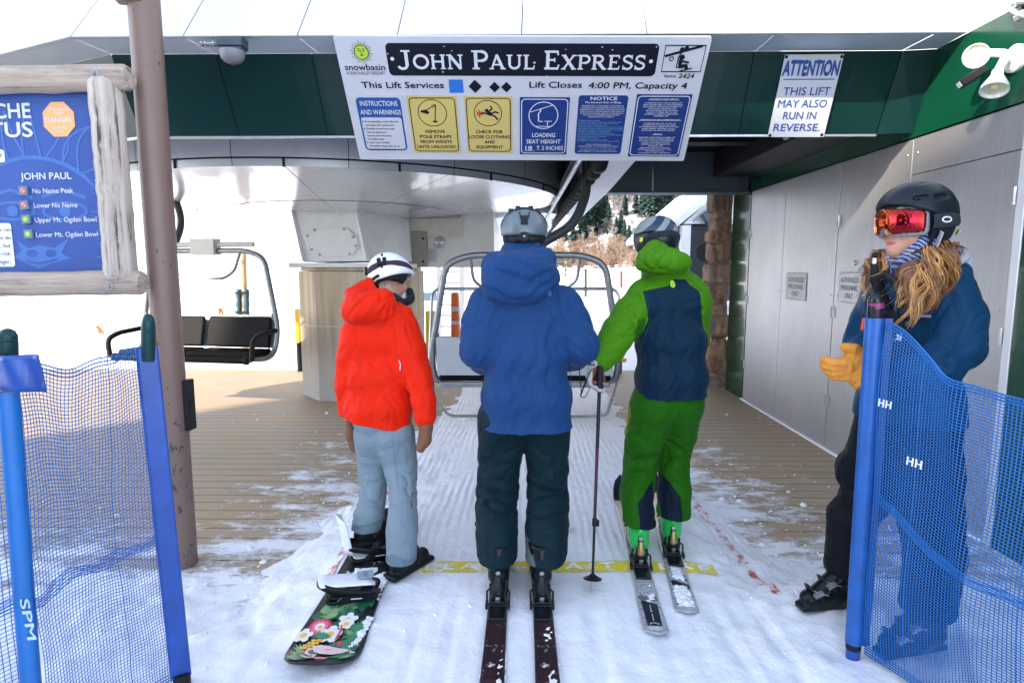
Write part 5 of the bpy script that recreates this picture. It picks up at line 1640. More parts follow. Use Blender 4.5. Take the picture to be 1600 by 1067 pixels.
 tx('AVALANCHE', 77, 107, 168, 173.5, bold=0.0); tx('AREA', 86, 100, 175, 179, bold=0.0); tx('DANGER', 72, 113, 184, 191.5, bold=0.03); tx('USE GATE', 82, 104, 197.5, 202, bold=0.0); tx('ONLY', 87, 101, 204.5, 208, bold=0.0)
 tx('JOHN PAUL', 33, 112, 269.5, 280.5, bold=0.035)
 for s, x0, x1, y in (('No Name Peak', 51.5, 115, 294), ('Lower No Name', 53.5, 121.5, 316.5), ('Upper Mt. Ogden Bowl', 55, 151.5, 339), ('Lower Mt. Ogden Bowl', 57, 153.5, 362)):
  tx(s, x0, x1, y, y + 8, bold=0.012)
 for (x0, x1, y0, y1, rows) in ((-60, 8, 234, 254, ['TERRAIN MAP']), (-90, 21, 349, 417, ['Conditions can', 'change. Please ski', 'with a partner, but', 'know the risk', 'of danger.'])):
  a0, a1 = P(x0, (y0 + y1) / 2)[0], P(x1, (y0 + y1) / 2)[0]; c0, c1 = P(0, y1)[1], P(0, y0)[1]
  mb.plate(rrect(a0, a1, c0, c1, 4 * sc), f, 0.0026, 5)
  for k, s in enumerate(rows):
   hh = 6.5; yy = y0 + 12.5 * k + 6.5
   mb.text(s, f, P(x0 + 5, yy)[0], P(x1 - 4, yy)[0], P(0, yy + hh)[1], P(0, yy)[1], 0.0036, 4, 0.0, align='R')
 panel = mb.build('panel', mm, t)
 for k, (u, v) in enumerate(((39.5, 298.5), (41, 321), (44, 343), (47.5, 366))):
  m2 = MB(); c_ = P(u, v); s_ = 6.6 * sc
  rot = (-2, 6, 1, -1)[k]; cs, sn = math.cos(R(rot)), math.sin(R(rot))
  sq = [(c_[0] + (x * cs - y * sn) * s_, c_[1] + (x * sn + y * cs) * s_) for x, y in ((-1, -1), (1, -1), (1, 1), (-1, 1))]
  m2.prism(sq, f, 0.004, 0.016, 0)
  if k < 2:
   m2.plate(circ(c_[0], c_[1], s_ * .8, 20), f, 0.0165, 1); m2.line(circ(c_[0], c_[1], s_ * .66, 22), s_ * .2, f, 0.017, 2, True); m2.line([(c_[0] - s_ * .42, c_[1] - s_ * .42), (c_[0] + s_ * .42, c_[1] + s_ * .42)], s_ * .2, f, 0.0174, 2)
  else:
   sun_logo(m2, f, c_[0], c_[1], s_ * 1.0, 3, 4, 0.0165, 14, plain=True)
  m2.build('marker', [mGn, flat('marker_pale', (0.4, 0.48, 0.52)), M_RED, M_SUNG, M_INK], panel)
 for (u, v) in ((140, 153), (150.5, 282.5), (162, 419)):
  a, b = P(u, v); m2 = MB(); m2.lathe([(0, .005), (.006, .004), (.007, 0)], f.p(a, b, 0), f.w, 8); m2.build('screw', M_STEEL, panel)
board()

# =================================================================== FIXTURES ON THE CANOPY
def bell():
 q = at(364, 84, 4.02)
 t = thing('alarm_bell', 'grey weatherproof alarm bell hanging under the canopy edge', 'alarm bell', (q.x, q.y, 2.995))
 s = ppm(q)
 z0 = 2.992
 mb = MB(); mb.bb((q.x - 21 * s, q.y - .05, z0 - 0.055), (q.x + 19 * s, q.y + .06, z0)); mb.bb((q.x - 19 * s, q.y - .04, z0 - .075), (q.x + 17 * s, q.y + .05, z0 - .055)); mb.build('housing', M_BLUEB, t, bevel=0.006)
 mb = MB(); mb.lathe([(0.0, -0.078), (0.02, -0.076), (0.05, -0.066), (0.07, -0.045), (0.078, -0.015), (0.078, 0.0), (0.0, 0.005)], (q.x - 1 * s, q.y + .0, z0 - 0.075), (0, 0, 1), 26); mb.build('gong', mat('pitted_grey_paint', (0.20, 0.21, 0.23), 0.5, bump=0.4, bscale=60), t)
 mb = MB(); mb.lathe([(0, 0.006), (.014, .005), (.016, 0)], (q.x - 1 * s, q.y, z0 - 0.153), (0, 0, -1), 10); mb.build('rivet', flat('rust', (0.2, 0.05, 0.03)), t)
 mb = MB(); mb.tube([(q.x - 22 * s, q.y, z0 - 0.03), (q.x - 48 * s, q.y, z0 - 0.028)], 0.012, 10)
 for k in (-27, -40, -46): mb.cyl((q.x + k * s, q.y, z0 - 0.03), (q.x + (k - 3) * s, q.y, z0 - 0.03), 0.019, 0.019, 8)
 mb.build('conduit', M_STEEL, t)
bell()
def lampset():
 c = atx(1589, 92, WX - 0.014)
 t = thing('floodlight', 'white twin head floodlight on the green wall above the worker', 'lamp', c)
 pw = flat('lamp_white', (0.82, 0.82, 0.81), 0.35, coat=0.3); s = ppm(c)
 mb = MB(); mb.lathe([(0.075, 0), (0.075, 0.02), (0.06, 0.035), (0, 0.038)], c, (-1, 0, 0), 22); mb.build('base', pw, t)
 lens = mat('reflector_lens', (0.75, 0.70, 0.45), 0.15, var=0.2, vscale=40)
 def head(neck, d, L=0.125, r=0.068):
  d = V(d).normalized(); q = V(neck)
  mb = MB(); prof = [(0, 0.0), (0.028, 0.0), (0.03, 0.03), (0.045, 0.06), (r * .95, L * .8), (r, L), (r * .93, L), (r * .80, L * .86), (0, L * .84)]
  mb.lathe(prof, q, d, 26); h = mb.build('lamp_head', pw, t)
  m2 = MB(); m2.lathe([(r * .76, L * .88), (r * .55, L * .84), (r * .5, L * .9), (r * .3, L * .84), (r * .28, L * .93), (r * .08, L * .93), (0, L * .95)], q, d, 22); m2.build('lens', lens, h)
 k1 = c + V((-0.09, 0.05, 0.03)); h1 = at(1531, 83, k1.y + 0.05); h2 = at(1559, 112, c.y - 0.06)
 k2 = c + V((-0.075, -0.0, -0.0))
 mb = MB(); mb.tube([c + V((-0.03, 0.0, 0.01)), c + V((-0.07, 0.01, 0.03)), h1], [0.024, 0.024, 0.022], 12); mb.build('arm', pw, t)
 mb = MB(); mb.tube([c + V((-0.03, 0.0, -0.01)), c + V((-0.08, -0.02, 0.0)), h2], [0.024, 0.024, 0.022], 12); mb.build('arm', pw, t)
 e1 = at(1507, 98, k1.y - 0.02); head(h1 - (e1 - h1) * .1, (e1 - h1) + V((-0.0, -0.05, 0)), 0.12, 0.066)
 e2 = at(1553, 143, c.y - 0.10); head(h2, e2 - h2, 0.125, 0.068)
 p, q = at(1541, 107, c.y + .02), at(1499, 133, c.y + .06)
 mb = MB(); mb.beam(p + (q - p) * .25, q, 0.075, 0.05); mb.build('sensor', M_BLACK, t, bevel=0.01)
 mb = MB(); mb.beam(p, p + (q - p) * .3, 0.03, 0.03); mb.build('sensor_bracket', M_BLACK, t)
 mb = MB(); mb.beam(q - (q - p) * .03, q + (q - p) * .02, 0.055, 0.03); mb.build('sensor_eye', flat('pale_lens', (0.6, 0.62, 0.65)), t)
lampset()
mb = MB()
mb.tube(fillet([atx(1612, 2, WX - .03), atx(1588, 3, WX - .05), atx(1578, 12, WX - .06), atx(1590, 24, WX - .06), atx(1618, 28, WX - .04)], 0.04), 0.017, 10)
for (u, v) in ((1586, 8), (1594, 26)): q = atx(u, v, WX - .05); mb.cyl(q + V((0, .02, 0)), q + V((0, -.02, 0.006)), 0.024, 0.024, 10)
o = mb.build('flexible_conduit', M_STEEL, None, loc=tuple(atx(1600, 14, WX))); tag(o, 'loop of grey flexible cable conduit on the green wall at the upper right', 'cable')

# =================================================================== LIFT CHAIRS
def make_chair(label, stem_x, loc, rz, straight_stem):
 low = straight_stem
 t = thing('lift_chair', label, 'lift chair', (0, 0, 0), 'four seat lift chairs')
 grey = mat('chair_steel', (0.24, 0.255, 0.265), 0.38, 0.6, var=0.18, vscale=14, rvar=0.2)
 vin = mat('dark_vinyl', (0.006, 0.006, 0.006), 0.6, spec=0.12, var=0.2, vscale=9, bump=0.2, bscale=90)
 W, zs, zt = 0.86, 0.56, 1.74
 mb = MB()
 loop = [(-W + .1, 0.34, zs - .02), (-W - .02, 0.02, zs - .06), (-W - .03, -0.1, zs + .25), (-W + .12, -0.12, zt - .08), (-W + .34, -0.12, zt), (W - .34, -0.12, zt), (W - .12, -0.12, zt - .08), (W + .03, -0.1, zs + .25), (W + .02, 0.02, zs - .06), (W - .1, 0.34, zs - .02)]
 mb.tube(fillet(loop, 0.16, 7), 0.031, 12); mb.build('bail', grey, t)
 mb = MB(); mb.bb((-W + .05, -0.10, zs - .07), (W - .05, -0.04, zs - .02)); mb.bb((-W + .05, 0.30, zs - .06), (W - .05, 0.35, zs - .02)); mb.build('seat_frame', grey, t, bevel=0.01)
 for s in (-1, 1):
  mb = MB(); mb.prism(rrect(s * .43 - .40, s * .43 + .40, -.05, .40, .04), Fr((0, 0, zs - .02), (1, 0, 0), (0, 1, 0.02)), 0, 0.07); mb.build('seat', vin, t, bevel=0.02)
  mb = MB(); mb.prism(rrect(s * .43 - .40, s * .43 + .40, .0, .36, .03), Fr((0, -0.02, zs + .06), (1, 0, 0), (0, -0.24, 1)), -0.05, 0.0); b_ = mb.build('backrest', vin, t, bevel=0.02)
  mb = MB(); mb.prism(rrect(s * .43 - .405, s * .43 + .405, -.01, .375, .02), Fr((0, -0.085, zs + .06), (1, 0, 0), (0, -0.24, 1)), 0, 0.012); mb.build('back_plate', flat('pale_aluminium', (0.5, 0.53, 0.55), 0.4, metal=0.5), t)
 mb = MB(); mb.tube([(-W + .05, 0.42, zs - .02), (W - .05, 0.42, zs - .02)], 0.042, 12); mb.build('front_roll', vin, t)
 for s in (-1, 0, 1):
  mb = MB(); mb.tube([(s * .82, .42, zs - .022), (s * .82 + .03, .42, zs - .022)], 0.048, 12); mb.build('clamp', M_BLACK, t)
 for s in (-1, 1):
  x = s * (W + .02)
  mb = MB(); mb.tube(fillet([(x, -0.06, zs + .26), (x, 0.30, zs + .24), (x + s * .02, 0.44, zs + .18), (x, 0.44, zs - .02)], .07), 0.028, 10); mb.build('armrest', M_BLACK, t)
  mb = MB(); mb.tube([(x - s * .1, -.06, zs + .04), (x - s * .05, -.08, zs + .45), (x, -.12, zs + .46)], 0.012, 6); mb.build('strut', grey, t)
 mb = MB(); zb = 1.42
 mb.tube(fillet([(-.52, .0, zt - .02), (-.50, .10, zt - .24), (-.40, .16, zb), (-W, .16, zb), (-W - .05, .14, zb - .05), (-W - .08, .05, .6), (-W - .05, .22, .30), (-W + .08, .34, .10), (W - .25, .34, .10)] if low else [(-.52, .0, zt - .02), (-.50, .10, zt - .24), (-.40, .16, zb), (W, .16, zb)], .06), 0.016, 8)
 mb.tube(fillet([(.52, .0, zt - .02), (.50, .10, zt - .24), (.40, .16, zb), (W, .16, zb)], .06), 0.016, 8)
 if low: mb.tube(fillet([(-W + .02, .16, zb), (W + .0, .16, zb), (W + .05, .14, zb - .05), (W + .06, .05, .62), (W - .02, .30, .12), (W - .25, .34, .10)], .06), 0.016, 8)
 mb.build('restraint_bar', mat('bar_steel', (0.36, 0.38, 0.39), 0.35, 0.7, var=0.1), t)
 mb = MB()
 if straight_stem:
  mb.bb((-.34, -0.17, zt - .085), (.34, -0.07, zt - .035)); mb.bb((.0, -.17, zt - .03), (.24, -.07, zt + .06))
 else:
  mb.tube([(-.62, -0.12, zt + .07), (.62, -0.12, zt + .07)], 0.03, 10); mb.bb((-.15, -0.19, zt - .05), (.16, -0.05, zt + .14)); mb.bb((.42, -.16, zt + .02), (.55, -.08, zt + .13))
 mb.build('crosshead', M_CREAM if not straight_stem else grey, t, bevel=0.008)
 mb = MB()
 if straight_stem:
  st = [(stem_x, -.12, zt + .05), (stem_x + .05, -.12, zt + .12), (stem_x + .34, -.08, zt + .28), (stem_x + .46, -.02, zt + .62), (stem_x + .40, 0, 2.62)]
  mb.tube(fillet(st, .2, 8), 0.045, 14)
 else:
  mb.tube(fillet([(stem_x, -.12, zt + .05), (stem_x, -.30, zt + .35), (stem_x, -.1, 2.6)], .2, 8), 0.04, 12)
 mb.build('hanger', mat('dark_hanger_paint', (0.05, 0.06, 0.065), 0.35, var=0.2), t)
 t.location = loc; t.rotation_euler = (0, 0, rz)
 return t
zc_ = 5.95
make_chair('grey lift chair with its hanger arm just ahead of the three guests', 0.12, (0.045, 5.75, -0.08), 0.0, True)
make_chair('dark cushioned lift chair turning round the bullwheel beyond the brown pole', 0.42, (-3.72, 7.0, 0.0), R(180 - 9), False)

# =================================================================== NETS
M_NET = mat('blue_net', (0.007, 0.125, 0.40), 0.5, var=0.1, vscale=5)
M_SLEEVE = mat('blue_vinyl_sleeve', (0.008, 0.058, 0.29), 0.35, var=0.28, vscale=7, coat=0.05, bump=0.15, bscale=14)
M_BAMBOO = mat('dark_green_pole', (0.01, 0.04, 0.045), 0.3, var=0.3, vscale=15)
def net_mesh(mb, top, bot, nu, nv, w, sag, mi=0):
 """Real strands: top/bot are callables of t (0..1) giving the edge points; sag(t,s) moves a knot."""
 P = [[None] * (nv + 1) for _ in range(nu + 1)]
 for i in range(nu + 1):
  a, b = top(i / nu), bot(i / nu)
  for j in range(nv + 1):
   P[i][j] = a + (b - a) * (j / nv) + sag(i / nu, j / nv)
 def strand(pts, thick, edge):
  n = len(pts); vs = []; fs = []
  for i, p in enumerate(pts):
   d = (pts[min(i + 1, n - 1)] - pts[max(i - 1, 0)]).normalized()
   x = (edge - d * edge.dot(d)).normalized(); y = d.cross(x)
   r = thick / 2
   for (cx, cy) in ((-1, -.5), (1, -.5), (0, .9)):
    vs.append(p + x * (cx * r) + y * (cy * r))
  for i in range(n - 1):
   for k in range(3):
    l = (k + 1) % 3; fs.append((3 * i + k, 3 * i + l, 3 * i + 3 + l, 3 * i + 3 + k))
  mb.add(vs, fs, mi)
 for j in range(nv + 1):
  th = w * (1.9 if j < 3 or j > nv - 4 else 1.0)
  strand([P[i][j] for i in range(nu + 1)], th, V((0, 0, 1)))
 hd = (top(1) - top(0)); hd.z = 0; hd.normalize()
 for i in range(nu + 1):
  strand([P[i][j] for j in range(nv + 1)], w * (1.6 if i % 31 == 14 else 1.0), hd)
def pole_tip(mb, base, top, r):
 base, top = V(base), V(top); d = (top - base).normalized(); L = (top - base).length
 mb.lathe([(r * .9, 0), (r, .01), (r, L * .62), (r * .92, L * .63), (r * .98, L * .66), (r * .95, L * .80), (r * .70, L * .93), (r * .3, L * .99), (0, L)], base, d, 18)
def right_fence():
 A = V((1.337, 2.26, 0))
 d = V((0.30, -0.952, 0)).normalized()
 t = thing('safety_net_fence', 'blue net fence on a padded post in front of the lift worker', 'fence', (A.x, A.y, -0.02))
 pt = at(1367, 497, 2.26); pb = at(1333.5, 1003, 2.25)
 mb = MB(); mb.tube([pb, pb + (pt - pb) * .5, pt], [0.031, 0.032, 0.033], 18); o = mb.build('post_sleeve', mat('worn_blue_sleeve', (0.009, 0.092, 0.35), 0.38, var=0.25, vscale=9, bump=0.25, bscale=22), t)
 mb = MB(); mb.beam(pb + V((0.035, -.02, 0)), pt + V((0.04, -.02, -.0)), 0.028, 0.006); mb.build('sleeve_hem', M_SLEEVE, o)
 mb = MB(); pole_tip(mb, pt - V((0, 0, .03)), at(1368, 457, 2.26), 0.026); o = mb.build('post_tip', flat('black_plastic', (0.012, 0.014, 0.017), 0.25, coat=0.3), t)
 mb = MB(); q0, q1 = at(1368, 482, 2.26), at(1368, 473, 2.26); mb.cyl(q0, q1, 0.0272, 0.0272, 18); mb.build('tape_band', flat('magenta_tape', (0.22, 0.02, 0.13), 0.4), o)
 mb = MB(); q0, q1 = at(1335, 1006, 2.25), at(1332.5, 1023, 2.25); mb.cyl(pb, q1 + V((0, 0, 0.03)), 0.028, 0.028, 14, 0); mb.cyl(q1 + V((0, 0, .03)), q1 - V((0, 0, .03)), 0.026, 0.026, 14, 1); mb.build('post_foot', [M_BLACK, M_SLEEVE], t)
 L = 2.2
 def top(s):
  x = s * L
  z = 1.345 - 0.16 * sstep(0.0, 0.30, np.array(x)) - 0.03 * x + 0.012 * math.sin(x * 9)
  return A + d * (x + 0.035) + V((0.0, 0, float(z)))
 def bot(s):
  x = s * L
  return A + d * (x + 0.03) + V((0.02, 0, 0.035 + 0.01 * math.sin(x * 7)))
 nrm = V((d.y, -d.x, 0))
 def sag(s, k):
  x = s * L
  b = 0.035 * math.sin(k * 3.1) * math.sin(x * 3.0 + 0.5) + 0.009 * math.sin(k * 9 + x * 6) + 0.022 * math.exp(-((x - .27 - .22 * k) / .05) ** 2)
  dz = 0.018 * math.sin(x * 5 + k * 4)
  return nrm * b + V((0, 0, dz * math.sin(k * 3.14)))
 mb = MB(); net_mesh(mb, top, bot, 184, 110, 0.0034, sag); net = mb.build('net', M_NET, t)
 # heavier woven band across the middle
 mb = MB()
 for j in range(5):
  pts = []
  for i in range(80):
   s = i / 79; k = 0.44 + 0.004 * j + 0.06 * s + 0.01 * math.sin(s * 12) - 0.012 * math.exp(-s * 9)
   k = 0.505 + 0.006 * j + 0.012 * math.sin(s * 14)
   a, b = top(s), bot(s); pts.append(a + (b - a) * k + sag(s, k) + nrm * -0.002)
  mb.tube(pts, 0.0022, 5)
 mb.build('woven_band', M_NET, net)
 for (u, v, s) in ((1383, 631, 0.68), (1429, 723, 0.72)):
  # white letters woven into the net
  x = 0.0
  for k in range(60):
   p = A + d * (k * 0.02 + .03)
   if ray(u, v).normalized().cross((p - CAMP).normalized()).z <= 0 or True:
    pass
  q = on_plane(u, v, A + V((0.03, 0, 0)) - nrm * 0.012 * 0, nrm)
  f = Fr(q + (CAMP - q).normalized() * 0.11, -d if (-d).x > 0 else d, (0, 0, 1))
  f = Fr(f.o, d, (0, 0, 1))
  m2 = MB(); w_, h_ = 0.048 * s, 0.021 * s
  for sx in (0, 1):
   x0 = (-1 + sx * 0.92) * w_
   for (p, r_) in (((x0 + .2 * w_, 0), (x0 + .2 * w_ + .06 * w_, 1)), ((x0 + .75 * w_, 0), (x0 + .75 * w_ + .06 * w_, 1))):
    m2.line([(p[0], -h_ / 1.0), (r_[0], h_)], 0.2 * w_, f, 0.0, 0)
   m2.line([(x0 + .2 * w_, 0), (x0 + .8 * w_, 0)], 0.3 * h_, f, 0.0006, 0)
  m2.build('woven_mark', flat('mark_white', (0.75, 0.78, 0.82)), net)
right_fence()
def left_fence():
 A = V((-1.29, 2.08, 0)); B = V((-1.43, 1.64, 0))
 t = thing('safety_net_fence', 'blue net fence with sleeved posts and a vinyl flap in front of the brown pole', 'fence', (A.x, A.y, -0.02))
 pt, pb = at(230, 542, 2.08), at(284, 1058, 2.08)
 fw = (pt - CAMP).normalized(); side = fw.cross(V((0, 0, 1))).normalized()
 mb = MB(); mb.beam(pb, pt, 0.066, 0.022, 0, up=side.cross(V((0, 0, 1)))); mb.beam(pb + V((-.02, -.014, 0)), pt + V((-.02, -.014, 0)), 0.026, 0.012, 0, up=side.cross(V((0, 0, 1))))
 mb.build('post_sleeve', M_SLEEVE, t, bevel=0.006)
 mb = MB(); pole_tip(mb, pt - V((0, 0, .05)), at(232, 490, 2.08), 0.0235); mb.build('post_tip', M_BAMBOO, t)
 mb = MB(); mb.cyl(pb + V((0, 0, .02)), pb - V((0, 0, .08)), 0.03, 0.03, 14); mb.build('post_foot', M_BLACK, t)
 qt, qb = at(13, 612, 1.64), at(50, 1090, 1.64)
 mb = MB(); mb.tube([qb, qt], 0.026, 16); o = mb.build('post_sleeve', mat('bright_blue_sleeve', (0.008, 0.13, 0.42), 0.4, var=0.12, vscale=6), t)
 mb = MB(); f = Fr(at(40, 985, 1.61), (1, 0, 0.1), (-0.1, 0, 1)); side_ = Fr(f.o, (0.12, 0, -1), (1, 0, 0.12))
 mb.text('SPM', Fr(at(34, 936, 1.612), (0.09, 0, -1), (1, 0, 0.09)), 0, 0.125, -0.006, 0.022, 0.0, 0, 0.03)
 mb.build('printed_mark', flat('faded_print', (0.45, 0.58, 0.72)), o)
 mb = MB(); pole_tip(mb, at(13, 566, 1.64), at(12, 513, 1.64), 0.0235); mb.build('post_tip', M_BAMBOO, t)
 # vinyl flap folded round the near post
 mb = MB(); fl = Fr(at(32, 582, 1.60), (1, -0.25, 0.03), (0, 0, 1))
 g = []
 for i in range(13):
  for j in range(7):
   a = -0.12 + 0.178 * i / 12; b = -0.048 + 0.096 * j / 6
   g.append(fl.p(a, b - 0.008 * (i / 12) * (j < 3), 0.006 * math.sin(i * .9 + j * .5) + 0.012 * math.cos((i - 5) * .5)))
 mb.add(g, [(i * 7 + j, i * 7 + 7 + j, i * 7 + 8 + j, i * 7 + 1 + j) for i in range(12) for j in range(6)], 0, True)
 ob = mb.build('vinyl_flap', M_SLEEVE, t); sm = ob.modifiers.new('thick', 'SOLIDIFY'); sm.thickness = 0.004
 ext = (B - A).normalized()
 def net(S, E, zt0, zt1, nu, ph, name):
  n_ = V(((E - S).y, -(E - S).x, 0)).normalized()
  top = lambda s: S + (E - S) * s + V((0, 0, zt0 + (zt1 - zt0) * s - 0.022 * math.sin(s * 3.14) + .006 * math.sin(s * 17)))
  bot = lambda s: S + (E - S) * s + V((0, 0, 0.0))
  def sag(s, k):
   return n_ * (0.03 * math.sin(k * 3.14) * math.sin(s * 3.14 + ph) + 0.005 * math.sin(k * 11 + s * 9) + .0015 * math.sin(s * 37 + 2.5 * math.sin(k * 5)) + .002 * math.sin(k * 34 + s * 7)) + V((0, 0, .012 * math.sin(s * 7 + k * 6)))
  mb = MB(); net_mesh(mb, top, bot, nu, 104, 0.0025, sag); o = mb.build(name, M_NET, t)
  m2 = MB()
  for j in range(5):
   pts = []
   for i in range(60):
    s = i / 59; k = 0.53 + 0.007 * j + 0.008 * math.sin(s * 15 + j * .2)
    a, b = top(s), bot(s); pts.append(a + (b - a) * k + sag(s, k) - n_ * .002)
   m2.tube(pts, 0.002, 5)
  for j in range(3):
   x0 = 0.1 + 0.45 * j
  m2.build('woven_band', M_NET, o)
 sd = V((0.03, 0, 0))
 net(A - sd, B + sd * .4, 1.265, 1.285, 42, 0.0, 'net')
 net(B - sd * .5, B + ext * 0.9 + V((-0.25, 0, 0)), 1.285, 1.24, 64, 1.0, 'net')
left_fence()

# =================================================================== FLAG ROPE, MARKER POSTS, BACKGROUND BITS
def rope():
 pts = [at(-60, 545, 14), at(50, 521, 14.2), at(152, 508, 14.4), at(295, 488, 14.8), at(343, 480, 15), at(425, 472, 15.4), at(470, 476, 16)]
 mb = MB(); mb.tube(pts, 0.006, 5); o = mb.build('marker_rope', flat('pale_rope', (0.5, 0.45, 0.4)), None, loc=tuple(pts[1])); tag(o, 'thin pale rope strung across the snow behind the turning chair', 'rope')
 lab = ['long orange ribbon at the left end of the rope beside the near fence post', 'curled orange ribbon on the rope just left of the brown pole', 'forked orange ribbon on the rope just right of the brown pole', 'short orange ribbon on the rope beside the padded post']
 for k, (p, s) in enumerate(((at(47, 522, 14.2), 1.2), (at(151, 509, 14.4), 1.0), (at(295, 489, 14.8), 1.0), (at(343, 481, 15.0), .9))):
  mb = MB()
  for (dx, L) in ((-.03, .20), (.07, .24)):
   a = p + V((dx * .2, 0, 0)); q = p + V((dx + (.1 if k == 1 else 0), -.01, -L * s)); x = V((.032 * s, .01, 0))
   mb.add([a - x, a + x, (a + q) / 2 + x + V((.015, .02, 0)), q + x * .8, q - x * .6, (a + q) / 2 - x + V((.015, .02, 0))], [(0, 1, 2, 5), (5, 2, 3, 4)])
  o = mb.build('ribbon', flat('orange_ribbon', (0.40, 0.075, 0.004), 0.6), None, loc=tuple(p)); tag(o, lab[k], 'ribbon', 'orange ribbons on the rope')
  sm = o.modifiers.new('thick', 'SOLIDIFY'); sm.thickness = 0.004
rope()
def padded_post():
 Y = 11.0
 p0, p1 = at(382, 560, Y), at(380, 392, Y)
 t = thing('padded_post', 'wooden post wrapped in a dark blue pad beyond the turning chair', 'post', (p0.x, Y, p0.z))
 mb = MB(); mb.cyl(p0 + V((0, 0, -.3)), p1, 0.065, 0.055, 12); mb.build('post', mat('pale_wood', (0.5, 0.33, 0.2), 0.7, vscale=8, stretch=(6, 6, 1)), t)
 a, b = at(382, 522, Y), at(381, 452, Y)
 mb = MB(); n = 14
 pts = [a + (b - a) * (i / n) for i in range(n + 1)]
 mb.tube([p + V((-.07, -.05, 0)) for p in pts], [0.05 + .008 * math.sin(i * 2.2) for i in range(n + 1)], 10); mb.tube([p + V((.07, -.05, 0)) for p in pts], [0.05 + .008 * math.cos(i * 2) for i in range(n + 1)], 10)
 pd = mb.build('pad', mat('blue_pad', (0.02, 0.06, 0.09), 0.6, var=0.3, vscale=9), t)
 for k in (.08, .5, .93):
  mb = MB(); p = a + (b - a) * k; mb.bb(p + V((-.125, -.112, -.015)), p + V((.125, -.098, .015))); mb.build('strap', M_BLACK, pd)
padded_post()
def marker(u, v0, v1, Y, cols, label, r=0.035):
 a, b = at(u, v1, Y), at(u, v0, Y)
 mb = MB(); n = 8
 for k in range(n):
  mb.cyl(a + (b - a) * (k / n), a + (b - a) * ((k + 1) / n), r, r, 8, (k * 3 + 1) % len(cols))
 o = mb.build('marker_post', cols, None, loc=tuple(a)); tag(o, label, 'post', 'marker posts in the snow')
Mg, My, Mo = flat('bamboo_green', (0.10, 0.14, 0.06), 0.6), flat('bamboo_tan', (0.40, 0.31, 0.12), 0.6), flat('bamboo_brown', (0.28, 0.14, 0.09), 0.6)
marker(884, 400, 432, 26, [My, Mg], 'tan and green bamboo marker just right of the hooded blue jacket', .05)
marker(915, 420, 464, 19, [My, Mg, My], 'green banded bamboo marker inside the right side of the lift chair', .045)
marker(971, 424, 450, 19, [Mo], 'brown bamboo marker beside the shoulder of the green jacket', .045)
def yellow_post(u, v0, v1, Y, w, label, black=False):
 a, b = at(u, v1, Y), at(u, v0, Y)
 t = thing('safety_post', label, 'post', a, 'yellow safety posts')
 mb = MB(); mb.bb((a.x - w, Y, a.z if not black else (a.z + (b.z - a.z) * .35)), (a.x + w, Y + .1, b.z)); mb.build('pad', flat('safety_yellow', (0.80, 0.52, 0.02), 0.5), t, bevel=0.01)
 mb = MB(); mb.cyl((a.x, Y + .05, -.3), (a.x, Y + .05, a.z + (b.z - a.z) * (.36 if black else .05)), 0.04, 0.04, 10); mb.build('post', M_BLACK, t)
yellow_post(465, 483, 536, 9.4, .03, 'narrow yellow post just left of the concrete pillar')
yellow_post(673, 486, 605, 7.6, .055, 'yellow padded post with a black foot left of the lift chair', True)
yellow_post(969, 560, 566, 9.3, .1, 'low yellow block on the boards right of the lift chair')
p0 = at(712, 540, 8.6); mb = MB(); mb.lathe([(0.0, 0), (.11, 0), (.11, .04), (.07, .07), (.062, .55), (.06, .72), (.04, .76), (0, .765)], (p0.x, p0.y, at(712, 540, 8.6).z), (0, 0, 1), 18)
for z in (.3, .5): mb.lathe([(.0625, z), (.066, z + .005), (.066, z + .06), (.0615, z + .065)], (p0.x, p0.y, p0.z), (0, 0, 1), 18, 1)
o = mb.build('orange_delineator', [flat('hi_vis_orange', (0.80, 0.16, 0.03), 0.45), flat('grey_band', (0.6, 0.6, 0.6), 0.3)], None, loc=tuple(p0)); tag(o, 'orange tubular delineator post beside the white ladder behind the chair', 'post')
def ladder():
 Y = 11.8; t = thing('white_ladder', 'white steel service ladder with rungs behind the lift chair', 'ladder', at(705, 545, Y))
 for u in (686, 722):
  mb = MB(); mb.beam(at(u, 560, Y), at(u, 405, Y), 0.09, 0.06); mb.build('rail', M_WHITE, t)
 for k in range(8):
  v = 425 + k * 17; mb = MB(); mb.beam(at(686, v, Y), at(722, v, Y), 0.05, 0.05); mb.build('rung', M_WHITE, t)
ladder()
def far_cabin():
 Y = 26; a, b = at(640, 470, Y), at(682, 457, Y)
 t = thing('snow_cabin', 'far white cabin with one long dark window left of the lift chair', 'cabin', (a.x, Y, a.z - .6))
 mb = MB(); mb.bb((a.x - .8, Y, a.z - 1.2), (b.x + .6, Y + 3, b.z + 1.0)); mb.build('wall', M_WHITE, t)
 mb = MB(); mb.bb((a.x, Y - .03, a.z), (b.x, Y - .004, b.z)); mb.build('window', mat('blue_dark_glass', (0.05, 0.09, 0.13), 0.1), t)
 mb = MB(); mb.bb((a.x - 1.0, Y - .3, b.z + 1.003), (b.x + .8, Y + 3.3, b.z + 1.3)); mb.build('roof', M_SNOW, t)
far_cabin()
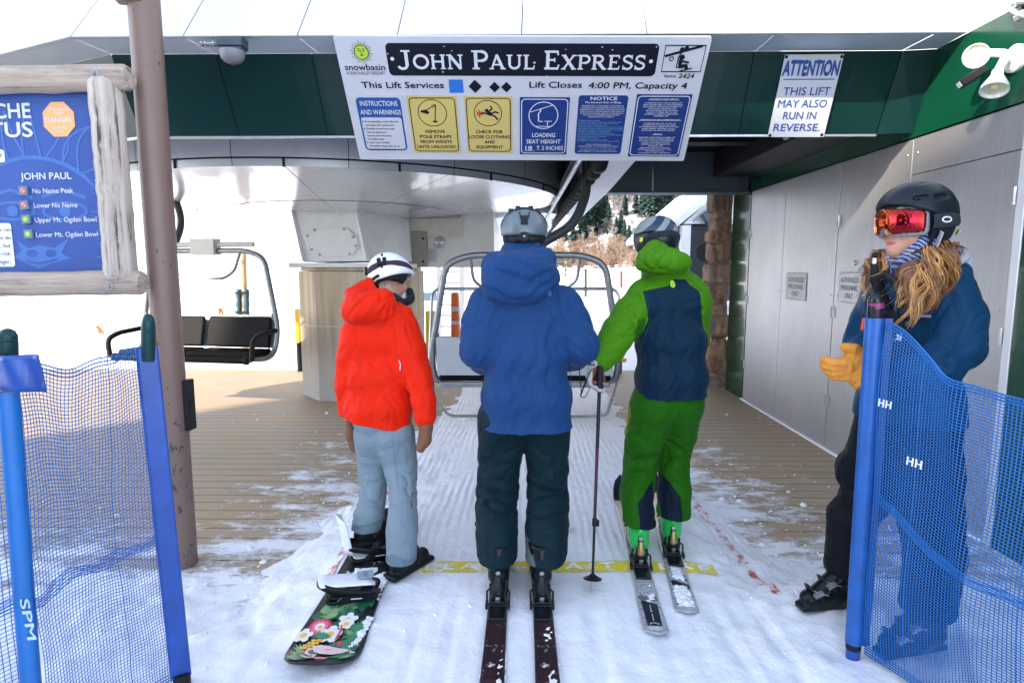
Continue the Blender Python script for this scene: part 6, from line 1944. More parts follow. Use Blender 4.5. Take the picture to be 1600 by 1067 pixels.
# =================================================================== PEOPLE
def cloth(name, col, rough=0.6, sheen=0.15, var=0.10, weave=420, col2=None, zone=None, zcol=None, zone2=None, zcol2=None, bump=0.12, coat=0.0):
 """Woven shell fabric; optional second and third colours where a stored point value is above zero (sewn panels)."""
 m, nt, b, oc = base_mat(name)
 n = m_noise(nt, oc, 3.0, 4, 0.6)
 c = m_mix(nt, n, c4(tuple(x * (1 - var) for x in col)), c4(tuple(min(1, x * (1 + var)) for x in col)))
 for z, zc in ((zone, zcol), (zone2, zcol2)):
  if z:
   a = nnode(nt, 'ShaderNodeAttribute', attribute_name=z)
   f = m_math(nt, 'GREATER_THAN', a.outputs['Fac'], 0.0)
   c = m_mix(nt, f, c, m_mix(nt, n, c4(tuple(x * (1 - var) for x in zc)), c4(tuple(min(1, x * (1 + var)) for x in zc))))
 nt.links.new(c, b.inputs['Base Color'])
 b.inputs['Roughness'].default_value = rough
 b.inputs['Sheen Weight'].default_value = sheen * 0.15
 b.inputs['Specular IOR Level'].default_value = 0.09
 b.inputs['Coat Weight'].default_value = coat
 w1 = m_noise(nt, oc, weave, 2, 0.5)
 w2 = m_noise(nt, oc, 38, 4, 0.6)
 nb = m_bump(nt, w2, bump, 0.006)
 for sc_, st_ in ((6.0, 0.85), (15.0, 0.35)):                 # sharp little creases where the shell buckles
  cn = m_noise(nt, m_map(nt, oc, (1.5, 1.5, 0.8), (0, R(28), 0)), sc_, 2, 0.5, 0.8)
  cr = m_math(nt, 'MULTIPLY', m_math(nt, 'ABSOLUTE', m_math(nt, 'SUBTRACT', cn, 0.5)), 9.0, True)
  ms_ = m_ramp(nt, m_noise(nt, oc, 4.5, 2), [(0.46, 0.0), (0.62, 1.0)])
  nb = m_bump(nt, m_math(nt, 'MULTIPLY', cr, ms_), min(1.0, st_ * bump / 0.12), 0.006, nb)
 nt.links.new(m_bump(nt, w1, 0.12, 0.001, nb), b.inputs['Normal'])
 return m
def A3(p): return np.array(p, float)
def J(t): return A3(at(*t)) if len(t) == 3 and t[0] > 20 else A3(t)
def pr(t, r): return r * ppm(at(*t))
class Gm(SDF):
 def c(s, a, b, ra, rb=None, k=0.03, fl=None, ff=1.0, mode='add'):
  return s.rc(J(a), J(b), pr(a, ra), pr(b, ra if rb is None else rb), k, fl, ff, mode)
 def e(s, a, rad, k=0.02, rot=None, p=2.0, mode='add'):
  q = ppm(at(*a)); return s.el(J(a), [r * q for r in rad], rot, k, mode, p)
 def chain(s, pts, k=0.03, fl=None, ff=1.0):
  for (a, ra), (b, rb) in zip(pts[:-1], pts[1:]):
   s.c(a, b, ra, rb, k, fl, ff)
  return s
def box_of(pts, pad):
 P = np.array([J(p) for p in pts]); return P.min(0) - pad, P.max(0) + pad
def frame_mat(f, u):
 f = V(f).normalized(); l = V(u).cross(f).normalized(); u = f.cross(l).normalized()
 return f, l, u, np.array([list(l), list(f), list(u)]).T        # columns l, f, u
def hand(S, w, d, n, side, size=1.0, curl=0.5, fat=1.0, spread=0.12, thumb=0.6):
 """Palm from wrist w along d, back of the hand towards n, thumb on 'side'; five separate fingers."""
 w = V(w); d = V(d).normalized(); side = V(side); side = (side - d * side.dot(d)).normalized(); n = V(n); n = (n - d * n.dot(d) - side * n.dot(side)).normalized()
 s = size
 c = w + d * 0.05 * s
 S.bx(A3(c), (0.040 * s, 0.050 * s, 0.014 * s * fat), rot=np.array([list(side), list(d), list(n)]).T, r=0.012 * s, k=0.012)
 for i, (o, L) in enumerate(((0.030, 0.078), (0.010, 0.086), (-0.010, 0.080), (-0.029, 0.064))):
  p = w + d * 0.095 * s + side * o * s
  dd = (d + side * (o / 0.03) * spread).normalized(); r = (0.0098 - 0.0006 * i) * s * fat
  for j in range(3):
   a = curl * (0.7 + 0.5 * j)
   dd = (dd * math.cos(a) - n * math.sin(a)).normalized()
   nn = None
   q = p + dd * (L * (0.44, 0.32, 0.24)[j]) * s
   S.rc(A3(p), A3(q), r * (1 - .06 * j), r * (1 - .06 * (j + 1)), 0.003)
   # keep the curl in the finger's own plane
   n = n
   p = q
   d_ = dd
 p = w + d * 0.028 * s + side * 0.036 * s
 t1 = (d * 0.6 + side * 0.8 - n * 0.25 * thumb).normalized(); q = p + t1 * 0.04 * s
 S.rc(A3(p), A3(q), 0.0135 * s * fat, 0.0115 * s * fat, 0.012)
 t2 = (d * 0.9 + side * 0.25 - n * thumb).normalized(); S.rc(A3(q), A3(q + t2 * 0.034 * s), 0.0112 * s * fat, 0.0095 * s * fat, 0.004)
def body(name, label, base, hip, chest, neck, headc, hf, arms, legs, skin, h=0.008, face=False, hands=True, slim=0.66):
 """One continuous skin: trunk, neck, head with face, limbs, hands with five fingers."""
 pts = [hip, chest, neck, headc] + [q for a in arms for q in a[:3]] + [q for l in legs for q in l[:4]]
 P = np.array([A3(p) for p in pts]); S = SDF(P.min(0) - 0.2, P.max(0) + 0.2, h)
 z = slim; S.rc(A3(hip), A3((V(hip) + V(chest)) / 2), 0.125 * z, 0.115 * z, 0.05); S.rc(A3((V(hip) + V(chest)) / 2), A3(chest), 0.115 * z, 0.125 * z, 0.05)
 S.rc(A3(chest), A3(neck), 0.085 * z, 0.055, 0.04); S.rc(A3(neck), A3(V(headc) - V((0, 0, .05))), 0.055, 0.056, 0.03)
 f, l, u, M = frame_mat(hf, (0, 0, 1)); H = V(headc)
 W = lambda a, b, c: A3(H + f * a + l * b + u * c)
 S.el(W(-.015, 0, .025), (.074, .095, .108), M, 0.02)
 S.rc(W(.02, 0, -.04), W(.055, 0, -.088), .062, .030, .03)
 S.rc(W(.040, .036, -.058), W(.066, 0, -.094), .030, .022, .02); S.rc(W(.040, -.036, -.058), W(.066, 0, -.094), .030, .022, .02)
 S.rc(W(.074, 0, -.104), W(.076, 0, -.098), .017, .016, .018)                                   # chin
 S.rc(W(.078, 0, .02), W(.103, 0, -.030), .009, .0125, .012)                                      # nose
 for s_ in (-1, 1):
  S.rc(W(.088, .012 * s_, -.035), W(.092, .010 * s_, -.036), .008, .008, .006)
  S.el(W(.066, .046 * s_, -.030), (.022, .02, .022), M, 0.02)                                    # cheek
  S.el(W(.0765, .031 * s_, .004), (.013, .009, .008), M, 0.004, 'sub'); S.el(W(.072, .031 * s_, .004), (.012, .012, .011), M, 0.002)   # eye
  S.rc(W(.082, .018 * s_, .022), W(.074, .045 * s_, .022), .007, .006, .01)                       # brow
  S.el(W(-.012, .075 * s_, -.005), (.010, .022, .032), M, 0.006)                                 # ear
 S.rc(W(.077, .019, -.0665), W(.077, -.019, -.0665), .006, .006, .007); S.rc(W(.083, .008, -.0648), W(.083, -.008, -.0648), .0062, .0062, .007)   # upper lip
 S.rc(W(.0775, .014, -.0775), W(.0775, -.014, -.0775), .0072, .0072, .007)
 S.rc(W(.092, .024, -.0718), W(.092, -.024, -.0718), .0046, .0046, .002, mode='sub')
 for (s0, e0, w0, dd, nn, sd, curl) in arms:
  S.rc(A3(chest), A3(s0), .075 * z, .056 * z, .03); S.rc(A3(s0), A3(e0), .052 * z, .042 * z, .02); S.rc(A3(e0), A3(w0), .042 * z, .027, .02)
  if hands: hand(S, w0, dd, nn, sd, 0.88, curl, .85, .06)
 for (h0, k0, a0, t0) in legs:
  S.rc(A3(hip), A3(h0), .11 * z, .092 * z, .03); S.rc(A3(h0), A3(k0), .088 * z, .058 * z, .03); S.rc(A3(k0), A3((V(k0) * .65 + V(a0) * .35)), .056 * z, .057 * z, .02); S.rc(A3((V(k0) * .65 + V(a0) * .35)), A3(a0), .057 * z, .030, .02)
  S.rc(A3(a0), A3(t0), .030, .024, .02)
 g = S.mesh(1)
 zone = None
 if face:
  lo = H + f * .09 - u * .072
  d = (g.P - A3(lo)) @ np.array([list(f), list(l), list(u)]).T
  zone = {'lips': 1 - ((d[:, 1] / .022) ** 2 + (d[:, 2] / .0078) ** 2) - np.maximum(0, -d[:, 0] - .03) * 60}
 o = g.to_mesh('person', skin, None, zones=zone)
 for v in o.data.vertices: v.co -= V(base)
 o.location = base
 return tag(o, label, 'person')
M_SKIN = cloth('skin', (0.50, 0.27, 0.195), 0.48, 0.05, 0.06, 600, zone='lips', zcol=(0.42, 0.11, 0.10), bump=0.015)
M_SKIN.node_tree.nodes['Principled BSDF'].inputs['Subsurface Weight'].default_value = 0.12
M_SKIN.node_tree.nodes['Principled BSDF'].inputs['Subsurface Radius'].default_value = (0.01, 0.004, 0.002)
def pxs(P):
 """photo-independent helper: x, z of points seen from behind, as metres"""
 return P[:, 0], P[:, 2]
def poly_sd(px_poly, Y, P):
 """signed inside-ness (metres, >0 inside) of points against an outline on the garment's back."""
 Q = [at(u, v, Y) for u, v in px_poly]; Q = np.array([[q.x, q.z] for q in Q]); X = np.stack([P[:, 0], P[:, 2]], 1)
 n = len(Q); ins = np.zeros(len(X), bool); dm = np.full(len(X), 9.0)
 for i in range(n):
  a, b = Q[i], Q[(i + 1) % n]
  ab = b - a; t = np.clip(((X - a) @ ab) / (ab @ ab + 1e-12), 0, 1); dm = np.minimum(dm, np.linalg.norm(X - a - t[:, None] * ab, axis=1))
  c = ((a[1] > X[:, 1]) != (b[1] > X[:, 1])) & (X[:, 0] < (b[0] - a[0]) * (X[:, 1] - a[1]) / (b[1] - a[1] + 1e-12) + a[0]); ins ^= c
 return np.where(ins, dm, -dm)
def ring_strap(mb, c, M, rad, tilt, z0, w, off, mi=0, a0=0, a1=360, n=48):
 """A strap lying on a helmet: band around ellipsoid rad (l,f,u) at height z0, tilted about l."""
 l, f, u = (V(M[:, i]) for i in range(3)); c = V(c)
 vs = []
 ct, st = math.cos(R(tilt)), math.sin(R(tilt))
 for i in range(n + 1):
  a = R(a0 + (a1 - a0) * i / n)
  for k, dz in enumerate((-w / 2, -w / 4, w / 4, w / 2)):
   x, y, z = math.cos(a), math.sin(a), z0 + dz
   # direction in the tilted plane, then out to the ellipsoid
   dirv = V((x * rad[0], y * rad[1] * ct, y * rad[1] * st + z))
   q = math.sqrt((dirv.x / rad[0]) ** 2 + (dirv.y / rad[1]) ** 2 + (dirv.z / rad[2]) ** 2)
   o_ = off if k in (1, 2) else off * .35
   p = dirv / q; pl = p.length; p = p * ((pl + o_) / pl)
   vs.append(c + l * p.x + f * p.y + u * p.z)
 mb.add(vs, [(4 * i + k, 4 * i + k + 1, 4 * i + 5 + k, 4 * i + 4 + k) for i in range(n) for k in range(3)], mi, True)
def helmet(par, c, f, up, s, shell, liner, brow=0.035, rear=-0.045, vents=(), name='helmet', h=0.0042, ears=True, p=2.15):
 f, l, u, M = frame_mat(f, up); c = V(c)
 W = lambda a, b, cc: A3(c + f * a * s + l * b * s + u * cc * s)
 S = SDF(A3(c) - .2 * s, A3(c) + .2 * s, h)
 rad = (.118 * s, .142 * s, .125 * s)
 S.el(W(-.005, 0, .018), rad, M, 0.005, p=p)
 S.el(W(-.005, 0, .018), (.103 * s, .126 * s, .108 * s), M, 0.004, 'sub')
 n = -(u - f * ((brow - rear) / 0.26)).normalized()
 S.cut(W(0, 0, (brow + rear) / 2), n, 0.012)
 for (a, b, cc, da, db, dc, r) in vents:
  S.rc(W(a, b, cc), W(a + da, b + db, cc + dc), r * s, r * s * .7, 0.006, mode='sub')
 hm = S.mesh(1).to_mesh(name, shell, par)
 T = SDF(A3(c) - .2 * s, A3(c) + .2 * s, h * 1.25)
 T.el(W(-.012, 0, .0), (.108 * s, .122 * s, .122 * s), M, 0.01)
 T.el(W(-.012, 0, .0), (.092 * s, .106 * s, .14 * s), M, 0.006, 'sub')
 T.cut(W(.035, 0, -.03), (f - u * 0.35), 0.012)
 T.cut(W(0, 0, -.098), -u, 0.02); T.cut(W(0, 0, .05), u, 0.01)
 if ears:
  ob = T.mesh(1).to_mesh('ear_pads', liner, hm)
 I = MB(); I.ell(c + u * .015 * s - f * .005 * s, (.106 * s, .129 * s, .111 * s), 0, Matrix(M.tolist()), 20, 12)
 # inner lining, dark, seen through the vents
 keep = [i for i, f_ in enumerate(I.f) if all((V(I.v[k]) - c).dot(u) > 0.03 * s for k in f_)]
 I.f = [I.f[i] for i in keep]; I.m = [I.m[i] for i in keep]; I.s = [I.s[i] for i in keep]
 us = sorted({k for f_ in I.f for k in f_}); mp = {k: i for i, k in enumerate(us)}
 I.v = [I.v[k] for k in us]; I.f = [tuple(mp[k] for k in f_) for f_ in I.f]
 I.build('lining', M_BLACK, hm)
 return hm, (c + u * .018 * s - f * .005 * s, M, rad, f, l, u)
def ski_boot(par, hl, f, mats, name='ski_boot', lean=0.0, front=False):
 f = V((f[0], f[1], 0)).normalized(); u = V((0, 0, 1)); l = u.cross(f); hl = V(hl)
 M = np.array([list(f), list(l), list(u)]).T
 W = lambda a, b, c: A3(hl + f * a + l * b + u * c)
 S = SDF(A3(hl + f * .16 + u * .16) - .24, A3(hl + f * .16 + u * .16) + .24, 0.0052)
 S.bx(W(.155, 0, .016), (.152, .035, .014), M, 0.008, 0.01)
 S.rc(W(.050, 0, .070), W(.12, 0, .060), .050, .048, .02); S.rc(W(.12, 0, .060), W(.255, 0, .052), .050, .043, .02, fl=list(u), ff=1.1)
 S.rc(W(.19, 0, .085), W(.10, 0, .155), .043, .052, .03)
 S.rc(W(.055, 0, .13), W(.075 + lean, 0, .235), .054, .060, .02); S.rc(W(.075 + lean, 0, .235), W(.092 + lean, 0, .31), .062, .066, .02)
 S.rc(W(.012, 0, .14), W(.03 + lean, 0, .21), .014, .016, .02)
 S.rc(W(.17, .05, .155), W(.0, .05, .115), .004, .004, .006, mode='sub'); S.rc(W(.17, -.05, .155), W(.0, -.05, .115), .004, .004, .006, mode='sub')
 S.cut(W(.09, 0, .225), (u - f * .15), .01)
 b = S.mesh(1).to_mesh(name, mats[0], par)
 for (a, c, w) in ((.235, .088, .05), (.175, .125, .055)):
  mb = MB()
  mb.tube(fillet([W(a - .01, -.055, c - .03), W(a + .025, -.03, c + .02), W(a + .03, .02, c + .02), W(a - .005, .058, c - .02)], .02, 4), .009, 6, 0, flat=.5)
  mb.box(W(a + .012, .046, c + .004), (.042, .018, .016), 1, Matrix(M.tolist()) @ Matrix.Rotation(R(20), 3, 'Y')); mb.tube([W(a + .03, .038, c + .018), W(a - .025, .060, c + .004)], .003, 5, 1)
  mb.build('buckle', [mats[1], mats[2]], b)
 mb = MB(); q = V(W(-.006, 0, .108)); mb.cyl(q, q - f * .006, .0105, .0105, 12); mb.build('rear_screw', mats[2], b)
 mb = MB(); mb.box(W(.0, 0, .085), (.012, .028, .05), 0, Matrix(M.tolist()) @ Matrix.Rotation(R(8), 3, 'Y')); mb.build('spoiler', mats[1], b, bevel=.004)
 return b
M_BTBLK = mat('boot_black', (0.006, 0.008, 0.010), 0.28, var=0.2, vscale=20, coat=0.0)
M_BTTRIM = mat('boot_trim', (0.02, 0.022, 0.025), 0.4, var=0.2)
M_BTGRN = mat('boot_green', (0.012, 0.45, 0.075), 0.32, var=0.06, coat=0.15)
M_LINER = cloth('helmet_liner', (0.012, 0.014, 0.018), 0.8, 0.2, 0.2)
NAVY = (0.003, 0.019, 0.042)

# ------------------------------------------------------------------- guest in blue
def decal_drop(mb, ob, p, d, off=0.0015):
 return drape(mb, ob, d, off)
def leaf_mark(mb, fr, s, mi=0, hole=None):
 out = []
 for k in range(20):
  t = 2 * math.pi * k / 20; r = s * (0.62 + 0.14 * max(0, math.sin(t)) ** 3 * 3.2)
  out.append((r * math.cos(t) * .95, r * math.sin(t)))
 mb.plate(out, fr, 0, mi)
def seam(ob, pts, Y, name, m, d, w=0.004):
 mb = MB(); P = []
 for (a, b) in zip(pts[:-1], pts[1:]):
  for k in range(10): P.append(V(at(a[0] + (b[0] - a[0]) * k / 10, a[1] + (b[1] - a[1]) * k / 10, Y)))
 P.append(V(at(pts[-1][0], pts[-1][1], Y)))
 t = bvh_of(ob); Q = []
 for p in P:
  dd = (p - CAMP).normalized(); h = t.ray_cast(CAMP, dd)
  if h[0] is not None: Q.append(h[0] - dd * 0.0008)
 if len(Q) > 2:
  mb.tube(Q, w / 2, 5); return mb.build(name, m, ob)
def guest_blue():
 base = V((0.0, 2.72, 0.0))
 hl = [V((-0.100, 2.605, 0.058)), V((0.100, 2.605, 0.058))]
 L = [(784, 650, 2.84), (781, 772, 2.93), (779, 880, 2.73)]; Rr = [(852, 650, 2.84), (853, 772, 2.93), (850, 882, 2.73)]
 hd = at(819, 374, 3.03)
 p = body('person', 'person in a blue hooded jacket on skis seen from behind in the middle', base, at(819, 630, 2.84), at(819, 490, 2.88), at(819, 412, 2.97), hd, (0, 1, -0.25),
   [(at(762, 472, 2.87), at(748, 545, 2.84), at(778, 560, 3.12), (0.35, 0.9, 0), (-.5, 0, .8), (.3, .3, .8), .9), (at(876, 472, 2.87), at(903, 540, 2.84), at(868, 560, 3.12), (-0.35, 0.9, 0), (.5, 0, .8), (-.3, .3, .8), .9)],
   [(at(*L[0]), at(*L[1]), hl[0] + V((0, .085, .12)), hl[0] + V((0, .24, .05))), (at(*Rr[0]), at(*Rr[1]), hl[1] + V((0, .085, .12)), hl[1] + V((0, .24, .05)))], M_SKIN, 0.009)
 blue = cloth('royal_blue_shell', (0.010, 0.045, 0.142), 0.55, 0.25, 0.07)
 lo, hi = box_of([(700, 380, 2.6), (960, 710, 3.35), (700, 710, 2.6), (960, 380, 3.35)], 0.04)
 S = Gm(lo, hi, 0.0062)
 fy = (0, 1, 0)
 S.c((776, 506, 2.90), (864, 504, 2.90), 50, 50, .05, fy, 1.05)
 S.c((800, 486, 2.92), (838, 486, 2.92), 46, 46, .05)
 S.c((806, 560, 2.87), (836, 560, 2.87), 52, 52, .06); S.c((800, 620, 2.85), (845, 620, 2.85), 50, 50, .06); S.c((800, 680, 2.85), (846, 680, 2.85), 51, 51, .06)
 S.c((818, 440, 2.95), (819, 405, 3.0), 44, 40, .04)
 S.chain([((765, 480, 2.89), 36), ((753, 510, 2.87), 33), ((748, 545, 2.83), 30), ((758, 556, 2.98), 28), ((783, 562, 3.22), 22)], .03)
 S.chain([((874, 480, 2.89), 36), ((894, 510, 2.87), 33), ((905, 538, 2.83), 31), ((893, 552, 2.98), 28), ((862, 562, 3.22), 22)], .03)
 # hood lying on the shoulders
 S.e((808, 435, 2.79), (58, 42, 42), .012, p=2.5); S.e((842, 432, 2.82), (34, 36, 25), .02, p=2.3); S.c((772, 415, 2.84), (850, 408, 2.86), 22, 22, .02)
 S.cut(at(820, 684, 2.67), (0, 0.02, -1), .006)
 g = S.mesh(1)
 for (c, r, a, al, sd) in (((748, 530, 2.8), .10, .010, (.7, 0, .6), 1), ((903, 530, 2.8), .10, .010, (-.7, 0, .6), 2), ((820, 560, 2.72), .16, .009, (.45, 0, 1), 3), ((790, 640, 2.7), .12, .008, (-.3, 0, 1), 4), ((860, 620, 2.7), .12, .008, (.35, 0, 1), 5), ((800, 440, 2.7), .09, .019, (1, 0, -.45), 6), ((850, 440, 2.7), .08, .017, (1, 0, .7), 7), ((765, 480, 2.8), .07, .008, (.2, 0, 1), 8), ((875, 480, 2.8), .07, .008, (-.2, 0, 1), 9)):
  g.fold(a, al, 3.0, 13.0, J(c), r, 1.0, sd * 11.7)
 g.fold(.009, (.5, 0, 1), 3, 9, seed=5); g.fold(.006, (-.6, 0, 1), 4, 14, seed=45); g.fold(.003, (0.4, 0, 1), 8, 30, seed=7)
 jk = g.to_mesh('jacket', blue, p)
 dk = flat('blue_seam', (0.008, 0.022, 0.11), 0.7)
 seam(jk, [(757, 503), (800, 502), (845, 502), (884, 503)], 2.7, 'seam', dk, None)
 for q in ([(757, 560), (754, 610), (752, 670)], [(889, 560), (893, 610), (895, 668)], [(775, 478), (766, 500), (757, 545)], [(866, 474), (880, 498), (888, 545)]):
  seam(jk, q, 2.7, 'seam', dk, None, .0035)
 f = Fr(at(862, 463, 2.6), (1, 0, 0), (0, 0, 1)); mb = MB(); leaf_mark(mb, f, 0.018); drape(mb, jk, (0, 1, 0), .002)
 for k in (-.5, 0, .5):
  m2 = MB(); m2.line([(-.010, -.004 + k * .012), (0, .004 + k * .012), (.010, -.004 + k * .012)], .0022, f, 0, 1); drape(m2, jk, (0, 1, 0), .0032); mb.add(m2.v, m2.f, 1)
 mb.build('emblem', [flat('emblem_pale_blue', (0.09, 0.24, 0.62)), blue], jk)
 teal = cloth('dark_teal_shell', (0.003, 0.0155, 0.022), 0.55, 0.2, 0.12, zone='patch', zcol=(0.085, 0.10, 0.105))
 lo, hi = box_of([(720, 620, 2.55), (920, 905, 3.15), (720, 905, 2.55)], 0.05)
 S = Gm(lo, hi, 0.0062)
 S.c((795, 640, 2.87), (845, 640, 2.87), 44, 44, .05)
 S.chain([((787, 655, 2.87), 42), ((781, 715, 2.91), 35), ((776, 775, 2.90), 33), ((776, 830, 2.76), 33), ((777, 878, 2.68), 32)], .006)
 S.chain([((851, 655, 2.87), 42), ((855, 715, 2.91), 34), ((857, 775, 2.90), 34), ((854, 830, 2.76), 34), ((853, 880, 2.68), 33)], .006)
 S.cut(at(815, 889, 2.60), (0, .15, -1), .006)
 S.c((779, 880, 2.69), (779, 930, 2.68), 26, 25, .004, mode='sub'); S.c((850, 880, 2.69), (850, 930, 2.68), 26, 25, .004, mode='sub')
 g = S.mesh(1)
 for (c, r, a, al, sd) in (((776, 770, 2.82), .09, .032, (1, 0, -.25), 1), ((858, 775, 2.82), .09, .032, (1, 0, .35), 2), ((784, 710, 2.8), .09, .016, (.9, 0, .5), 3), ((852, 715, 2.8), .09, .012, (.9, 0, -.4), 4), ((780, 850, 2.72), .07, .008, (.5, 0, 1), 5), ((850, 855, 2.72), .07, .008, (-.4, 0, 1), 6)):
  g.fold(a, al, 2.5, 11.0, J(c), r, 1.0, sd * 7.3)
 g.fold(.012, (1, 0, .2), 3, 10, seed=31); g.fold(.004, (.6, 0, 1), 5, 16, seed=33)
 z = poly_sd([(819, 838), (829, 842), (836, 868), (826, 890), (816, 890)], 2.70, g.P)
 g.to_mesh('trousers', teal, p, zones={'patch': z})
 for h_ in hl: ski_boot(p, h_, (0, 1), (M_BTBLK, M_BTTRIM, M_STEEL), lean=.01)
 gl = flat('black_glove', (0.012, 0.012, 0.014), 0.6)
 for s_, w in ((-1, at(785, 562, 3.2)), (1, at(860, 562, 3.2))):
  S = SDF(A3(w) - .2, A3(w) + .2, .006); hand(S, w, (-s_ * .4, .85, .1), (s_ * .6, 0, .8), (-s_ * .3, .3, .9), 1.05, .9, 1.25); S.mesh(1).to_mesh('glove', gl, p)
 # grey helmet with a black goggle strap and fit dial
 sh = mat('grey_helmet_shell', (0.095, 0.13, 0.15), 0.36, var=0.06, coat=0.1)
 hm, (c, M, rad, f, l, u) = helmet(p, hd + V((0, 0, .012)), (0, 1, -.22), (0, .22, 1), 0.99, sh, M_LINER, brow=.03, rear=-.028, vents=((-.02, .05, .125, .05, 0, .0, .008), (-.02, -.05, .125, .05, 0, 0, .008)))
 mb = MB(); ring_strap(mb, c, M, rad, -34, 0.035, .042, .006, 0, 180, 360); mb.build('goggle_strap', cloth('black_strap', (0.012, 0.03, 0.045), .7), hm)
 w = lambda a, b, cc: c + f * a + l * b + u * cc
 def on_shell(x, z, o=.004):
  y = -rad[1] * math.sqrt(max(0, 1 - (x / rad[0]) ** 2 - (z / rad[2]) ** 2)); q = V((x, y, z)); q = q * (1 + o / q.length); return c + l * q.x + f * q.y + u * q.z
 mb = MB(); mb.tube([on_shell(-.022, .066), on_shell(-.018, .034), on_shell(.018, .034), on_shell(.022, .066)], .004, 6); mb.box(on_shell(0, .022), (.034, .016, .042), 0, Matrix(M.tolist())); mb.build('goggle_clip', M_BLACK, hm, bevel=.004)
 for x in (-.062, -.03, .03, .062):
  mb = MB(); mb.box(on_shell(x, .092 - abs(x) * .25, .006), (.024, .012, .034), 0, Matrix(M.tolist())); mb.build('strap_keeper', M_BTTRIM, hm, bevel=.004)
 mb = MB(); q = w(-.128, 0, -.055); mb.lathe([(0, .012), (.022, .011), (.028, .004), (.028, 0)], q, -f, 16); mb.ell(q - f * .012, (.006, .003, .006), 1)
 mb.tube(fillet([w(-.09, .07, -.05), w(-.118, .045, -.065), w(-.122, 0, -.05), w(-.118, -.045, -.065), w(-.09, -.07, -.05)], .03, 4), .006, 6, 0, flat=2.0)
 mb.build('fit_dial', [M_BLACK, M_STEEL], hm)
 return p
guest_blue()

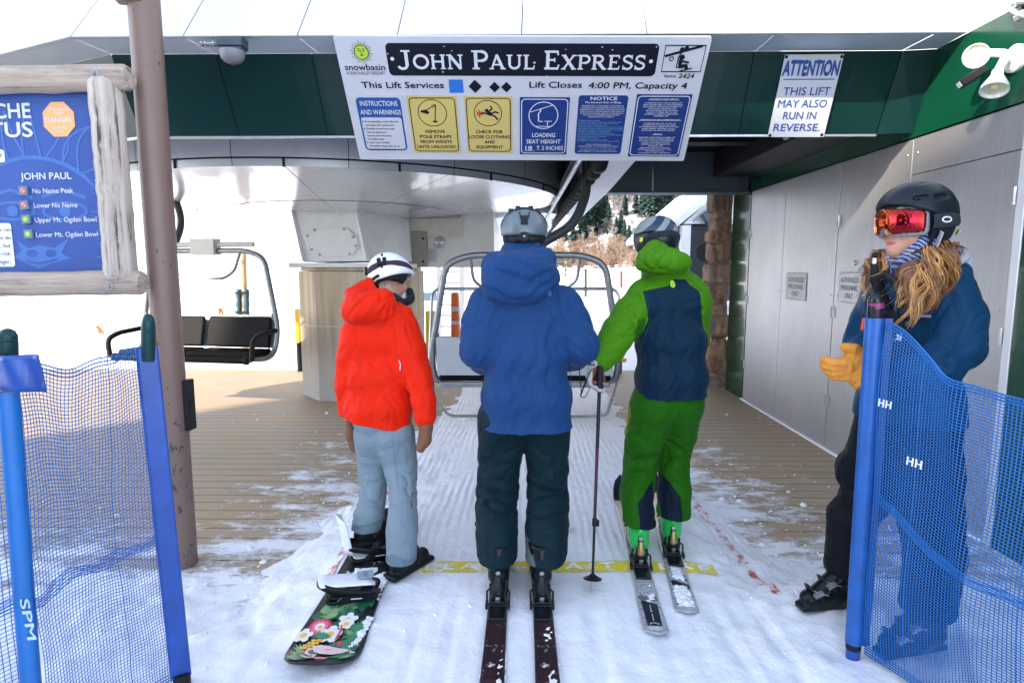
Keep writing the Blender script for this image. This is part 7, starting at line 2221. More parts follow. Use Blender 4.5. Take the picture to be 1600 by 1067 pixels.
# ------------------------------------------------------------------- guest in green and navy
def guest_green():
 hl = [V((0.622, 2.965, 0.058)), V((0.822, 3.095, 0.058))]
 fd = [V((.07, 1, 0)).normalized(), V((.117, 1, 0)).normalized()]
 base = V((0.72, 3.05, 0))
 L = [(1016, 640, 3.14), (1003, 720, 3.23), (1000, 820, 3.08)]; Rr = [(1066, 640, 3.18), (1060, 720, 3.29), (1052, 805, 3.21)]
 hd = at(1024, 378, 3.33)
 w0 = at(933, 563, 2.98)
 p = body('person', 'person in a green and navy jacket with bright green ski boots holding ski poles', base, at(1043, 620, 3.14), at(1047, 490, 3.18), at(1032, 410, 3.28), hd, (-0.35, 1, -.1),
   [(at(1005, 465, 3.16), at(964, 520, 3.06), w0, (-.25, -.1, -.75), (-.75, -.6, .1), (.3, .6, -.3), .95), (at(1088, 462, 3.2), at(1102, 530, 3.25), at(1085, 560, 3.5), (-.4, .8, 0), (.6, 0, .7), (0, .3, .9), .8)],
   [(at(*L[0]), at(*L[1]), hl[0] + fd[0] * .085 + V((0, 0, .12)), hl[0] + fd[0] * .24 + V((0, 0, .05))), (at(*Rr[0]), at(*Rr[1]), hl[1] + fd[1] * .085 + V((0, 0, .12)), hl[1] + fd[1] * .24 + V((0, 0, .05)))], M_SKIN, 0.009)
 GR = (0.052, 0.19, 0.003)
 jm = cloth('green_navy_shell', GR, 0.55, 0.2, 0.08, zone='navy', zcol=NAVY, zone2='lime', zcol2=(0.016, 0.09, 0.004))
 lo, hi = box_of([(905, 360, 2.85), (1130, 650, 3.45), (905, 650, 2.85), (1130, 650, 2.9)], 0.05)
 S = Gm(lo, hi, 0.0062); fy = (0, 1, 0)
 S.c((1020, 478, 3.20), (1074, 474, 3.22), 38, 38, .05, fy, 1.05)
 S.c((1032, 455, 3.22), (1066, 452, 3.24), 32, 32, .05)
 S.c((1036, 535, 3.17), (1060, 535, 3.18), 45, 45, .05); S.c((1036, 590, 3.15), (1062, 590, 3.16), 45, 45, .05); S.c((1035, 640, 3.15), (1062, 640, 3.16), 46, 46, .05)
 S.c((1036, 430, 3.26), (1032, 402, 3.31), 34, 31, .03)
 S.chain([((1010, 468, 3.20), 33), ((988, 492, 3.14), 30), ((966, 520, 3.06), 27), ((952, 544, 3.03), 24), ((938, 562, 3.0), 21)], .025)
 S.chain([((1078, 466, 3.22), 31), ((1086, 490, 3.24), 23), ((1088, 530, 3.27), 20), ((1078, 552, 3.45), 19)], .025)
 S.e((1036, 409, 3.13), (43, 30, 21), .012, p=2.4); S.c((1012, 402, 3.18), (1028, 383, 3.24), 18, 14, .02); S.c((1024, 388, 3.22), (1054, 404, 3.2), 12, 14, .02); S.e((1008, 413, 3.15), (17, 22, 12), .01); S.e((1060, 412, 3.14), (20, 22, 15), .012)
 S.cut(at(1046, 629, 3.0), (0.0, 0.02, -1), .006)
 g = S.mesh(1)
 for (c, r, a, al, sd) in (((966, 520, 3.0), .09, .011, (.9, 0, .1), 1), ((990, 490, 3.05), .08, .009, (.8, 0, -.5), 2), ((1045, 560, 3.0), .15, .007, (.25, 0, 1), 3), ((1090, 490, 3.1), .06, .008, (.8, 0, .4), 4), ((1035, 405, 3.03), .09, .017, (1, 0, -.5), 5), ((1040, 610, 3.0), .10, .005, (.5, 0, 1), 6)):
  g.fold(a, al, 3.0, 14.0, J(c), r, 1.0, sd * 5.9)
 g.fold(.007, (.5, 0, 1), 3, 10, seed=15); g.fold(.005, (-.6, 0, 1), 4, 15, seed=55); g.fold(.0018, (0.1, 0, 1), 8, 30, seed=17)
 navy = poly_sd([(1009, 456), (1050, 447.5), (1057, 437), (1080, 437), (1086, 446), (1099, 455), (1116, 520), (1120, 640), (950, 640), (980, 585), (1000, 540), (1015, 500)], 3.03, g.P)
 sl = poly_sd([(1002, 470), (1012, 500), (1002, 540), (984, 590), (978, 600), (960, 640), (900, 640), (900, 440), (1004, 448)], 3.03, g.P)
 armx = at(1008, 500, 3.05).x
 sleeve = (g.P[:, 0] < armx) & (sl > 0)
 navy = np.where(sleeve & (g.P[:, 2] > at(990, 560, 3.03).z), -abs(navy) - .001, navy)
 zr = poly_sd([(1099, 440), (1097, 470), (1104, 520), (1130, 530), (1130, 430)], 3.08, g.P)
 navy = np.minimum(navy, -zr)
 navy = np.where(g.P[:, 1] > at(1046, 500, 3.23).y + .02, -.01, navy)
 lime = poly_sd([(998, 500), (1012, 498), (1002, 540), (985, 585), (981, 560)], 3.03, g.P)
 jk = g.to_mesh('jacket', jm, p, zones={'navy': navy, 'lime': lime})
 f = Fr(at(1068.5, 447, 2.9), (1, 0, 0), (0, 0, 1)); mb = MB(); leaf_mark(mb, f, 0.023); drape(mb, jk, (0, 1, 0), .002); mb.build('emblem', flat('emblem_lime', (0.40, 0.68, 0.03)), jk)
 lim = flat('lime_zip', (0.38, 0.5, 0.02)); seam(jk, [(1010, 458), (1017, 500), (1002, 540), (986, 588)], 3.0, 'seam', flat('green_seam', (0.01, 0.05, 0.02)), None)
 seam(jk, [(1009, 456), (1050, 447), (1057, 437), (1080, 437), (1086, 445), (1098, 455)], 3.0, 'seam', flat('green_seam', (0.01, 0.05, 0.02)), None, .003)
 pm = cloth('green_trouser_shell', (0.012, 0.098, 0.002), 0.55, 0.2, 0.10, zone='navy', zcol=(0.004, 0.010, 0.022), zone2='lime', zcol2=(0.14, 0.25, 0.005))
 lo, hi = box_of([(955, 600, 2.85), (1110, 850, 3.45), (955, 850, 2.85)], 0.05)
 S = Gm(lo, hi, 0.006)
 S.c((1028, 625, 3.16), (1060, 625, 3.18), 40, 40, .05)
 S.chain([((1018, 640, 3.16), 36), ((1008, 680, 3.2), 31), ((1001, 722, 3.24), 27), ((995, 770, 3.12), 26), ((999, 824, 3.03), 26)], .02)
 S.chain([((1062, 640, 3.19), 35), ((1060, 680, 3.26), 28), ((1052, 722, 3.31), 24), ((1053, 765, 3.23), 26), ((1052, 806, 3.16), 27)], .02)
 S.cut(at(1000, 828, 2.96), (-.05, .06, -1), .006)
 S.cut(at(1050, 817, 3.17), (.12, .1, -1), .006) if False else None
 S.c((999, 828, 3.045), (1000, 880, 3.04), 20, 20, .004, mode='sub'); S.c((1052, 812, 3.175), (1051, 850, 3.17), 20, 20, .004, mode='sub')
 g = S.mesh(1)
 for (c, r, a, al, sd) in (((1003, 712, 3.14), .08, .026, (1, 0, .35), 1), ((1058, 712, 3.2), .07, .024, (1, 0, -.5), 2), ((1030, 680, 3.1), .08, .010, (.8, 0, .8), 3), ((996, 790, 3.05), .08, .007, (.3, 0, 1), 4), ((1055, 780, 3.15), .07, .007, (-.3, 0, 1), 5)):
  g.fold(a, al, 2.5, 12.0, J(c), r, 1.0, sd * 3.7)
 g.fold(.010, (1, 0, .3), 3, 10, seed=41); g.fold(.003, (.6, 0, 1), 5, 16, seed=43)
 n1 = poly_sd([(996, 783), (1012, 765), (1024, 757), (1021, 840), (994, 840)], 3.04, g.P); n2 = poly_sd([(1030, 740), (1046, 752), (1059, 772), (1058, 830), (1028, 830)], 3.18, g.P)
 lim_ = poly_sd([(982, 628), (989, 628), (990, 660), (985, 694), (980, 694)], 3.05, g.P)
 g.to_mesh('trousers', pm, p, zones={'navy': np.maximum(n1, n2), 'lime': lim_})
 for h_, f_ in zip(hl, fd): ski_boot(p, h_, f_, (M_BTGRN, mat('boot_dark_band', (0.015, 0.02, 0.02), .4), M_STEEL), lean=.012)
 S = SDF(A3(w0) - .17, A3(w0) + .17, .005)
 hand(S, w0, (-.25, -.1, -.75), (-.75, -.6, .1), (.3, .6, -.3), 1.05, .95, 1.35, .1, .9)
 g = S.mesh(1); br = poly_sd([(925, 575), (950, 560), (950, 600), (925, 600)], 2.95, g.P)
 g.to_mesh('glove', cloth('grey_brown_glove', (0.42, 0.43, 0.44), .7, .1, .1, zone='palm', zcol=(0.16, 0.065, 0.035)), p, zones={'palm': br})
 def stripes():
  m, nt, b, oc = base_mat('striped_helmet_shell')
  w = nnode(nt, 'ShaderNodeTexWave', wave_type='BANDS', bands_direction='DIAGONAL', wave_profile='SIN'); nt.links.new(m_map(nt, oc, (1, .2, -1.0)), w.inputs['Vector']); w.inputs['Scale'].default_value = 7.2; w.inputs['Distortion'].default_value = 0.6
  nt.links.new(m_ramp(nt, w.outputs[0], [(0.45, (0.006, 0.018, 0.06)), (0.56, (0.006, 0.018, 0.06)), (0.58, (0.20, 0.235, 0.225)), (0.7, (0.20, 0.235, 0.225))]), b.inputs['Base Color'])
  b.inputs['Roughness'].default_value = .35
  return m
 hm, (c, M, rad, f, l, u) = helmet(p, hd, (-.42, 1, -.12), (0, .12, 1), .97, stripes(), mat('black_helmet_shell', (0.013, 0.015, 0.022), .3, coat=.2), brow=.045, rear=.03, p=2.1)
 lw = SDF(A3(c) - .2, A3(c) + .2, .0052)
 lw.el(A3(c), [r * 1.0 for r in rad], M, .005, p=2.1); lw.el(A3(c), [r * .92 for r in rad], M, .004, 'sub'); lw.cut(A3(c + u * .022), u - f * .1, .008); lw.cut(A3(c - u * .085), -u, .02); lw.cut(A3(c + f * .07 - u * .04), f, .01)
 lo_ = lw.mesh(1).to_mesh('lower_shell', mat('black_helmet_shell', (0.013, 0.015, 0.022), .3, coat=.2), hm)
 mb = MB()
 for sy in (-1, 1):
  q = c + l * (rad[0] * 1.0 * sy) - f * .035 - u * .02; mb.cyl(q, q + l * .006 * sy, .013, .012, 14)
 mb.build('badge', flat('yellow_badge', (0.55, 0.62, 0.05)), hm)
 mb = MB(); ring_strap(mb, c, M, rad, -10, -.02, .034, .005, 0, 60, 330); mb.build('goggle_strap', cloth('green_strap', (0.02, 0.03, 0.035), .7), hm)
 return p
guest_green()

# ------------------------------------------------------------------- snowboarder in red
def guest_red():
 base = V((-0.70, 2.98, 0))
 ft = [V((-0.80, 3.07, 0.075)), V((-0.553, 2.943, 0.012))]
 hd = at(612, 434, 3.36)
 L = [(585, 690, 3.16), (578, 765, 3.22), (573, 850, 3.06)]; Rr = [(618, 690, 3.12), (628, 775, 3.08), (627, 880, 2.87)]
 fL, fR = V((.88, .45, 0)).normalized(), V((.55, .83, 0)).normalized()
 p = body('person', 'person in a bright red jacket and white helmet standing on a snowboard', base, at(598, 650, 3.15), at(592, 535, 3.16), at(604, 465, 3.28), hd, (.62, .78, -.42),
   [(at(556, 515, 3.16), at(542, 590, 3.16), at(549, 665, 3.2), (.0, .1, -1), (-1, 0, 0), (.3, 1, 0), .5), (at(628, 510, 3.14), at(651, 582, 3.10), at(664, 650, 3.04), (.05, 0, -1), (.9, -.3, 0), (-.3, .9, 0), .6)],
   [(at(*L[0]), at(*L[1]), ft[0] - fL * .03 + V((0, 0, .10)), ft[0] + fL * .08), (at(*Rr[0]), at(*Rr[1]), ft[1] - fR * .09 + V((0, 0, .10)), ft[1] + fR * .02)], M_SKIN, 0.009, slim=.52)
 red = cloth('bright_red_shell', (0.68, 0.016, 0.002), 0.5, 0.2, 0.06)
 lo, hi = box_of([(505, 415, 2.88), (700, 690, 3.45), (505, 690, 2.88), (700, 690, 2.9)], 0.05)
 S = Gm(lo, hi, 0.0062); fy = (0, 1, 0)
 S.c((567, 535, 3.17), (618, 528, 3.17), 36, 37, .05, fy, 1.1)
 S.c((580, 505, 3.2), (612, 500, 3.21), 32, 32, .05)
 S.c((576, 590, 3.16), (607, 585, 3.16), 37, 38, .05); S.c((576, 640, 3.15), (606, 632, 3.15), 39, 40, .05); S.c((577, 690, 3.15), (606, 680, 3.15), 40, 41, .05)
 S.c((592, 494, 3.24), (600, 478, 3.30), 30, 22, .03)
 S.chain([((560, 522, 3.18), 29), ((549, 560, 3.18), 23), ((543, 600, 3.17), 20), ((546, 640, 3.18), 17), ((548, 660, 3.19), 15)], .02)
 S.chain([((626, 516, 3.16), 31), ((640, 550, 3.13), 27), ((652, 590, 3.09), 24), ((661, 625, 3.05), 20), ((664, 650, 3.03), 18)], .02)
 S.e((576, 479, 3.10), (44, 30, 24), .012, p=2.3, rot=np.array([[.93, 0, .36], [0, 1, 0], [-.36, 0, .93]]).T); S.c((556, 462, 3.16), (576, 441, 3.24), 18, 8, .02); S.c((576, 446, 3.22), (600, 482, 3.16), 8, 14, .015); S.c((546, 482, 3.12), (560, 470, 3.12), 14, 20, .015); S.c((598, 490, 3.1), (634, 488, 3.16), 18, 11, .02)
 S.cut(at(592, 672, 3.02), (-.16, 0.02, -1), .006)
 g = S.mesh(1)
 for (c, r, a, al, sd) in (((650, 585, 3.03), .09, .009, (.9, 0, .4), 1), ((545, 600, 3.1), .08, .007, (.9, 0, -.2), 2), ((585, 590, 3.02), .14, .008, (-.5, 0, 1), 3), ((560, 560, 3.05), .09, .010, (.6, 0, .9), 4), ((585, 474, 3.0), .09, .017, (.7, 0, .75), 5), ((630, 520, 3.05), .07, .007, (-.5, 0, 1), 6), ((600, 640, 3.0), .1, .004, (.9, 0, .5), 7)):
  g.fold(a, al, 3.0, 14.0, J(c), r, 1.0, sd * 4.9)
 g.fold(.007, (.5, 0, 1), 3, 10, seed=25); g.fold(.005, (-.6, 0, 1), 4, 15, seed=65); g.fold(.0018, (0.1, 0, 1), 8, 30, seed=27)
 jk = g.to_mesh('jacket', red, p)
 dk = flat('red_seam', (0.36, 0.012, 0.004), .7)
 for q in ([(553, 510), (560, 560), (566, 610)], [(613, 500), (618, 545), (634, 600), (641, 640)], [(560, 500), (585, 512), (612, 508)]): seam(jk, q, 3.05, 'seam', dk, None, .003)
 mb = MB(); mb.tube([at(621.5, 564, 3.02), at(624, 571, 3.02), at(622.5, 580, 3.02)], .004, 6); drape(mb, jk, (0, 1, 0), .003); mb.build('zip_pull', flat('pale_zip', (.5, .48, .5)), jk)
 gm = cloth('grey_blue_trouser', (0.175, 0.23, 0.27), 0.6, 0.2, 0.06, zone='gaiter', zcol=(0.125, 0.175, 0.21))
 lo, hi = box_of([(530, 640, 2.8), (670, 910, 3.42), (530, 910, 2.7)], 0.05)
 S = Gm(lo, hi, 0.006)
 S.c((588, 650, 3.16), (606, 648, 3.16), 38, 38, .05)
 S.chain([((585, 680, 3.17), 33), ((583, 720, 3.22), 25), ((583, 765, 3.17), 21), ((577, 800, 3.09), 24), ((572, 838, 3.06), 25)], .008)
 S.chain([((614, 680, 3.14), 35), ((625, 725, 3.15), 27), ((630, 775, 3.02), 23), ((628, 830, 2.895), 25), ((627, 882, 2.865), 24)], .008)
 S.cut((0, 0, .085), (0, 0, -1), .006)
 S.cut((0, 0, 0.21), (0, 0, -1), .01) if False else None
 S.bx((J((573, 872, 3.06))[0], 3.06, .06), (.12, .12, .10), mode='sub')
 g = S.mesh(1)
 for (c, r, a, al, sd) in (((578, 780, 3.12), .06, .020, (1, 0, -.2), 1), ((630, 765, 3.02), .07, .018, (1, 0, .3), 2), ((600, 700, 3.05), .09, .006, (.3, 0, 1), 3), ((627, 840, 2.95), .09, .006, (.2, 0, 1), 4), ((575, 820, 3.1), .06, .006, (.4, 0, 1), 5)):
  g.fold(a, al, 2.5, 13.0, J(c), r, 1.0, sd * 6.1)
 g.fold(.008, (1, 0, .2), 3, 10, seed=51); g.fold(.003, (.4, 0, 1), 5, 16, seed=53)
 z = np.maximum(poly_sd([(540, 814), (603, 806), (603, 870), (540, 870)], 3.08, g.P) * (g.P[:, 0] < at(600, 800, 3.05).x) - .0 * g.P[:, 0], poly_sd([(620, 855), (652, 868), (652, 900), (600, 900), (600, 866)], 2.88, g.P))
 tr = g.to_mesh('trousers', gm, p, zones={'gaiter': z})
 seam(tr, [(612, 684), (618, 730), (622, 762)], 3.05, 'seam', flat('grey_seam', (.12, .17, .2)), None, .003)
 mb = MB(); f = Fr(at(641, 788, 2.9), (0.1, 0, -1), (1, 0, .1)); mb.text('flylow', f, -.03, .03, -.006, .008, 0, 0, .03); drape(mb, tr, (0, 1, 0), .002); mb.build('printed_mark', flat('dark_pink_print', (.16, .02, .07)), tr)
 bk = mat('boot_black_cloth', (0.006, 0.008, 0.009), .5, var=.2, vscale=30)
 for q, f in ((ft[0] + V((0, 0, 0.0)) - fL * .10, fL), (ft[1] - fR * .16, fR)):
  l = V((0, 0, 1)).cross(f); M = np.array([list(f), list(l), [0, 0, 1]]).T
  W = lambda a, b, c: A3(q + f * (a * .9 + .008) + l * b * .86 + V((0, 0, c)))
  S = SDF(A3(q + f * .13 + V((0, 0, .12))) - .24, A3(q + f * .13 + V((0, 0, .12))) + .24, .0055)
  S.bx(W(.14, 0, .012), (.15, .045, .014), M, .012, .01); S.rc(W(.05, 0, .055), W(.14, 0, .05), .043, .043, .02); S.rc(W(.14, 0, .05), W(.245, 0, .042), .043, .037, .02); S.rc(W(.06, 0, .08), W(.075, 0, .24), .046, .05, .02); S.rc(W(.17, 0, .08), W(.10, 0, .15), .04, .05, .02)
  S.cut(W(.08, 0, .150), (0, 0, 1), .01)
  S.rc(W(.0, .052, .03), W(.28, .052, .03), .003, .003, .003, mode='sub'); S.rc(W(.0, -.052, .03), W(.28, -.052, .03), .003, .003, .003, mode='sub')
  b = S.mesh(1).to_mesh('snowboard_boot', bk, p)
  mb = MB()
  for k in range(3): mb.tube(fillet([W(.13 - k * .012, -.04, .09 + k * .03), W(.18 - k * .018, 0, .11 + k * .028), W(.13 - k * .012, .04, .09 + k * .03)], .02, 3), .004, 5)
  mb.build('lace', M_BTTRIM, b)
  S = SDF(A3(q + f * .14) - .2, A3(q + f * .14) + .2, .006); S.bx(W(.145, 0, .004), (.132, .040, .010), M, .01, .004); S.mesh(0).to_mesh('sole', flat('sole_grey', (.05, .055, .06), .7), b)
 mt = cloth('brown_leather_mitten', (0.17, 0.085, 0.05), .6, .05, .15)
 for (w, d, n, sd) in ((at(664, 655, 3.03), (.1, -.02, -1), (.9, -.4, 0), (-.4, .9, -.2)), (at(550, 668, 3.2), (.05, .1, -1), (-1, 0, 0), (.2, 1, -.2))):
  S = SDF(A3(w) - .2, A3(w) + .2, .0055); w = V(w); d = V(d).normalized()
  sd = V(sd); sd = (sd - d * sd.dot(d)).normalized(); n = V(n)
  n = (n - d * n.dot(d) - sd * n.dot(sd)).normalized()
  S.rc(A3(w - d * .03), A3(w + d * .04), .036, .042, .02, list(n), 1.3); S.rc(A3(w + d * .04), A3(w + d * .10 - n * .012), .046, .040, .02, list(n), 1.35); S.rc(A3(w + d * .10 - n * .012), A3(w + d * .14 - n * .04), .040, .030, .02, list(n), 1.3)
  S.rc(A3(w + d * .02 + sd * .035), A3(w + d * .085 + sd * .055 - n * .015), .018, .014, .01)
  S.mesh(1).to_mesh('mitten', mt, p)
 # white helmet, dark strap, black neck roll
 wh = mat('white_helmet_shell', (0.74, 0.77, 0.82), .35, var=.03, coat=.3)
 fh = V((.60, .72, -.38)); uh = V((.38, .42, 1)).normalized(); uh = V((-.24, .46, .92))
 hm, (c, M, rad, f, l, u) = helmet(p, hd, fh, uh, .96, wh, M_LINER, brow=.035, rear=-.085, vents=((-.06, .0, .13, -.03, 0, -.0, .006), (-.02, .04, .125, -.04, 0, 0, .006), (-.02, -.04, .125, -.04, 0, 0, .006), (-.09, .05, .085, -.02, 0.01, -.02, .006), (-.09, -.05, .085, -.02, -.01, -.02, .006)))
 mb = MB(); ring_strap(mb, c, M, rad, 12, .012, .038, .005, 0, 150, 390); st = mb.build('goggle_strap', cloth('plum_grey_strap', (0.05, 0.035, 0.05), .7), hm)
 def osh(a, z, o=.006):
  q = V((rad[0] * math.cos(R(a)), rad[1] * math.sin(R(a)), z)); k = math.sqrt(max(0.01, 1 - (z / rad[2]) ** 2)); q.x *= k; q.y *= k; q = q * (1 + o / q.length); return c + l * q.x + f * q.y + u * q.z
 mb = MB()
 for a in (232, 246, 300): mb.box(osh(a, -.02 + .02), (.020, .02, .046), 0, Matrix(M.tolist()) @ Matrix.Rotation(R(a - 270), 3, 'Z'))
 mb.tube([osh(240, .06), osh(240, -.035)], .007, 6); mb.build('strap_buckle', M_BTBLK, hm, bevel=.004)
 mb = MB()
 for a in (262, 278, 296): mb.box(osh(a, -.062, -.002), (.03, .012, .03), 0, Matrix(M.tolist()) @ Matrix.Rotation(R(a - 270), 3, 'Z'))
 mb.build('fit_dial', M_BTBLK, hm, bevel=.006)
 mb = MB(); q0 = at(628, 472, 3.3); mb.tube(fillet([at(612, 462, 3.24), at(630, 474, 3.22), at(643, 468, 3.32), at(640, 455, 3.45)], .03, 4), .022, 10); mb.build('neck_gaiter', cloth('black_gaiter', (.014, .02, .028), .8), p)
 mb = MB(); rnd = random.Random(3)
 for k in range(40):
  a = at(596 + rnd.uniform(-3, 14), 442 + rnd.uniform(0, 10), 3.26); mb.tube([a, a + V((.01, -.02, -.02)), a + V((.02 + rnd.uniform(-.01, .02), -.02, -.05))], [.003, .003, .001], 4, caps=False)
 mb.build('hair', mat('ash_hair', (.42, .36, .28), .6, vscale=80), p)
 return p
guest_red()
# =================================================================== LIFT WORKER
def worker():
 gz = near_z(1.5, 2.5)
 base = V((1.60, 2.48, gz))
 hd = at(1424, 349, 2.34)
 hf = V((-.97, -.20, -.04))
 # boots: heels and headings
 bh = [at(1345, 922, 2.60), at(1474, 966, 2.30)]
 bh[0].z = near_z(bh[0].x - .1, bh[0].y); bh[1].z = near_z(bh[1].x - .1, bh[1].y)
 bf = [V((-1, -.18, 0)).normalized(), V((-1, -.25, 0)).normalized()]
 w_r = at(1362, 566, 2.40)
 sh_r, el_r = at(1372, 462, 2.56), at(1345, 532, 2.62)
 sh_l, el_l, w_l = at(1478, 448, 2.30), at(1494, 545, 2.26), at(1400, 575, 2.30)
 p = body('person', 'lift worker in a blue jacket with long curly hair, red goggles and tan gloves', base, at(1420, 650, 2.44), at(1425, 490, 2.44), at(1424, 420, 2.38), hd, hf,
   [(sh_r, el_r, w_r, (-.95, -.2, -.28), (-.1, -.75, .65), (-.3, -.3, .9), .85), (sh_l, el_l, w_l, (-.9, .3, -.3), (0, -.8, .5), (0, .3, .9), .7)],
   [(at(1392, 650, 2.50), at(1362, 770, 2.60), bh[0] + bf[0] * .085 + V((0, 0, .12)), bh[0] + bf[0] * .22 + V((0, 0, .05))), (at(1445, 650, 2.38), at(1446, 790, 2.34), bh[1] + bf[1] * .085 + V((0, 0, .12)), bh[1] + bf[1] * .22 + V((0, 0, .05)))], M_SKIN, 0.0055, face=True, slim=.7)
 blue = cloth('worker_blue_shell', (0.003, 0.036, 0.088), 0.5, 0.2, 0.08, zone='navy', zcol=(0.006, 0.022, 0.07))
 lo, hi = box_of([(1300, 395, 2.15), (1560, 690, 2.75), (1300, 690, 2.15), (1560, 395, 2.75), (1560, 690, 2.15)], 0.05)
 S = Gm(lo, hi, 0.0064)
 S.c((1398, 470, 2.50), (1456, 462, 2.38), 46, 44, .05)
 S.c((1400, 540, 2.50), (1446, 536, 2.38), 54, 54, .06); S.c((1402, 620, 2.49), (1440, 620, 2.40), 56, 58, .06); S.c((1398, 660, 2.49), (1440, 670, 2.40), 58, 60, .06)
 S.c((1422, 440, 2.42), (1432, 420, 2.40), 40, 34, .03)
 S.chain([((1382, 470, 2.57), 36), ((1362, 505, 2.63), 31), ((1349, 535, 2.63), 28), ((1356, 556, 2.50), 25), ((1362, 566, 2.42), 23)], .03)
 S.chain([((1474, 458, 2.32), 44), ((1490, 500, 2.29), 42), ((1492, 540, 2.26), 40), ((1462, 568, 2.24), 38), ((1425, 580, 2.26), 32), ((1400, 578, 2.30), 28)], .03)
 S.c((1440, 425, 2.40), (1500, 425, 2.34), 24, 16, .03)
 S.cut(at(1420, 655, 2.44), (.0, 0, -1), .006)
 g = S.mesh(1)
 for (c, r, a, al, sd) in (((1492, 530, 2.2), .10, .012, (.7, .2, .5), 1), ((1440, 575, 2.2), .10, .010, (.9, 0, .6), 2), ((1355, 530, 2.5), .08, .008, (.9, 0, .3), 3), ((1480, 470, 2.2), .08, .009, (.3, 0, 1), 4), ((1400, 600, 2.35), .12, .006, (.3, 0, 1), 5)):
  g.fold(a, al, 3.0, 13.0, J(c), r, 1.0, sd * 8.1)
 g.fold(.008, (.5, 0, 1), 3, 10, seed=75); g.fold(.006, (-.6, 0, 1), 4, 15, seed=85); g.fold(.0018, (0.1, 0, 1), 8, 30, seed=77)
 z = poly_sd([(1436, 484), (1462, 470), (1470, 540), (1440, 650), (1405, 650), (1405, 520)], 2.32, g.P) * 0 - 1
 jk = g.to_mesh('jacket', blue, p, zones={'navy': z})
 vd = (hd - CAMP); vd.z = 0; vd.normalize(); rt = V((vd.y, -vd.x, 0))
 def deco(fn, ob, mats, name, off=.002):
  mb = MB(); fn(mb); t = bvh_of(ob); out = []
  for q in mb.v:
   q = V(q); dd = (q - CAMP).normalized(); h = t.ray_cast(CAMP, dd); out.append(tuple(h[0] - dd * (off + (V(q) - V(q)).length)) if h[0] is not None else tuple(q))
  mb.v = out; return mb.build(name, mats, ob)
 wht = flat('mark_print_white', (0.72, 0.74, 0.78)); gold = flat('mark_print_gold', (0.72, 0.38, 0.03))
 f = Fr(at(1417, 491, 2.25), rt, (0, 0, 1)); s_ = ppm(f.o)
 deco(lambda mb: mb.text('snowbasin', f, 0, 31 * s_, -3.5 * s_, 1.6 * s_, 0, 0, .03), jk, wht, 'printed_mark')
 def sunm(mb):
  for k in range(12):
   t_ = math.pi * 2 * k / 12; mb.plate([(16 * s_ + 2.6 * s_ * math.cos(t_ - .3), 10 * s_ + 2.6 * s_ * math.sin(t_ - .3)), (16 * s_ + 4.6 * s_ * math.cos(t_), 10 * s_ + 4.6 * s_ * math.sin(t_)), (16 * s_ + 2.6 * s_ * math.cos(t_ + .3), 10 * s_ + 2.6 * s_ * math.sin(t_ + .3))], f, 0, 0)
  mb.plate(circ(16 * s_, 10 * s_, 3.0 * s_, 14), f, 0, 0)
 deco(sunm, jk, gold, 'printed_mark')
 # white hem and logo low on the jacket behind the net
 f2 = Fr(at(1386, 650, 2.2), rt, (0, 0, 1))
 # hood / collar edge, harness straps, radio microphone, flask
 mb = MB(); mb.tube(fillet([at(1468, 424, 2.27), at(1488, 414, 2.28), at(1512, 402, 2.34), at(1500, 392, 2.46)], .04, 5), .015, 8); mb.build('hood_edge', flat('pale_grey_lining', (0.36, 0.40, 0.44), .7), jk)
 S = Gm(*box_of([(1440, 385, 2.3), (1520, 450, 2.5), (1520, 385, 2.3)], .05), .006); S.e((1478, 418, 2.40), (34, 22, 14), .02); S.e((1500, 412, 2.40), (14, 20, 16), .02); S.mesh(1).to_mesh('hood', flat('pale_grey_lining', (0.36, 0.40, 0.44), .7), jk)
 def strap(px, w, name, m, Y=2.25):
  t = bvh_of(jk); P = []
  for (a, b) in zip(px[:-1], px[1:]):
   for k in range(8): P.append((a[0] + (b[0] - a[0]) * k / 8, a[1] + (b[1] - a[1]) * k / 8))
  P.append(px[-1]); mb = MB(); Q = []
  for u, v in P:
   dd = ray(u, v).normalized(); h = t.ray_cast(CAMP, dd)
   if h[0] is not None: Q.append(h[0] - dd * .006)
  mb.tube(Q, w, 8, 0, flat=.5); return mb.build(name, m, jk)
 nyl = cloth('black_webbing', (0.012, 0.013, 0.016), .7, .1)
 strap([(1436, 470), (1424, 484), (1408, 500), (1396, 515), (1390, 530)], .017, 'chest_strap', nyl)
 strap([(1376, 440), (1384, 462), (1390, 480), (1388, 505)], .014, 'chest_strap', nyl)
 strap([(1350, 462), (1362, 446), (1368, 440)], .010, 'reflective_tab', flat('reflective_grey', (.5, .52, .54), .4))
 S = Gm(*box_of([(1375, 470, 2.2), (1430, 560, 2.35), (1375, 560, 2.2), (1430, 470, 2.2)], .06), .006)
 q = at(1400, 520, 2.275); S.bx(A3(q), (.04, .03, .085), rot=np.array([list(rt), list(vd), [0, 0, 1]]).T @ np.array(Matrix.Rotation(R(-28), 3, 'Y')), r=.018); S.mesh(1).to_mesh('chest_pouch', nyl, jk)
 f3 = Fr(q - vd * .033, rt, (0, 0, 1)); mb = MB(); mb.plate([(-.004, -.024), (.022, -.024), (.018, .0), (.0, -.004)], f3, .002, 0); mb.plate(circ(.0, -.012, .006, 8), f3, .004, 1); mb.build('printed_mark', [wht, M_INK], jk)
 strap([(1411, 472), (1405, 480)], .008, 'yellow_clip', flat('clip_yellow', (.75, .5, .03)))
 m0, m1 = at(1367, 399, 2.30), at(1366, 436, 2.31)
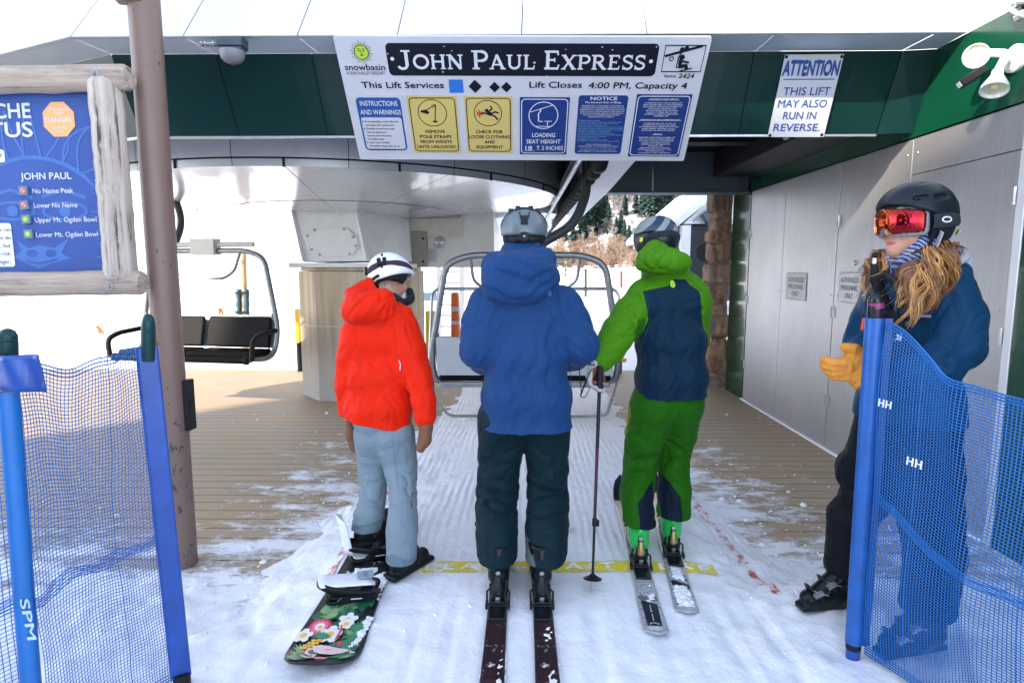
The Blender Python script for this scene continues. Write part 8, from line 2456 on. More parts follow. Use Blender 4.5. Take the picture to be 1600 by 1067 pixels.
 mb = MB(); mb.ell(m0, (.0115, .0115, .0125), 0); mb.cyl(m0 + V((0, 0, -.008)), m0 + V((0, 0, -.032)), .0065, .007, 10, 1); mb.tube([m0 + V((0, 0, -.03)), m1, at(1372, 452, 2.33)], [.012, .017, .016], 12, 0); mb.tube(fillet([m1, at(1380, 425, 2.28), at(1398, 440, 2.26)], .03), .014, 8, 0)
 mb.build('radio_microphone', [M_BLACK, flat('mic_white', (.7, .7, .7), .4)], p)
 mb = MB(); mb.tube([at(1349, 516, 2.42), at(1352, 498, 2.43)], .011, 8); mb.build('red_tag', flat('red_tag', (.75, .05, .02)), jk)
 # trousers
 pm = cloth('black_trouser_shell', (0.005, 0.007, 0.011), 0.6, 0.2, 0.15)
 lo, hi = box_of([(1290, 620, 2.15), (1520, 960, 2.75), (1290, 960, 2.15), (1520, 620, 2.75), (1520, 960, 2.15), (1290, 960, 2.75)], 0.05)
 S = Gm(lo, hi, 0.0068)
 a0 = bh[0] + bf[0] * .085; a1 = bh[1] + bf[1] * .085
 S.c((1398, 640, 2.50), (1442, 640, 2.40), 50, 52, .05)
 def seg(P, k=.02):
  for (a, ra), (b, rb) in zip(P[:-1], P[1:]): S.rc(A3(a), A3(b), ra, rb, k)
 seg([(at(1388, 655, 2.52), .125), (at(1366, 720, 2.58), .118), (at(1354, 775, 2.62), .105), (V((a0.x + .01, a0.y, a0.z + .42)), .098), (V((a0.x, a0.y, a0.z + .20)), .092)])
 seg([(at(1446, 655, 2.40), .13), (at(1452, 740, 2.36), .12), (at(1452, 810, 2.32), .115), (V((a1.x + .01, a1.y, a1.z + .40)), .105), (V((a1.x, a1.y, a1.z + .19)), .10)])
 S.e((1320, 735, 2.62), (10, 26, 30), .015)
 S.cut(V((0, 0, gz + .17)), (0, 0, -1), .006)
 g = S.mesh(1)
 for (c, r, a, al, sd) in (((1354, 770, 2.5), .09, .012, (1, 0, .2), 1), ((1452, 800, 2.2), .09, .012, (1, 0, -.2), 2)): g.fold(a, al, 2.5, 12, J(c), r, 1, sd * 3.3)
 g.fold(.006, (1, 0, .3), 4, 12, seed=91); g.fold(.004, (.4, 0, 1), 5, 16, seed=93)
 tr = g.to_mesh('trousers', pm, p)
 for h_, f_ in zip(bh, bf): ski_boot(p, h_, f_, (M_BTBLK, M_BTTRIM, M_STEEL), lean=.02)
 # tan leather gloves, hands together
 tan = cloth('tan_leather_glove', (0.62, 0.26, 0.045), .55, .05, .12, bump=.2)
 S = Gm(A3(w_r) - .22, A3(w_r) + .22, .0045)
 hand(S, w_r + V((-.01, 0, 0)), (-.95, -.2, -.28), (-.1, -.75, .65), (-.3, -.3, .9), 1.12, .85, 1.75, .04, .8)
 S.c((1358, 565, 2.41), (1338, 570, 2.40), 22, 25, .02)
 S.mesh(1).fold(.003, (0, 0, 1), 8, 30, seed=3).to_mesh('glove', tan, p)
 S = SDF(A3(w_l) - .22, A3(w_l) + .22, .0055); hand(S, w_l, (-.9, .25, -.25), (0, -.7, .7), (-.2, .5, .8), 1.1, .8, 1.4); S.mesh(1).to_mesh('glove', tan, p)
 mb = MB(); mb.tube([at(1352, 546, 2.44), at(1358, 566, 2.42)], [.055, .05], 14); mb.build('cuff', nyl, p)
 # helmet, goggles
 sh = mat('matte_black_helmet', (0.007, 0.012, 0.017), .42, var=.1, spec=.25)
 up = V((-.06, 0, 1))
 hm, (c, M, rad, f, l, u) = helmet(p, hd + V((0.01, 0, .008)), hf, up, 1.02, sh, M_LINER, brow=.060, rear=-.045,
  vents=((.075, .082, .075, -.035, .010, .004, .009), (.01, .103, .075, -.045, .0, .004, .010), (-.10, .082, .082, -.02, -.008, -.016, .010), (.03, .055, .134, -.06, .0, .008, .008), (-.06, .070, .122, -.04, 0, -.014, .008)))
 T = SDF(A3(c) - .22, A3(c) + .22, .005)
 T.el(A3(c - u * .02), (.122, .134, .135), M, .01); T.el(A3(c - u * .02), (.108, .118, .15), M, .006, 'sub'); T.cut(A3(c + f * .012 - u * .06), f - u * .2, .012); T.cut(A3(c - u * .125), -u - f * .25, .02); T.cut(A3(c - u * .015), u, .01)
 T.mesh(1).to_mesh('ear_guard', M_LINER, hm)
 H = hd
 W = lambda a, b, cc: H + f * a + l * b + u * cc
 # lens: a curved shield, rounded corners
 lens_m, nt, b, oc = base_mat('red_mirror_lens')
 s_x = nnode(nt, 'ShaderNodeLayerWeight'); s_x.inputs[0].default_value = .35
 nz = m_noise(nt, oc, 9, 3)
 nt.links.new(m_mix(nt, s_x.outputs['Facing'], m_mix(nt, nz, c4((.07, .001, .008)), c4((.34, .006, .03))), c4((.95, .20, .01))), b.inputs['Base Color']); b.inputs['Metallic'].default_value = .92; b.inputs['Roughness'].default_value = .07
 S = SDF(A3(H) - .2, A3(H) + .2, .0042)
 S.el(A3(W(.005, 0, .004)), (.108, .122, .112), M, .004, p=2.2); S.el(A3(W(.005, 0, .004)), (.103, .116, .107), M, .003, 'sub', p=2.2)
 S.cut(A3(W(.030, 0, 0)), -f, .012); S.cut(A3(W(.1, 0, .064)), u - f * .15, .02); S.cut(A3(W(.1, 0, -.052)), -u, .02)
 S.rc(A3(W(.10, 0, -.06)), A3(W(.13, 0, -.045)), .024, .024, .012, mode='sub')
 gl = S.mesh(2).to_mesh('goggle_lens', lens_m, p)
 S = SDF(A3(H) - .2, A3(H) + .2, .0046)
 S.el(A3(W(.0, 0, .004)), (.106, .119, .112), M, .004, p=2.2); S.el(A3(W(-.004, 0, .004)), (.092, .106, .108), M, .003, 'sub', p=2.2)
 S.cut(A3(W(.016, 0, 0)), -f, .01); S.cut(A3(W(.1, 0, .070)), u - f * .15, .02); S.cut(A3(W(.1, 0, -.057)), -u, .02); S.rc(A3(W(.08, 0, -.06)), A3(W(.13, 0, -.045)), .026, .026, .012, mode='sub')
 S.mesh(1).to_mesh('goggle_frame', mat('grey_goggle_frame', (.25, .27, .29), .4), gl)
 mb = MB(); ring_strap(mb, c - u * .03, M, (rad[0] * 1.02, rad[1] * 1.0, rad[2] * 1.02), -3, .004, .050, .006, 0, 162, 376); st = mb.build('goggle_strap', cloth('dark_strap', (.028, .034, .04), .7, bump=.1), hm)
 def oside(a, z, o=.008):
  q = V((rad[0] * 1.02 * math.cos(R(a)), rad[1] * math.sin(R(a)), z)); k = math.sqrt(max(.01, 1 - (z / rad[2]) ** 2)); q.x *= k; q.y *= k; q = q * (1 + o / q.length); return c - u * .03 + l * q.x + f * q.y + u * q.z
 mb = MB()
 pts = [oside(-2 + 7 * math.cos(t_), .006 + .0085 * math.sin(t_)) for t_ in [2 * math.pi * k / 22 for k in range(22)]]
 mb.tube(pts, .0028, 6, 0, closed=True); mb.build('strap_mark', wht, st)
 mb = MB(); mb.beam(oside(2, -.035, .004), oside(0, -.085, .004), .004, .018); mb.build('reflective_tab', flat('reflective_grey', (.5, .52, .54), .4), hm)
 mb = MB(); mb.tube([oside(12, -.03, .004), oside(14, -.085, .002), W(.045, .06, -.115)], .009, 8, 0, flat=.5); mb.build('chin_strap', nyl, hm)
 mb = MB(); q = oside(-62, -.035, .006); mb.cyl(q, q + (q - c).normalized() * .006, .011, .009, 12); mb.build('badge', flat('lime_badge', (.4, .65, .08)), hm)
 # patterned neck tube
 bm, nt, b, oc = base_mat('blue_pattern_neck_tube')
 wv = nnode(nt, 'ShaderNodeTexWave', bands_direction='DIAGONAL'); nt.links.new(m_map(nt, oc, (1, 1, 1.6), (0, 0, R(30))), wv.inputs['Vector']); wv.inputs['Scale'].default_value = 22; wv.inputs['Distortion'].default_value = 4; wv.inputs['Detail'].default_value = 2
 nz = m_noise(nt, oc, 45, 3)
 nt.links.new(m_mix(nt, m_ramp(nt, nz, [(.66, 0.0), (.69, 1.0)]), m_ramp(nt, wv.outputs[0], [(.3, (.008, .03, .14)), (.6, (.04, .11, .30)), (.85, (.30, .38, .50))]), c4((.40, .42, .04))), b.inputs['Base Color']); b.inputs['Roughness'].default_value = .8
 S = SDF(A3(H) - .22, A3(H) + .2, .0052)
 S.rc(A3(W(-.035, 0, -.015)), A3(W(-.01, 0, -.10)), .098, .088, .03); S.rc(A3(W(.0, 0, -.105)), A3(W(.038, 0, -.125)), .078, .05, .02); S.rc(A3(W(-.02, 0, -.1)), A3(W(-.03, 0, -.17)), .08, .085, .03)
 S.cut(A3(W(.030, 0, -.055)), f + u * .62, .012)
 S.mesh(1).fold(.004, (1, 0, -.6), 6, 22, seed=2).to_mesh('neck_tube', bm, p)
 # long curly hair
 rnd = random.Random(9)
 hm_ = []
 for nm, cc in (('hair_dark', (.14, .055, .018)), ('hair_mid', (.34, .15, .042)), ('hair_light', (.62, .34, .12))):
  hm_.append(mat(nm, cc, .42, var=.25, vscale=30, spec=.6))
 def clump(mb, a, b, sagd, curls, amp, spread, ns, r0):
  """One wavy lock: many fine hairs that share the lock's curl and drift apart a little."""
  ph = rnd.uniform(0, 6.28); d = (b - a); x = d.cross(vd).normalized(); y = d.cross(x).normalized(); n = 30
  tone = rnd.random()
  for s_ in range(ns):
   ox, oy = rnd.gauss(0, spread), rnd.gauss(0, spread); dp = rnd.gauss(0, .14); L = rnd.uniform(.80, 1.05); fr_ = rnd.gauss(1, .035); P = []
   for i in range(n + 1):
    t_ = i / n; tt = t_ * L; k = amp * min(1, .15 + tt * 1.6); w_ = ph + dp + curls * fr_ * tt * 6.28
    P.append(a + d * tt + sagd * math.sin(min(1, tt) * 3.14) + x * (k * math.sin(w_) + ox * (.5 + .8 * math.sin(tt * 2.6))) + y * (k * .8 * math.cos(w_) + oy * (.5 + .8 * math.sin(tt * 2.6))))
   r = r0 * rnd.uniform(.6, 1.3); q = tone + rnd.gauss(0, .22)
   mb.tube(P, [r * (1 - .7 * (i / n) ** 3) for i in range(n + 1)], 4, 0 if q < .34 else 1 if q < .72 else 2, caps=False)
 mb = MB()
 for k in range(40):                                     # near side, falling over the chest and shoulder
  s_ = rnd.random()
  a = W(.014 - .088 * s_, .082 + rnd.uniform(-.012, .008), -.078 - .02 * rnd.random() + .02 * s_)
  ex = 1396 + 62 * s_ + rnd.uniform(-11, 11)
  e = at(ex, (508 if ex < 1440 else 488) + rnd.uniform(-46, 6), 2.232 + rnd.uniform(-.02, .03))
  clump(mb, a, e, V((rnd.uniform(.0, .04), -.045 + rnd.uniform(-.015, .01), .015)), rnd.uniform(1.5, 2.5), rnd.uniform(.013, .024), .0036, 15, .00135)
 for k in range(5):                                      # back, lifted by the hood
  a = W(-.09 - .03 * rnd.random(), .05 + .03 * rnd.random(), -.085)
  e = at(1478 + rnd.uniform(-12, 14), 402 + rnd.uniform(-6, 20), 2.33 + rnd.uniform(-.03, .03))
  clump(mb, a, e, V((.01, -.02, .025)), rnd.uniform(.8, 1.6), rnd.uniform(.006, .012), .006, 12, .0011)
 for k in range(19):                                     # far side, blown out towards the front
  a = W(-.03 + .05 * rnd.random(), -.085 + rnd.uniform(-.01, .03), -.085 - .03 * rnd.random())
  e = at(1372 - 42 * rnd.random(), 436 + rnd.uniform(-16, 30), 2.44 + rnd.uniform(-.03, .03))
  clump(mb, a, e, V((rnd.uniform(-.03, .0), -.02, .03)), rnd.uniform(1.4, 2.2), rnd.uniform(.013, .024), .0045, 14, .0012)
 for k in range(60):                                     # flyaways
  a = W(-.05 + .08 * rnd.random(), .08 * rnd.choice((-1, 1)), -.09); e = at(rnd.uniform(1350, 1490), rnd.uniform(410, 492), 2.28 + rnd.uniform(-.06, .1))
  clump(mb, a, e, V((rnd.uniform(-.03, .03), -.04, .02)), rnd.uniform(.8, 2), .014, .004, 1, .0007)
 mb.build('hair', hm_, p)
 S = Gm(*box_of([(1380, 395, 2.22), (1490, 490, 2.40), (1490, 395, 2.22)], .05), .006)      # the mass under the loose strands
 S.c((1424, 408, 2.32), (1428, 440, 2.28), 22, 24, .03); S.c((1440, 405, 2.32), (1452, 440, 2.28), 22, 20, .03); S.c((1424, 440, 2.28), (1418, 462, 2.265), 22, 12, .03); S.c((1448, 410, 2.34), (1462, 408, 2.36), 14, 8, .02)
 g = S.mesh(1); g.fold(.012, (.1, 0, 1), 7, 34, seed=6); g.fold(.006, (.3, 0, 1), 14, 60, seed=8)
 g.to_mesh('hair_mass', hm_[0], p)
 # white letters on hem and trousers, seen through the net
 return p
worker()

# =================================================================== SKIS, BOARD, POLES
def snowy(name, col, rough, thr, scale=16.0, speck=None, scol=None, coat=.2, side=0.0):
 """A top sheet with caked snow lying on it in patches (its own shape, not shading)."""
 m, nt, b, oc = base_mat(name)
 c = c4(col)
 if speck:
  sp = m_noise(nt, oc, speck, 4, .7); c = m_mix(nt, m_ramp(nt, sp, [(.5, 0.0), (.58, 1.0)]), c, c4(scol))
 n = m_noise(nt, oc, scale, 8, .72)
 f = m_math(nt, 'MULTIPLY', m_math(nt, 'SUBTRACT', n, thr), 22, True)
 nt.links.new(m_mix(nt, f, c, c4((.86, .88, .91))), b.inputs['Base Color'])
 b.inputs['Coat Weight'].default_value = coat
 nt.links.new(m_math(nt, 'ADD', m_math(nt, 'MULTIPLY', f, .4), rough, True), b.inputs['Roughness'])
 nt.links.new(m_bump(nt, m_math(nt, 'MULTIPLY', f, n), .9, .012), b.inputs['Normal'])
 return m
def crust(name, P, fr, parent, off, h, seed):
 """A low lump of caked snow with a ragged outline."""
 rnd = random.Random(seed); pts = np.array(P)
 lo, hi = pts.min(0) - .02, pts.max(0) + .02
 n = 26; vs = []; idx = {}
 X = np.linspace(lo[0], hi[0], n); Y = np.linspace(lo[1], hi[1], n * 2)
 def ins(x, y):
  c = False
  for i in range(len(pts)):
   a, b = pts[i], pts[(i + 1) % len(pts)]
   if (a[1] > y) != (b[1] > y) and x < (b[0] - a[0]) * (y - a[1]) / (b[1] - a[1]) + a[0]: c = not c
  return c
 G = np.array([[x, y, 0.0] for y in Y for x in X])
 nz = fbm(np.stack([G[:, 0] * 38 + seed, G[:, 1] * 38, G[:, 0] * 0], 1), 4, .6)
 sd = []
 for (x, y, _) in G:
  d = min(np.linalg.norm(np.array((x, y)) - (pts[i] + (pts[(i + 1) % len(pts)] - pts[i]) * np.clip(((np.array((x, y)) - pts[i]) @ (pts[(i + 1) % len(pts)] - pts[i])) / (np.sum((pts[(i + 1) % len(pts)] - pts[i]) ** 2) + 1e-9), 0, 1))) for i in range(len(pts)))
  sd.append(d if ins(x, y) else -d)
 z = np.clip((np.array(sd) + .010 * nz) / .02, -.4, 1) * h * (1 + .35 * nz)
 mb = MB(); q = []
 for j in range(len(Y) - 1):
  for i in range(n - 1):
   ids = [j * n + i, j * n + i + 1, (j + 1) * n + i + 1, (j + 1) * n + i]
   if max(z[k] for k in ids) > 0: q.append(ids)
 mb.add([fr.p(x, y, off + zz) for (x, y, _), zz in zip(G, z)], q, 0, True)
 used = sorted({k for f in mb.f for k in f}); mp = {k: i for i, k in enumerate(used)}
 mb.v = [mb.v[k] for k in used]; mb.f = [tuple(mp[k] for k in f) for f in mb.f]
 return mb.build(name, M_SNOW, parent)
def ski(label, tail, head, length, wt, ww, wtip, mats, round_tail, hl, bind_m, seed, art=None, crusts=()):
 d = V((head[0], head[1], 0)).normalized(); r = V((d.y, -d.x, 0)); tail = V(tail)
 t = thing('ski', label, 'ski', tail, 'skis on the snow')
 n = 44; top = []; bot = []
 mb = MB(); vs = []
 for i in range(n + 1):
  s = i / n; y = s * length
  w = ww + (wt - ww) * max(0, 1 - s / .5) ** 2 + (wtip - ww) * max(0, (s - .5) / .38) ** 2 * (s <= .88) + ((wtip - ww) if s > .88 else 0)
  if s > .88: w *= math.sqrt(max(0.0, 1 - ((s - .88) / .12) ** 2.4)) if s < 1 else 0.02
  e = y / round_tail
  if e < 1: w *= math.sqrt(max(.02, 1 - (1 - e) ** 3)) * .96 + .0
  z = .004 + .10 * max(0, (s - .86) / .14) ** 2 + .02 * max(0, (.06 - s) / .06) ** 2
  th = .016 if .2 < s < .8 else .010
  for (x, zz) in ((-.5, 0), (.5, 0), (.5, th * .75), (.46, th), (-.46, th), (-.5, th * .75)):
   p = tail + d * y + r * (w * x); vs.append((p.x, p.y, z + zz + tail.z))
 fs = []; mi = []
 for i in range(n):
  for k in range(6):
   fs.append((6 * i + k, 6 * i + (k + 1) % 6, 6 * i + 6 + (k + 1) % 6, 6 * i + 6 + k)); mi.append((0 if len(mats) < 4 or i < .56 * n else 3 if i < .86 * n else 2) if k == 3 else 1)
 fs += [tuple(range(5, -1, -1)), tuple(range(6 * n, 6 * n + 6))]; mi += [1, 1]
 for f, m_ in zip(fs, mi): mb.add([], [])
 mb.v = vs; mb.f = fs; mb.m = mi; mb.s = [False] * len(fs)
 b = mb.build('ski_body', mats, t)
 fr = Fr(tail + V((0, 0, .0)), r, d)
 if art: art(fr, b)
 for k, (P, h) in enumerate(crusts): crust('caked_snow', P, fr, b, .014, h, seed + k)
 # binding
 hb = V((hl[0], hl[1], tail.z + .02)); M = np.array([list(r), list(d), [0, 0, 1]]).T; MM = Matrix(M.tolist())
 W = lambda a, y, z: hb + r * a + d * y + V((0, 0, z))
 mb = MB(); mb.box(W(0, -.02, .006), (.076, .26, .012), 0, MM); mb.box(W(0, .0, .02), (.07, .10, .018), 0, MM); bd = mb.build('binding', bind_m[0], t, bevel=.004)
 mb = MB(); mb.prism([(-.02, .0), (.03, .0), (.022, .07), (.005, .10), (-.008, .07)], Fr(W(-.03, -.02, .018), -d, (0, 0, 1)), -.06, .0) if False else mb.tube([W(0, .0, .03), W(0, -.018, .065), W(0, -.004, .10)], [.036, .030, .022], 12)
 mb.tube([W(-.030, -.0, .03), W(-.034, .03, .075)], .009, 8); mb.tube([W(.030, -.0, .03), W(.034, .03, .075)], .009, 8); hp = mb.build('heel_piece', bind_m[0], bd)
 mb = MB(); mb.tube([W(0, -.03, .045), W(0, -.034, .085), W(0, -.022, .135)], [.018, .02, .011], 10, 0, flat=.55); mb.build('heel_lever', bind_m[1], hp)
 mb = MB(); mb.tube([W(0, -.036, .03), W(0, -.045, .048)], [.012, .01], 10); mb.build('screw', M_STEEL, hp)
 mb = MB()
 for s_ in (-1, 1): mb.box(W(s_ * .050, -.045, .014), (.012, .04, .022), 0, MM); mb.tube([W(s_ * .05, -.03, .016), W(s_ * .052, .005, .05), W(s_ * .040, .03, .05)], .005, 6)
 mb.tube([W(-.05, -.045, .012), W(.05, -.045, .012)], .006, 6); mb.build('ski_brake', M_BTTRIM, bd)
 mb = MB(); mb.box(W(0, .335, .025), (.07, .09, .04), 0, MM); mb.tube([W(-.03, .30, .05), W(0, .325, .06), W(.03, .30, .05)], .011, 8); mb.build('toe_piece', bind_m[0], bd, bevel=.006)
 return t
BK = (M_BTBLK, M_BTTRIM)
sk1 = [snowy('black_red_ski_top', (.012, .014, .018), .3, .605, 11, 90, (.075, .012, .012)), flat('ski_edge_dark', (.03, .04, .05), .35, metal=.3)]
W_ = lambda *a: [list(x) for x in a]
ski('black ski flecked with red under the left foot of the guest in blue', (-.105, 1.72, .0), (.004, 1), 1.78, .105, .088, .118, sk1, .05, (-.100, 2.605), BK, 3,
 crusts=[(W_((.00, .30), (.045, .32), (.046, .52), (.02, .60), (.005, .48)), .006), (W_((-.045, .36), (-.028, .36), (-.03, .62), (-.042, .62)), .005)])
ski('black ski flecked with red under the right foot of the guest in blue', (.105, 1.72, .0), (-.002, 1), 1.78, .105, .088, .118, sk1, .05, (.100, 2.605), BK, 9,
 crusts=[(W_((-.02, .30), (.045, .30), (.046, .46), (.0, .44)), .006), (W_((-.01, .56), (.04, .58), (.045, .72), (.0, .70), (-.02, .62)), .006)])
sk2 = [snowy('silver_ski_top', (.42, .45, .49), .3, .70, 12, 60, (.22, .20, .20)), flat('ski_edge_silver', (.42, .45, .48), .3, metal=.5), flat('ski_tip_black', (.012, .016, .026), .3), flat('ski_peach_panel', (.50, .36, .26), .35)]
GB = (M_BTBLK, mat('gold_lever', (.30, .24, .10), .35, .6, var=.1))
def art_left(fr, b):
 mb = MB(); mb.plate([(-.030, .05)] + [(-.030 + .060 * k / 6, .05 - .014 * math.sin(math.pi * k / 6)) for k in range(1, 6)] + [(.030, .05), (.036, .25), (-.036, .28)], fr, .0152, 0)
 for txt, y0, sg in (('ARMOR', .078, 1), ('ZONE', .078, -1)):
  for k, ch in enumerate(txt):
   n = len(txt); a = (k - (n - 1) / 2) * (.46 if n == 5 else .5); R_ = .023
   cx, cy = R_ * math.sin(a), (R_ * math.cos(a) * .9 if sg > 0 else -R_ * math.cos(a) * .9)
   rot = -a if sg > 0 else a
   sub = Fr(fr.p(cx, y0 + cy, .0165), fr.u * math.cos(rot) + fr.v * math.sin(rot), fr.v * math.cos(rot) - fr.u * math.sin(rot))
   mb.text(ch, sub, -.0052, .0052, -.005, .005, 0, 1, .03)
 mb.line([(0, .115), (.0, .17)], .003, fr, .0165, 1); mb.plate(circ(0, .19, .005, 10), fr, .0165, 1); mb.line([(0, .20), (.0, .24)], .003, fr, .0165, 1)
 mb.plate([(-.044, .29), (.042, .27), (.044, .52), (-.044, .52)], fr, .0150, 2)
 mb.build('top_print', [flat('ski_navy_print', (.012, .018, .035), .35), M_LETW, mat('ski_speckled_grey', (.17, .15, .15), .4, var=.5, vscale=120)], b)
def art_right(fr, b):
 for q in ([(-.030, .04), (.030, .04), (.034, .08), (-.034, .09)], [(-.04, .26), (.042, .22), (.043, .27), (-.036, .31)], [(-.042, .33), (.043, .30), (.044, .50), (-.044, .50)]):
  mb = MB(); mb.plate(q, fr, .0152, 0); mb.build('top_print', [flat('ski_navy_print', (.012, .018, .035), .35)], b)
ski('silver and navy ski with ring lettering on its tail under the left green boot', (.578, 2.36, .0), (.07, 1), 1.72, .112, .094, .125, sk2, .045, (.622, 2.965), GB, 15, art_left, crusts=[(W_((.0, .36), (.035, .38), (.03, .52), (.012, .50)), .007), (W_((-.005, .27), (.03, .29), (.036, .34), (.0, .34)), .005)])
ski('silver ski caked with loose snow under the right green boot', (.750, 2.52, .0), (.117, 1), 1.72, .112, .094, .125, sk2, .045, (.822, 3.095), GB, 25, art_right, crusts=[(W_((-.034, .07), (.036, .07), (.04, .2), (.03, .245), (-.034, .26)), .013), (W_((-.038, .33), (.034, .30), (.036, .49), (-.038, .50)), .009)])
def pole(label, tip, top, shaft_cols, strap=True, grip_col=(.02, .012, .018)):
 tip, top = V(tip), V(top); d = (top - tip).normalized(); L = (top - tip).length
 t = thing('ski_pole', label, 'ski pole', tip, 'ski poles held by the guests')
 mb = MB(); mb.cyl(tip, tip + d * .09, .003, .005, 8, 1); mb.cyl(tip + d * .07, tip + d * (L * .30), .0062, .0066, 10, 0); mb.cyl(tip + d * (L * .30), tip + d * (L * .62), .0078, .008, 10, 2); mb.cyl(tip + d * (L * .62), tip + d * (L - .13), .009, .009, 10, 0); mb.build('shaft', [flat('pole_black', (.012, .013, .016), .35), M_STEEL, flat('pole_plum', shaft_cols, .35)], t)
 mb = MB(); q = tip + d * .075
 mb.lathe([(.006, .02), (.012, .012), (.030, .0), (.046, -.006), (.046, -.010), (.028, -.006), (.006, -.002)], q, d, 9); mb.build('basket', flat('pole_black', (.012, .013, .016), .35), t)
 mb = MB(); q = tip + d * (L * .30); mb.tube([q - d * .02, q + d * .02], .012, 10); mb.box(q + V((.012, -.01, 0)), (.018, .018, .03)); mb.build('lock_lever', M_BTBLK, t, bevel=.003)
 mb = MB(); q = top - d * .13; mb.tube([q, q + d * .012, q + d * .03, q + d * .055, q + d * .08, q + d * .11, top, top + d * .012], [.019, .020, .014, .017, .0145, .017, .019, .012], 14); mb.build('grip', mat('rubber_grip', grip_col, .6, var=.3, vscale=60), t)
 if strap:
  mb = MB(); a = top - d * .01
  mb.tube(fillet([a, a + V((-.05, -.02, -.02)), a + V((-.10, -.02, -.16)), a + V((-.075, -.02, -.165)), a + V((-.02, -.015, -.05)), a + V((-.005, 0, -.03))], .025, 5), .009, 6, 0, flat=.25); mb.tube(fillet([a + V((-.03, -.03, .0)), a + V((-.11, -.03, .02)), a + V((-.095, -.03, -.14))], .02, 4), .009, 6, 0, flat=.25); mb.build('wrist_strap', flat('black_strap_web', (.012, .013, .015), .7), t)
 return t
pole('black and plum ski pole planted between the guests in blue and green', gp(925, 926, .0), at(938, 566, 2.96), (.055, .012, .03))
for u, lab, sx in ((752, 'thin black ski pole in front of the left leg of the guest in blue', -1), (884, 'thin black ski pole in front of the right leg of the guest in blue', 1)):
 q = at(746 if sx < 0 else 885, 806, 3.42); pole(lab, (q.x - .02 * sx, 3.42, -.03), at(783 if sx < 0 else 862, 566, 3.27), (.012, .014, .018), False)

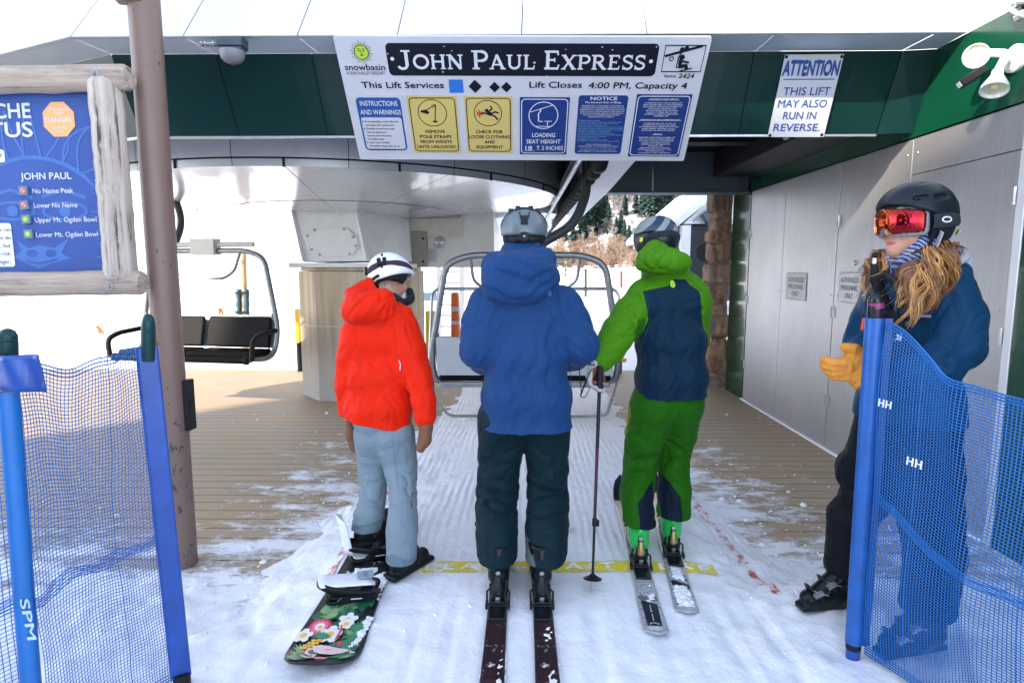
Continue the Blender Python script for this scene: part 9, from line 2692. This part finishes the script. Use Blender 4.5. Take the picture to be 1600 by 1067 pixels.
def snowboard():
 dn = V((-.005, 1, 0)).normalized(); tail = V((-.785, 2.10, .012)); L = 1.47
 r = V((dn.y, -dn.x, 0)); fr = Fr(tail, r, dn)
 t = thing('snowboard', 'snowboard with tropical flowers and a pink flamingo on black under the guest in red', 'snowboard', tail)
 n = 40
 def halfw(y):
  e = min(y, L - y) / .17
  w = .150 - .018 * math.sin(math.pi * min(1, max(0, (y - .17) / (L - .34))))
  return w * (max(0, 1 - (1 - min(1, e)) ** 3.0)) ** .5 if e < 1 else w
 def zz(y): return .045 * max(0, (.17 - y) / .17) ** 2 + .05 * max(0, (y - L + .17) / .17) ** 2
 ys = sorted(set([0.0015, .004, .009, .017, .03] + [L * i / n for i in range(1, n)] + [L - .03, L - .017, L - .009, L - .004, L - .0015]))
 vs = []
 for y in ys:
  w = halfw(y)
  for (x, z) in ((-1, 0), (1, 0), (1, .008), (.97, .010), (-.97, .010), (-1, .008)):
   vs.append(fr.p(w * x, y, zz(y) + z))
 fs = []; mi = []
 for i in range(len(ys) - 1):
  for k in range(6): fs.append((6 * i + k, 6 * i + (k + 1) % 6, 6 * i + 6 + (k + 1) % 6, 6 * i + 6 + k)); mi.append(0 if k == 3 else 1)
 fs += [tuple(range(5, -1, -1)), tuple(range(6 * (len(ys) - 1), 6 * len(ys)))]; mi += [1, 1]
 mb = MB(); mb.v = vs; mb.f = fs; mb.m = mi; mb.s = [False] * len(fs)
 b = mb.build('board', [snowy('board_black_top', (.008, .012, .013), .3, .60, 9), flat('board_edge', (.02, .025, .03), .3)], t)
 fr = Fr(tail, r, dn)
 def P(u, v):
  q = gp(u, v, tail.z + .012) - tail; return q.dot(r), q.dot(dn)
 rnd = random.Random(6)
 cols = [(.02, .13, .07), (.05, .25, .12), (.25, .42, .20), (.85, .83, .82), (.85, .60, .05), (.75, .05, .12), (.82, .30, .38), (.86, .62, .64), (.90, .42, .05), (.008, .012, .014)]
 ms = [flat('print_%s' % nm, c, .35, coat=.2) for nm, c in zip(('deep_green', 'leaf_green', 'pale_green', 'petal_white', 'petal_gold', 'petal_red', 'petal_pink', 'flamingo_pink', 'orange', 'ink'), cols)]
 mb = MB(); lay = [0]
 def off(x, y):
  lay[0] += 1; return .0108 + lay[0] * .000012
 def put(poly, m):
  o = off(0, 0); mb.add([fr.p(a, c, o + zz(c)) for a, c in poly if True], [tuple(range(len(poly)))], m)
 def inside(a, c): return .012 < c < .66 and abs(a) < halfw(c) - .006
 def leaf(a, c, ang, ln, wd, m):
  q = [(0, 0), (.35, .5), (.7, .42), (1, 0), (.7, -.42), (.35, -.5)]; cs, sn = math.cos(ang), math.sin(ang)
  poly = [(a + ln * x * cs - wd * y * sn, c + ln * x * sn + wd * y * cs) for x, y in q]
  if all(inside(*z) for z in poly): put(poly, m)
 for k in range(64):                                     # palm fans
  a, c, g = rnd.uniform(-.12, .12), rnd.uniform(.03, .60), rnd.uniform(0, 6.28); m = rnd.choice((0, 0, 1, 2))
  for j in range(9): leaf(a, c, g + (j - 4) * .22, rnd.uniform(.05, .085), .010, m)
 def flower(u, v, rr, m, npet, core, mc, wide=.55):
  a, c = P(u, v)
  for k in range(npet):
   t_ = 2 * math.pi * k / npet + .3; q = [(0, 0), (.5, wide * .5), (.9, wide * .35), (1.0, 0), (.9, -wide * .35), (.5, -wide * .5)]
   poly = [(a + rr * (x * math.cos(t_) - y * math.sin(t_)), c + rr * 1.25 * (x * math.sin(t_) + y * math.cos(t_))) for x, y in q]; poly = [(max(-halfw(max(.002, y)) + .004, x), y) for x, y in poly]
   put(poly, m)
  put([(a + core * math.cos(R(30 * k)), c + core * 1.25 * math.sin(R(30 * k))) for k in range(12)], mc)
 flower(500, 980, .050, 5, 22, .024, 7, .22); flower(500, 980, .038, 6, 18, .02, 3, .2); flower(500, 981, .02, 3, 10, .010, 8, .4)
 flower(516, 992, .050, 3, 5, .016, 4, .8); flower(474, 994, .040, 3, 5, .014, 4, .8); flower(544, 969, .044, 3, 5, .012, 2, .75); flower(541, 976, .034, 3, 5, .012, 4, .8)
 a, c = P(482, 1007)
 for k in range(4):
  for j in range(3): put([(a - .02 + .016 * j + .011 * k + x, c - .03 + .017 * k + y) for x, y in circ(0, 0, .009, 8)], 8 if (k + j) % 3 else 4)
 for j in range(7): leaf(P(497, 1000)[0], P(497, 1000)[1], .3 + j * .28, .055, .016, 1)
 body_ = [P(488, 1012), P(500, 1009), P(515, 1011), P(530, 1015), P(542, 1016), P(546, 1019), P(536, 1024), P(518, 1028), P(500, 1026), P(490, 1021)]; put(body_, 7)
 neck = [P(490, 1015), P(481, 1018), P(478, 1024), P(484, 1029), P(492, 1028), P(489, 1034), P(480, 1036), P(472, 1031)]
 def pline(pts, w, m):
  for (x0, y0), (x1, y1) in zip(pts[:-1], pts[1:]):
   d_ = V((x1 - x0, y1 - y0)).normalized() * (w / 2); put([(x0 - d_.y, y0 + d_.x), (x0 + d_.y, y0 - d_.x), (x1 + d_.y, y1 - d_.x), (x1 - d_.y, y1 + d_.x)], m); put([(x1 + w / 2 * math.cos(k_), y1 + w / 2 * math.sin(k_)) for k_ in range(6)], m)
 pline(neck, .013, 7); put([P(468, 1026), P(474, 1028), P(478, 1034), P(470, 1033)], 6); put([P(500, 1014), P(530, 1018), P(540, 1021), P(516, 1022)], 6)
 put([P(488, 1036), P(500, 1034), P(512, 1036), P(508, 1041), P(494, 1041)], 6)
 put([P(536, 978), P(534, 988), P(528, 996), P(520, 1010), P(524, 998), P(530, 988), P(533, 978)], 5); put([P(528, 1003), P(534, 1005), P(533, 1011), P(527, 1010)], 5)
 mb.build('top_print', ms, b)
 mb = MB(); mb.line([P(534, 904), P(540, 900), P(545, 905), P(540, 909), P(548, 904), P(553, 907), P(556, 903), P(562, 908), P(567, 905)], .006, fr, .0122, 6); mb.build('scrawl', ms, b)
 def BD(px_poly): return [list(P(*q)) for q in px_poly]
 crust('caked_snow', BD([(556, 1010), (572, 985), (582, 965), (574, 960), (560, 985), (544, 1012), (540, 1030), (550, 1030)]), fr, b, .012, .006, 41)
 crust('caked_snow', BD([(590, 935), (604, 905), (600, 893), (584, 900), (572, 912), (580, 925)]), fr, b, .012, .006, 43)
 crust('caked_snow', BD([(545, 905), (556, 888), (590, 886), (586, 894), (560, 897)]), fr, b, .012, .004, 45)
 # bindings
 wht = mat('binding_white_pad', (.70, .73, .76), .45, var=.06)
 for y, ang, open_ in ((P(548, 932)[1], 15, True), (P(577, 868)[1], 27, False)):
  c = fr.p(0, y, .012)
  f = r * math.cos(R(ang)) + dn * math.sin(R(ang)); l = V((0, 0, 1)).cross(f)
  MM = Matrix((f, l, V((0, 0, 1)))).transposed(); W = lambda a, q, z: c + f * a + l * q + V((0, 0, z))
  fb = Fr(c, f, l)
  mb = MB(); mb.prism(rrect(-.115, .125, -.058, .058, .03), fb, 0, .016, 0)
  bd = mb.build('binding', [M_BTBLK], t, bevel=.004)
  mb = MB(); mb.prism(rrect(-.10, .10, -.045, .045, .03), fb, .017, .027, 0); mb.build('footbed', M_BTBLK if open_ else wht, bd, bevel=.003)
  mb = MB(); mb.tube(fillet([W(.09, -.065, .035), W(-.03, -.066, .06), W(-.115, -.055, .085), W(-.15, 0, .09), W(-.115, .055, .085), W(-.03, .066, .06), W(.09, .065, .035)], .05, 6), .010, 8, 0, flat=1.7); mb.build('heel_cup', M_BTBLK, bd)
  # highback: a curved shell, folded down flat on the open binding
  vs = []; nn = 12
  for j in range(8):
   for i in range(nn + 1):
    a = R(-75 + 150 * i / nn); k = j / 7; rr = .056 - .004 * k
    if open_: q = W(-.145 + .02 * (1 - math.cos(a)) + .24 * k, math.sin(a) * (rr + .004), .085 + .022 * math.cos(a) * (1 - .3 * k) - .015 * k)
    else: q = W(-.092 - .05 * math.cos(a) - .035 * k, math.sin(a) * rr, .05 + .21 * k * (.82 + .18 * math.cos(a)))
    vs.append(q)
  mb = MB(); mb.add(vs, [(j * (nn + 1) + i, j * (nn + 1) + i + 1, (j + 1) * (nn + 1) + i + 1, (j + 1) * (nn + 1) + i) for j in range(7) for i in range(nn)], 0, True)
  hb = mb.build('highback', wht, bd); sm = hb.modifiers.new('thick', 'SOLIDIFY'); sm.thickness = .007; sm.offset = 0
  if open_:
   fo = Fr(W(.06, .0, .1035), -l, f); mb = MB(); mb.prism(rrect(-.034, .034, -.03, .045, .008), fo, -.002, .0005, 0)
   for k in range(4): mb.line(circ(-.016 + .011 * k, .005 + .008 * (k % 2), .007, 10), .0022, fo, .0012 + k * .0001, 1, True)
   mb.build('print_patch', [flat('patch_grey_blue', (.25, .34, .38), .4), flat('patch_ink', (.06, .08, .1), .4)], hb)
  else:
   mb = MB()
   for k in range(5): q0 = W(-.146 - .03 * (k / 5), .0, .09 + .03 * k); mb.box(q0, (.004, .03, .008), 0, MM)
   mb.build('print_patch', M_INK, hb)
  for (x0, zt) in ((.0, .115 if not open_ else .10), (.09, .075 if not open_ else .07)):
   lift = .0 if not open_ else -.012
   mb = MB(); mb.tube(fillet([W(x0 - .01, -.064, .04), W(x0 + .012, -.058, zt * .75 + lift), W(x0 + .035, -.01, zt + lift), W(x0 + .03, .03, zt * .95 + lift), W(x0, .066, .045)], .03, 5), .013, 8, 0, flat=.32); st = mb.build('strap', M_BTBLK, bd)
   mb = MB(); mb.box(W(x0 + .02, -.05, zt * .72 + lift), (.05, .014, .026), 0, MM @ Matrix.Rotation(R(25), 3, 'X')); mb.tube([W(x0 + .04, -.055, zt * .74 + lift), W(x0 - .02, -.062, zt * .62 + lift)], .005, 6); mb.build('ratchet', M_BTTRIM, st, bevel=.003)
  mb = MB(); fm = Fr(W(.02, -.078, .03), f, (0, 0, 1)); mb.prism([(-.08, 0), (.09, -.012), (.1, .012), (-.05, .022)], fm, -.004, .006, 0); mb.text('BURNER', fm, -.02, .03, .003, .010, .007, 1, .02) if False else None; mb.line([(-.02, .006), (.03, .003)], .005, fm, .0068, 1); mb.build('side_rail', [M_BTBLK, M_LETW], bd)
snowboard()
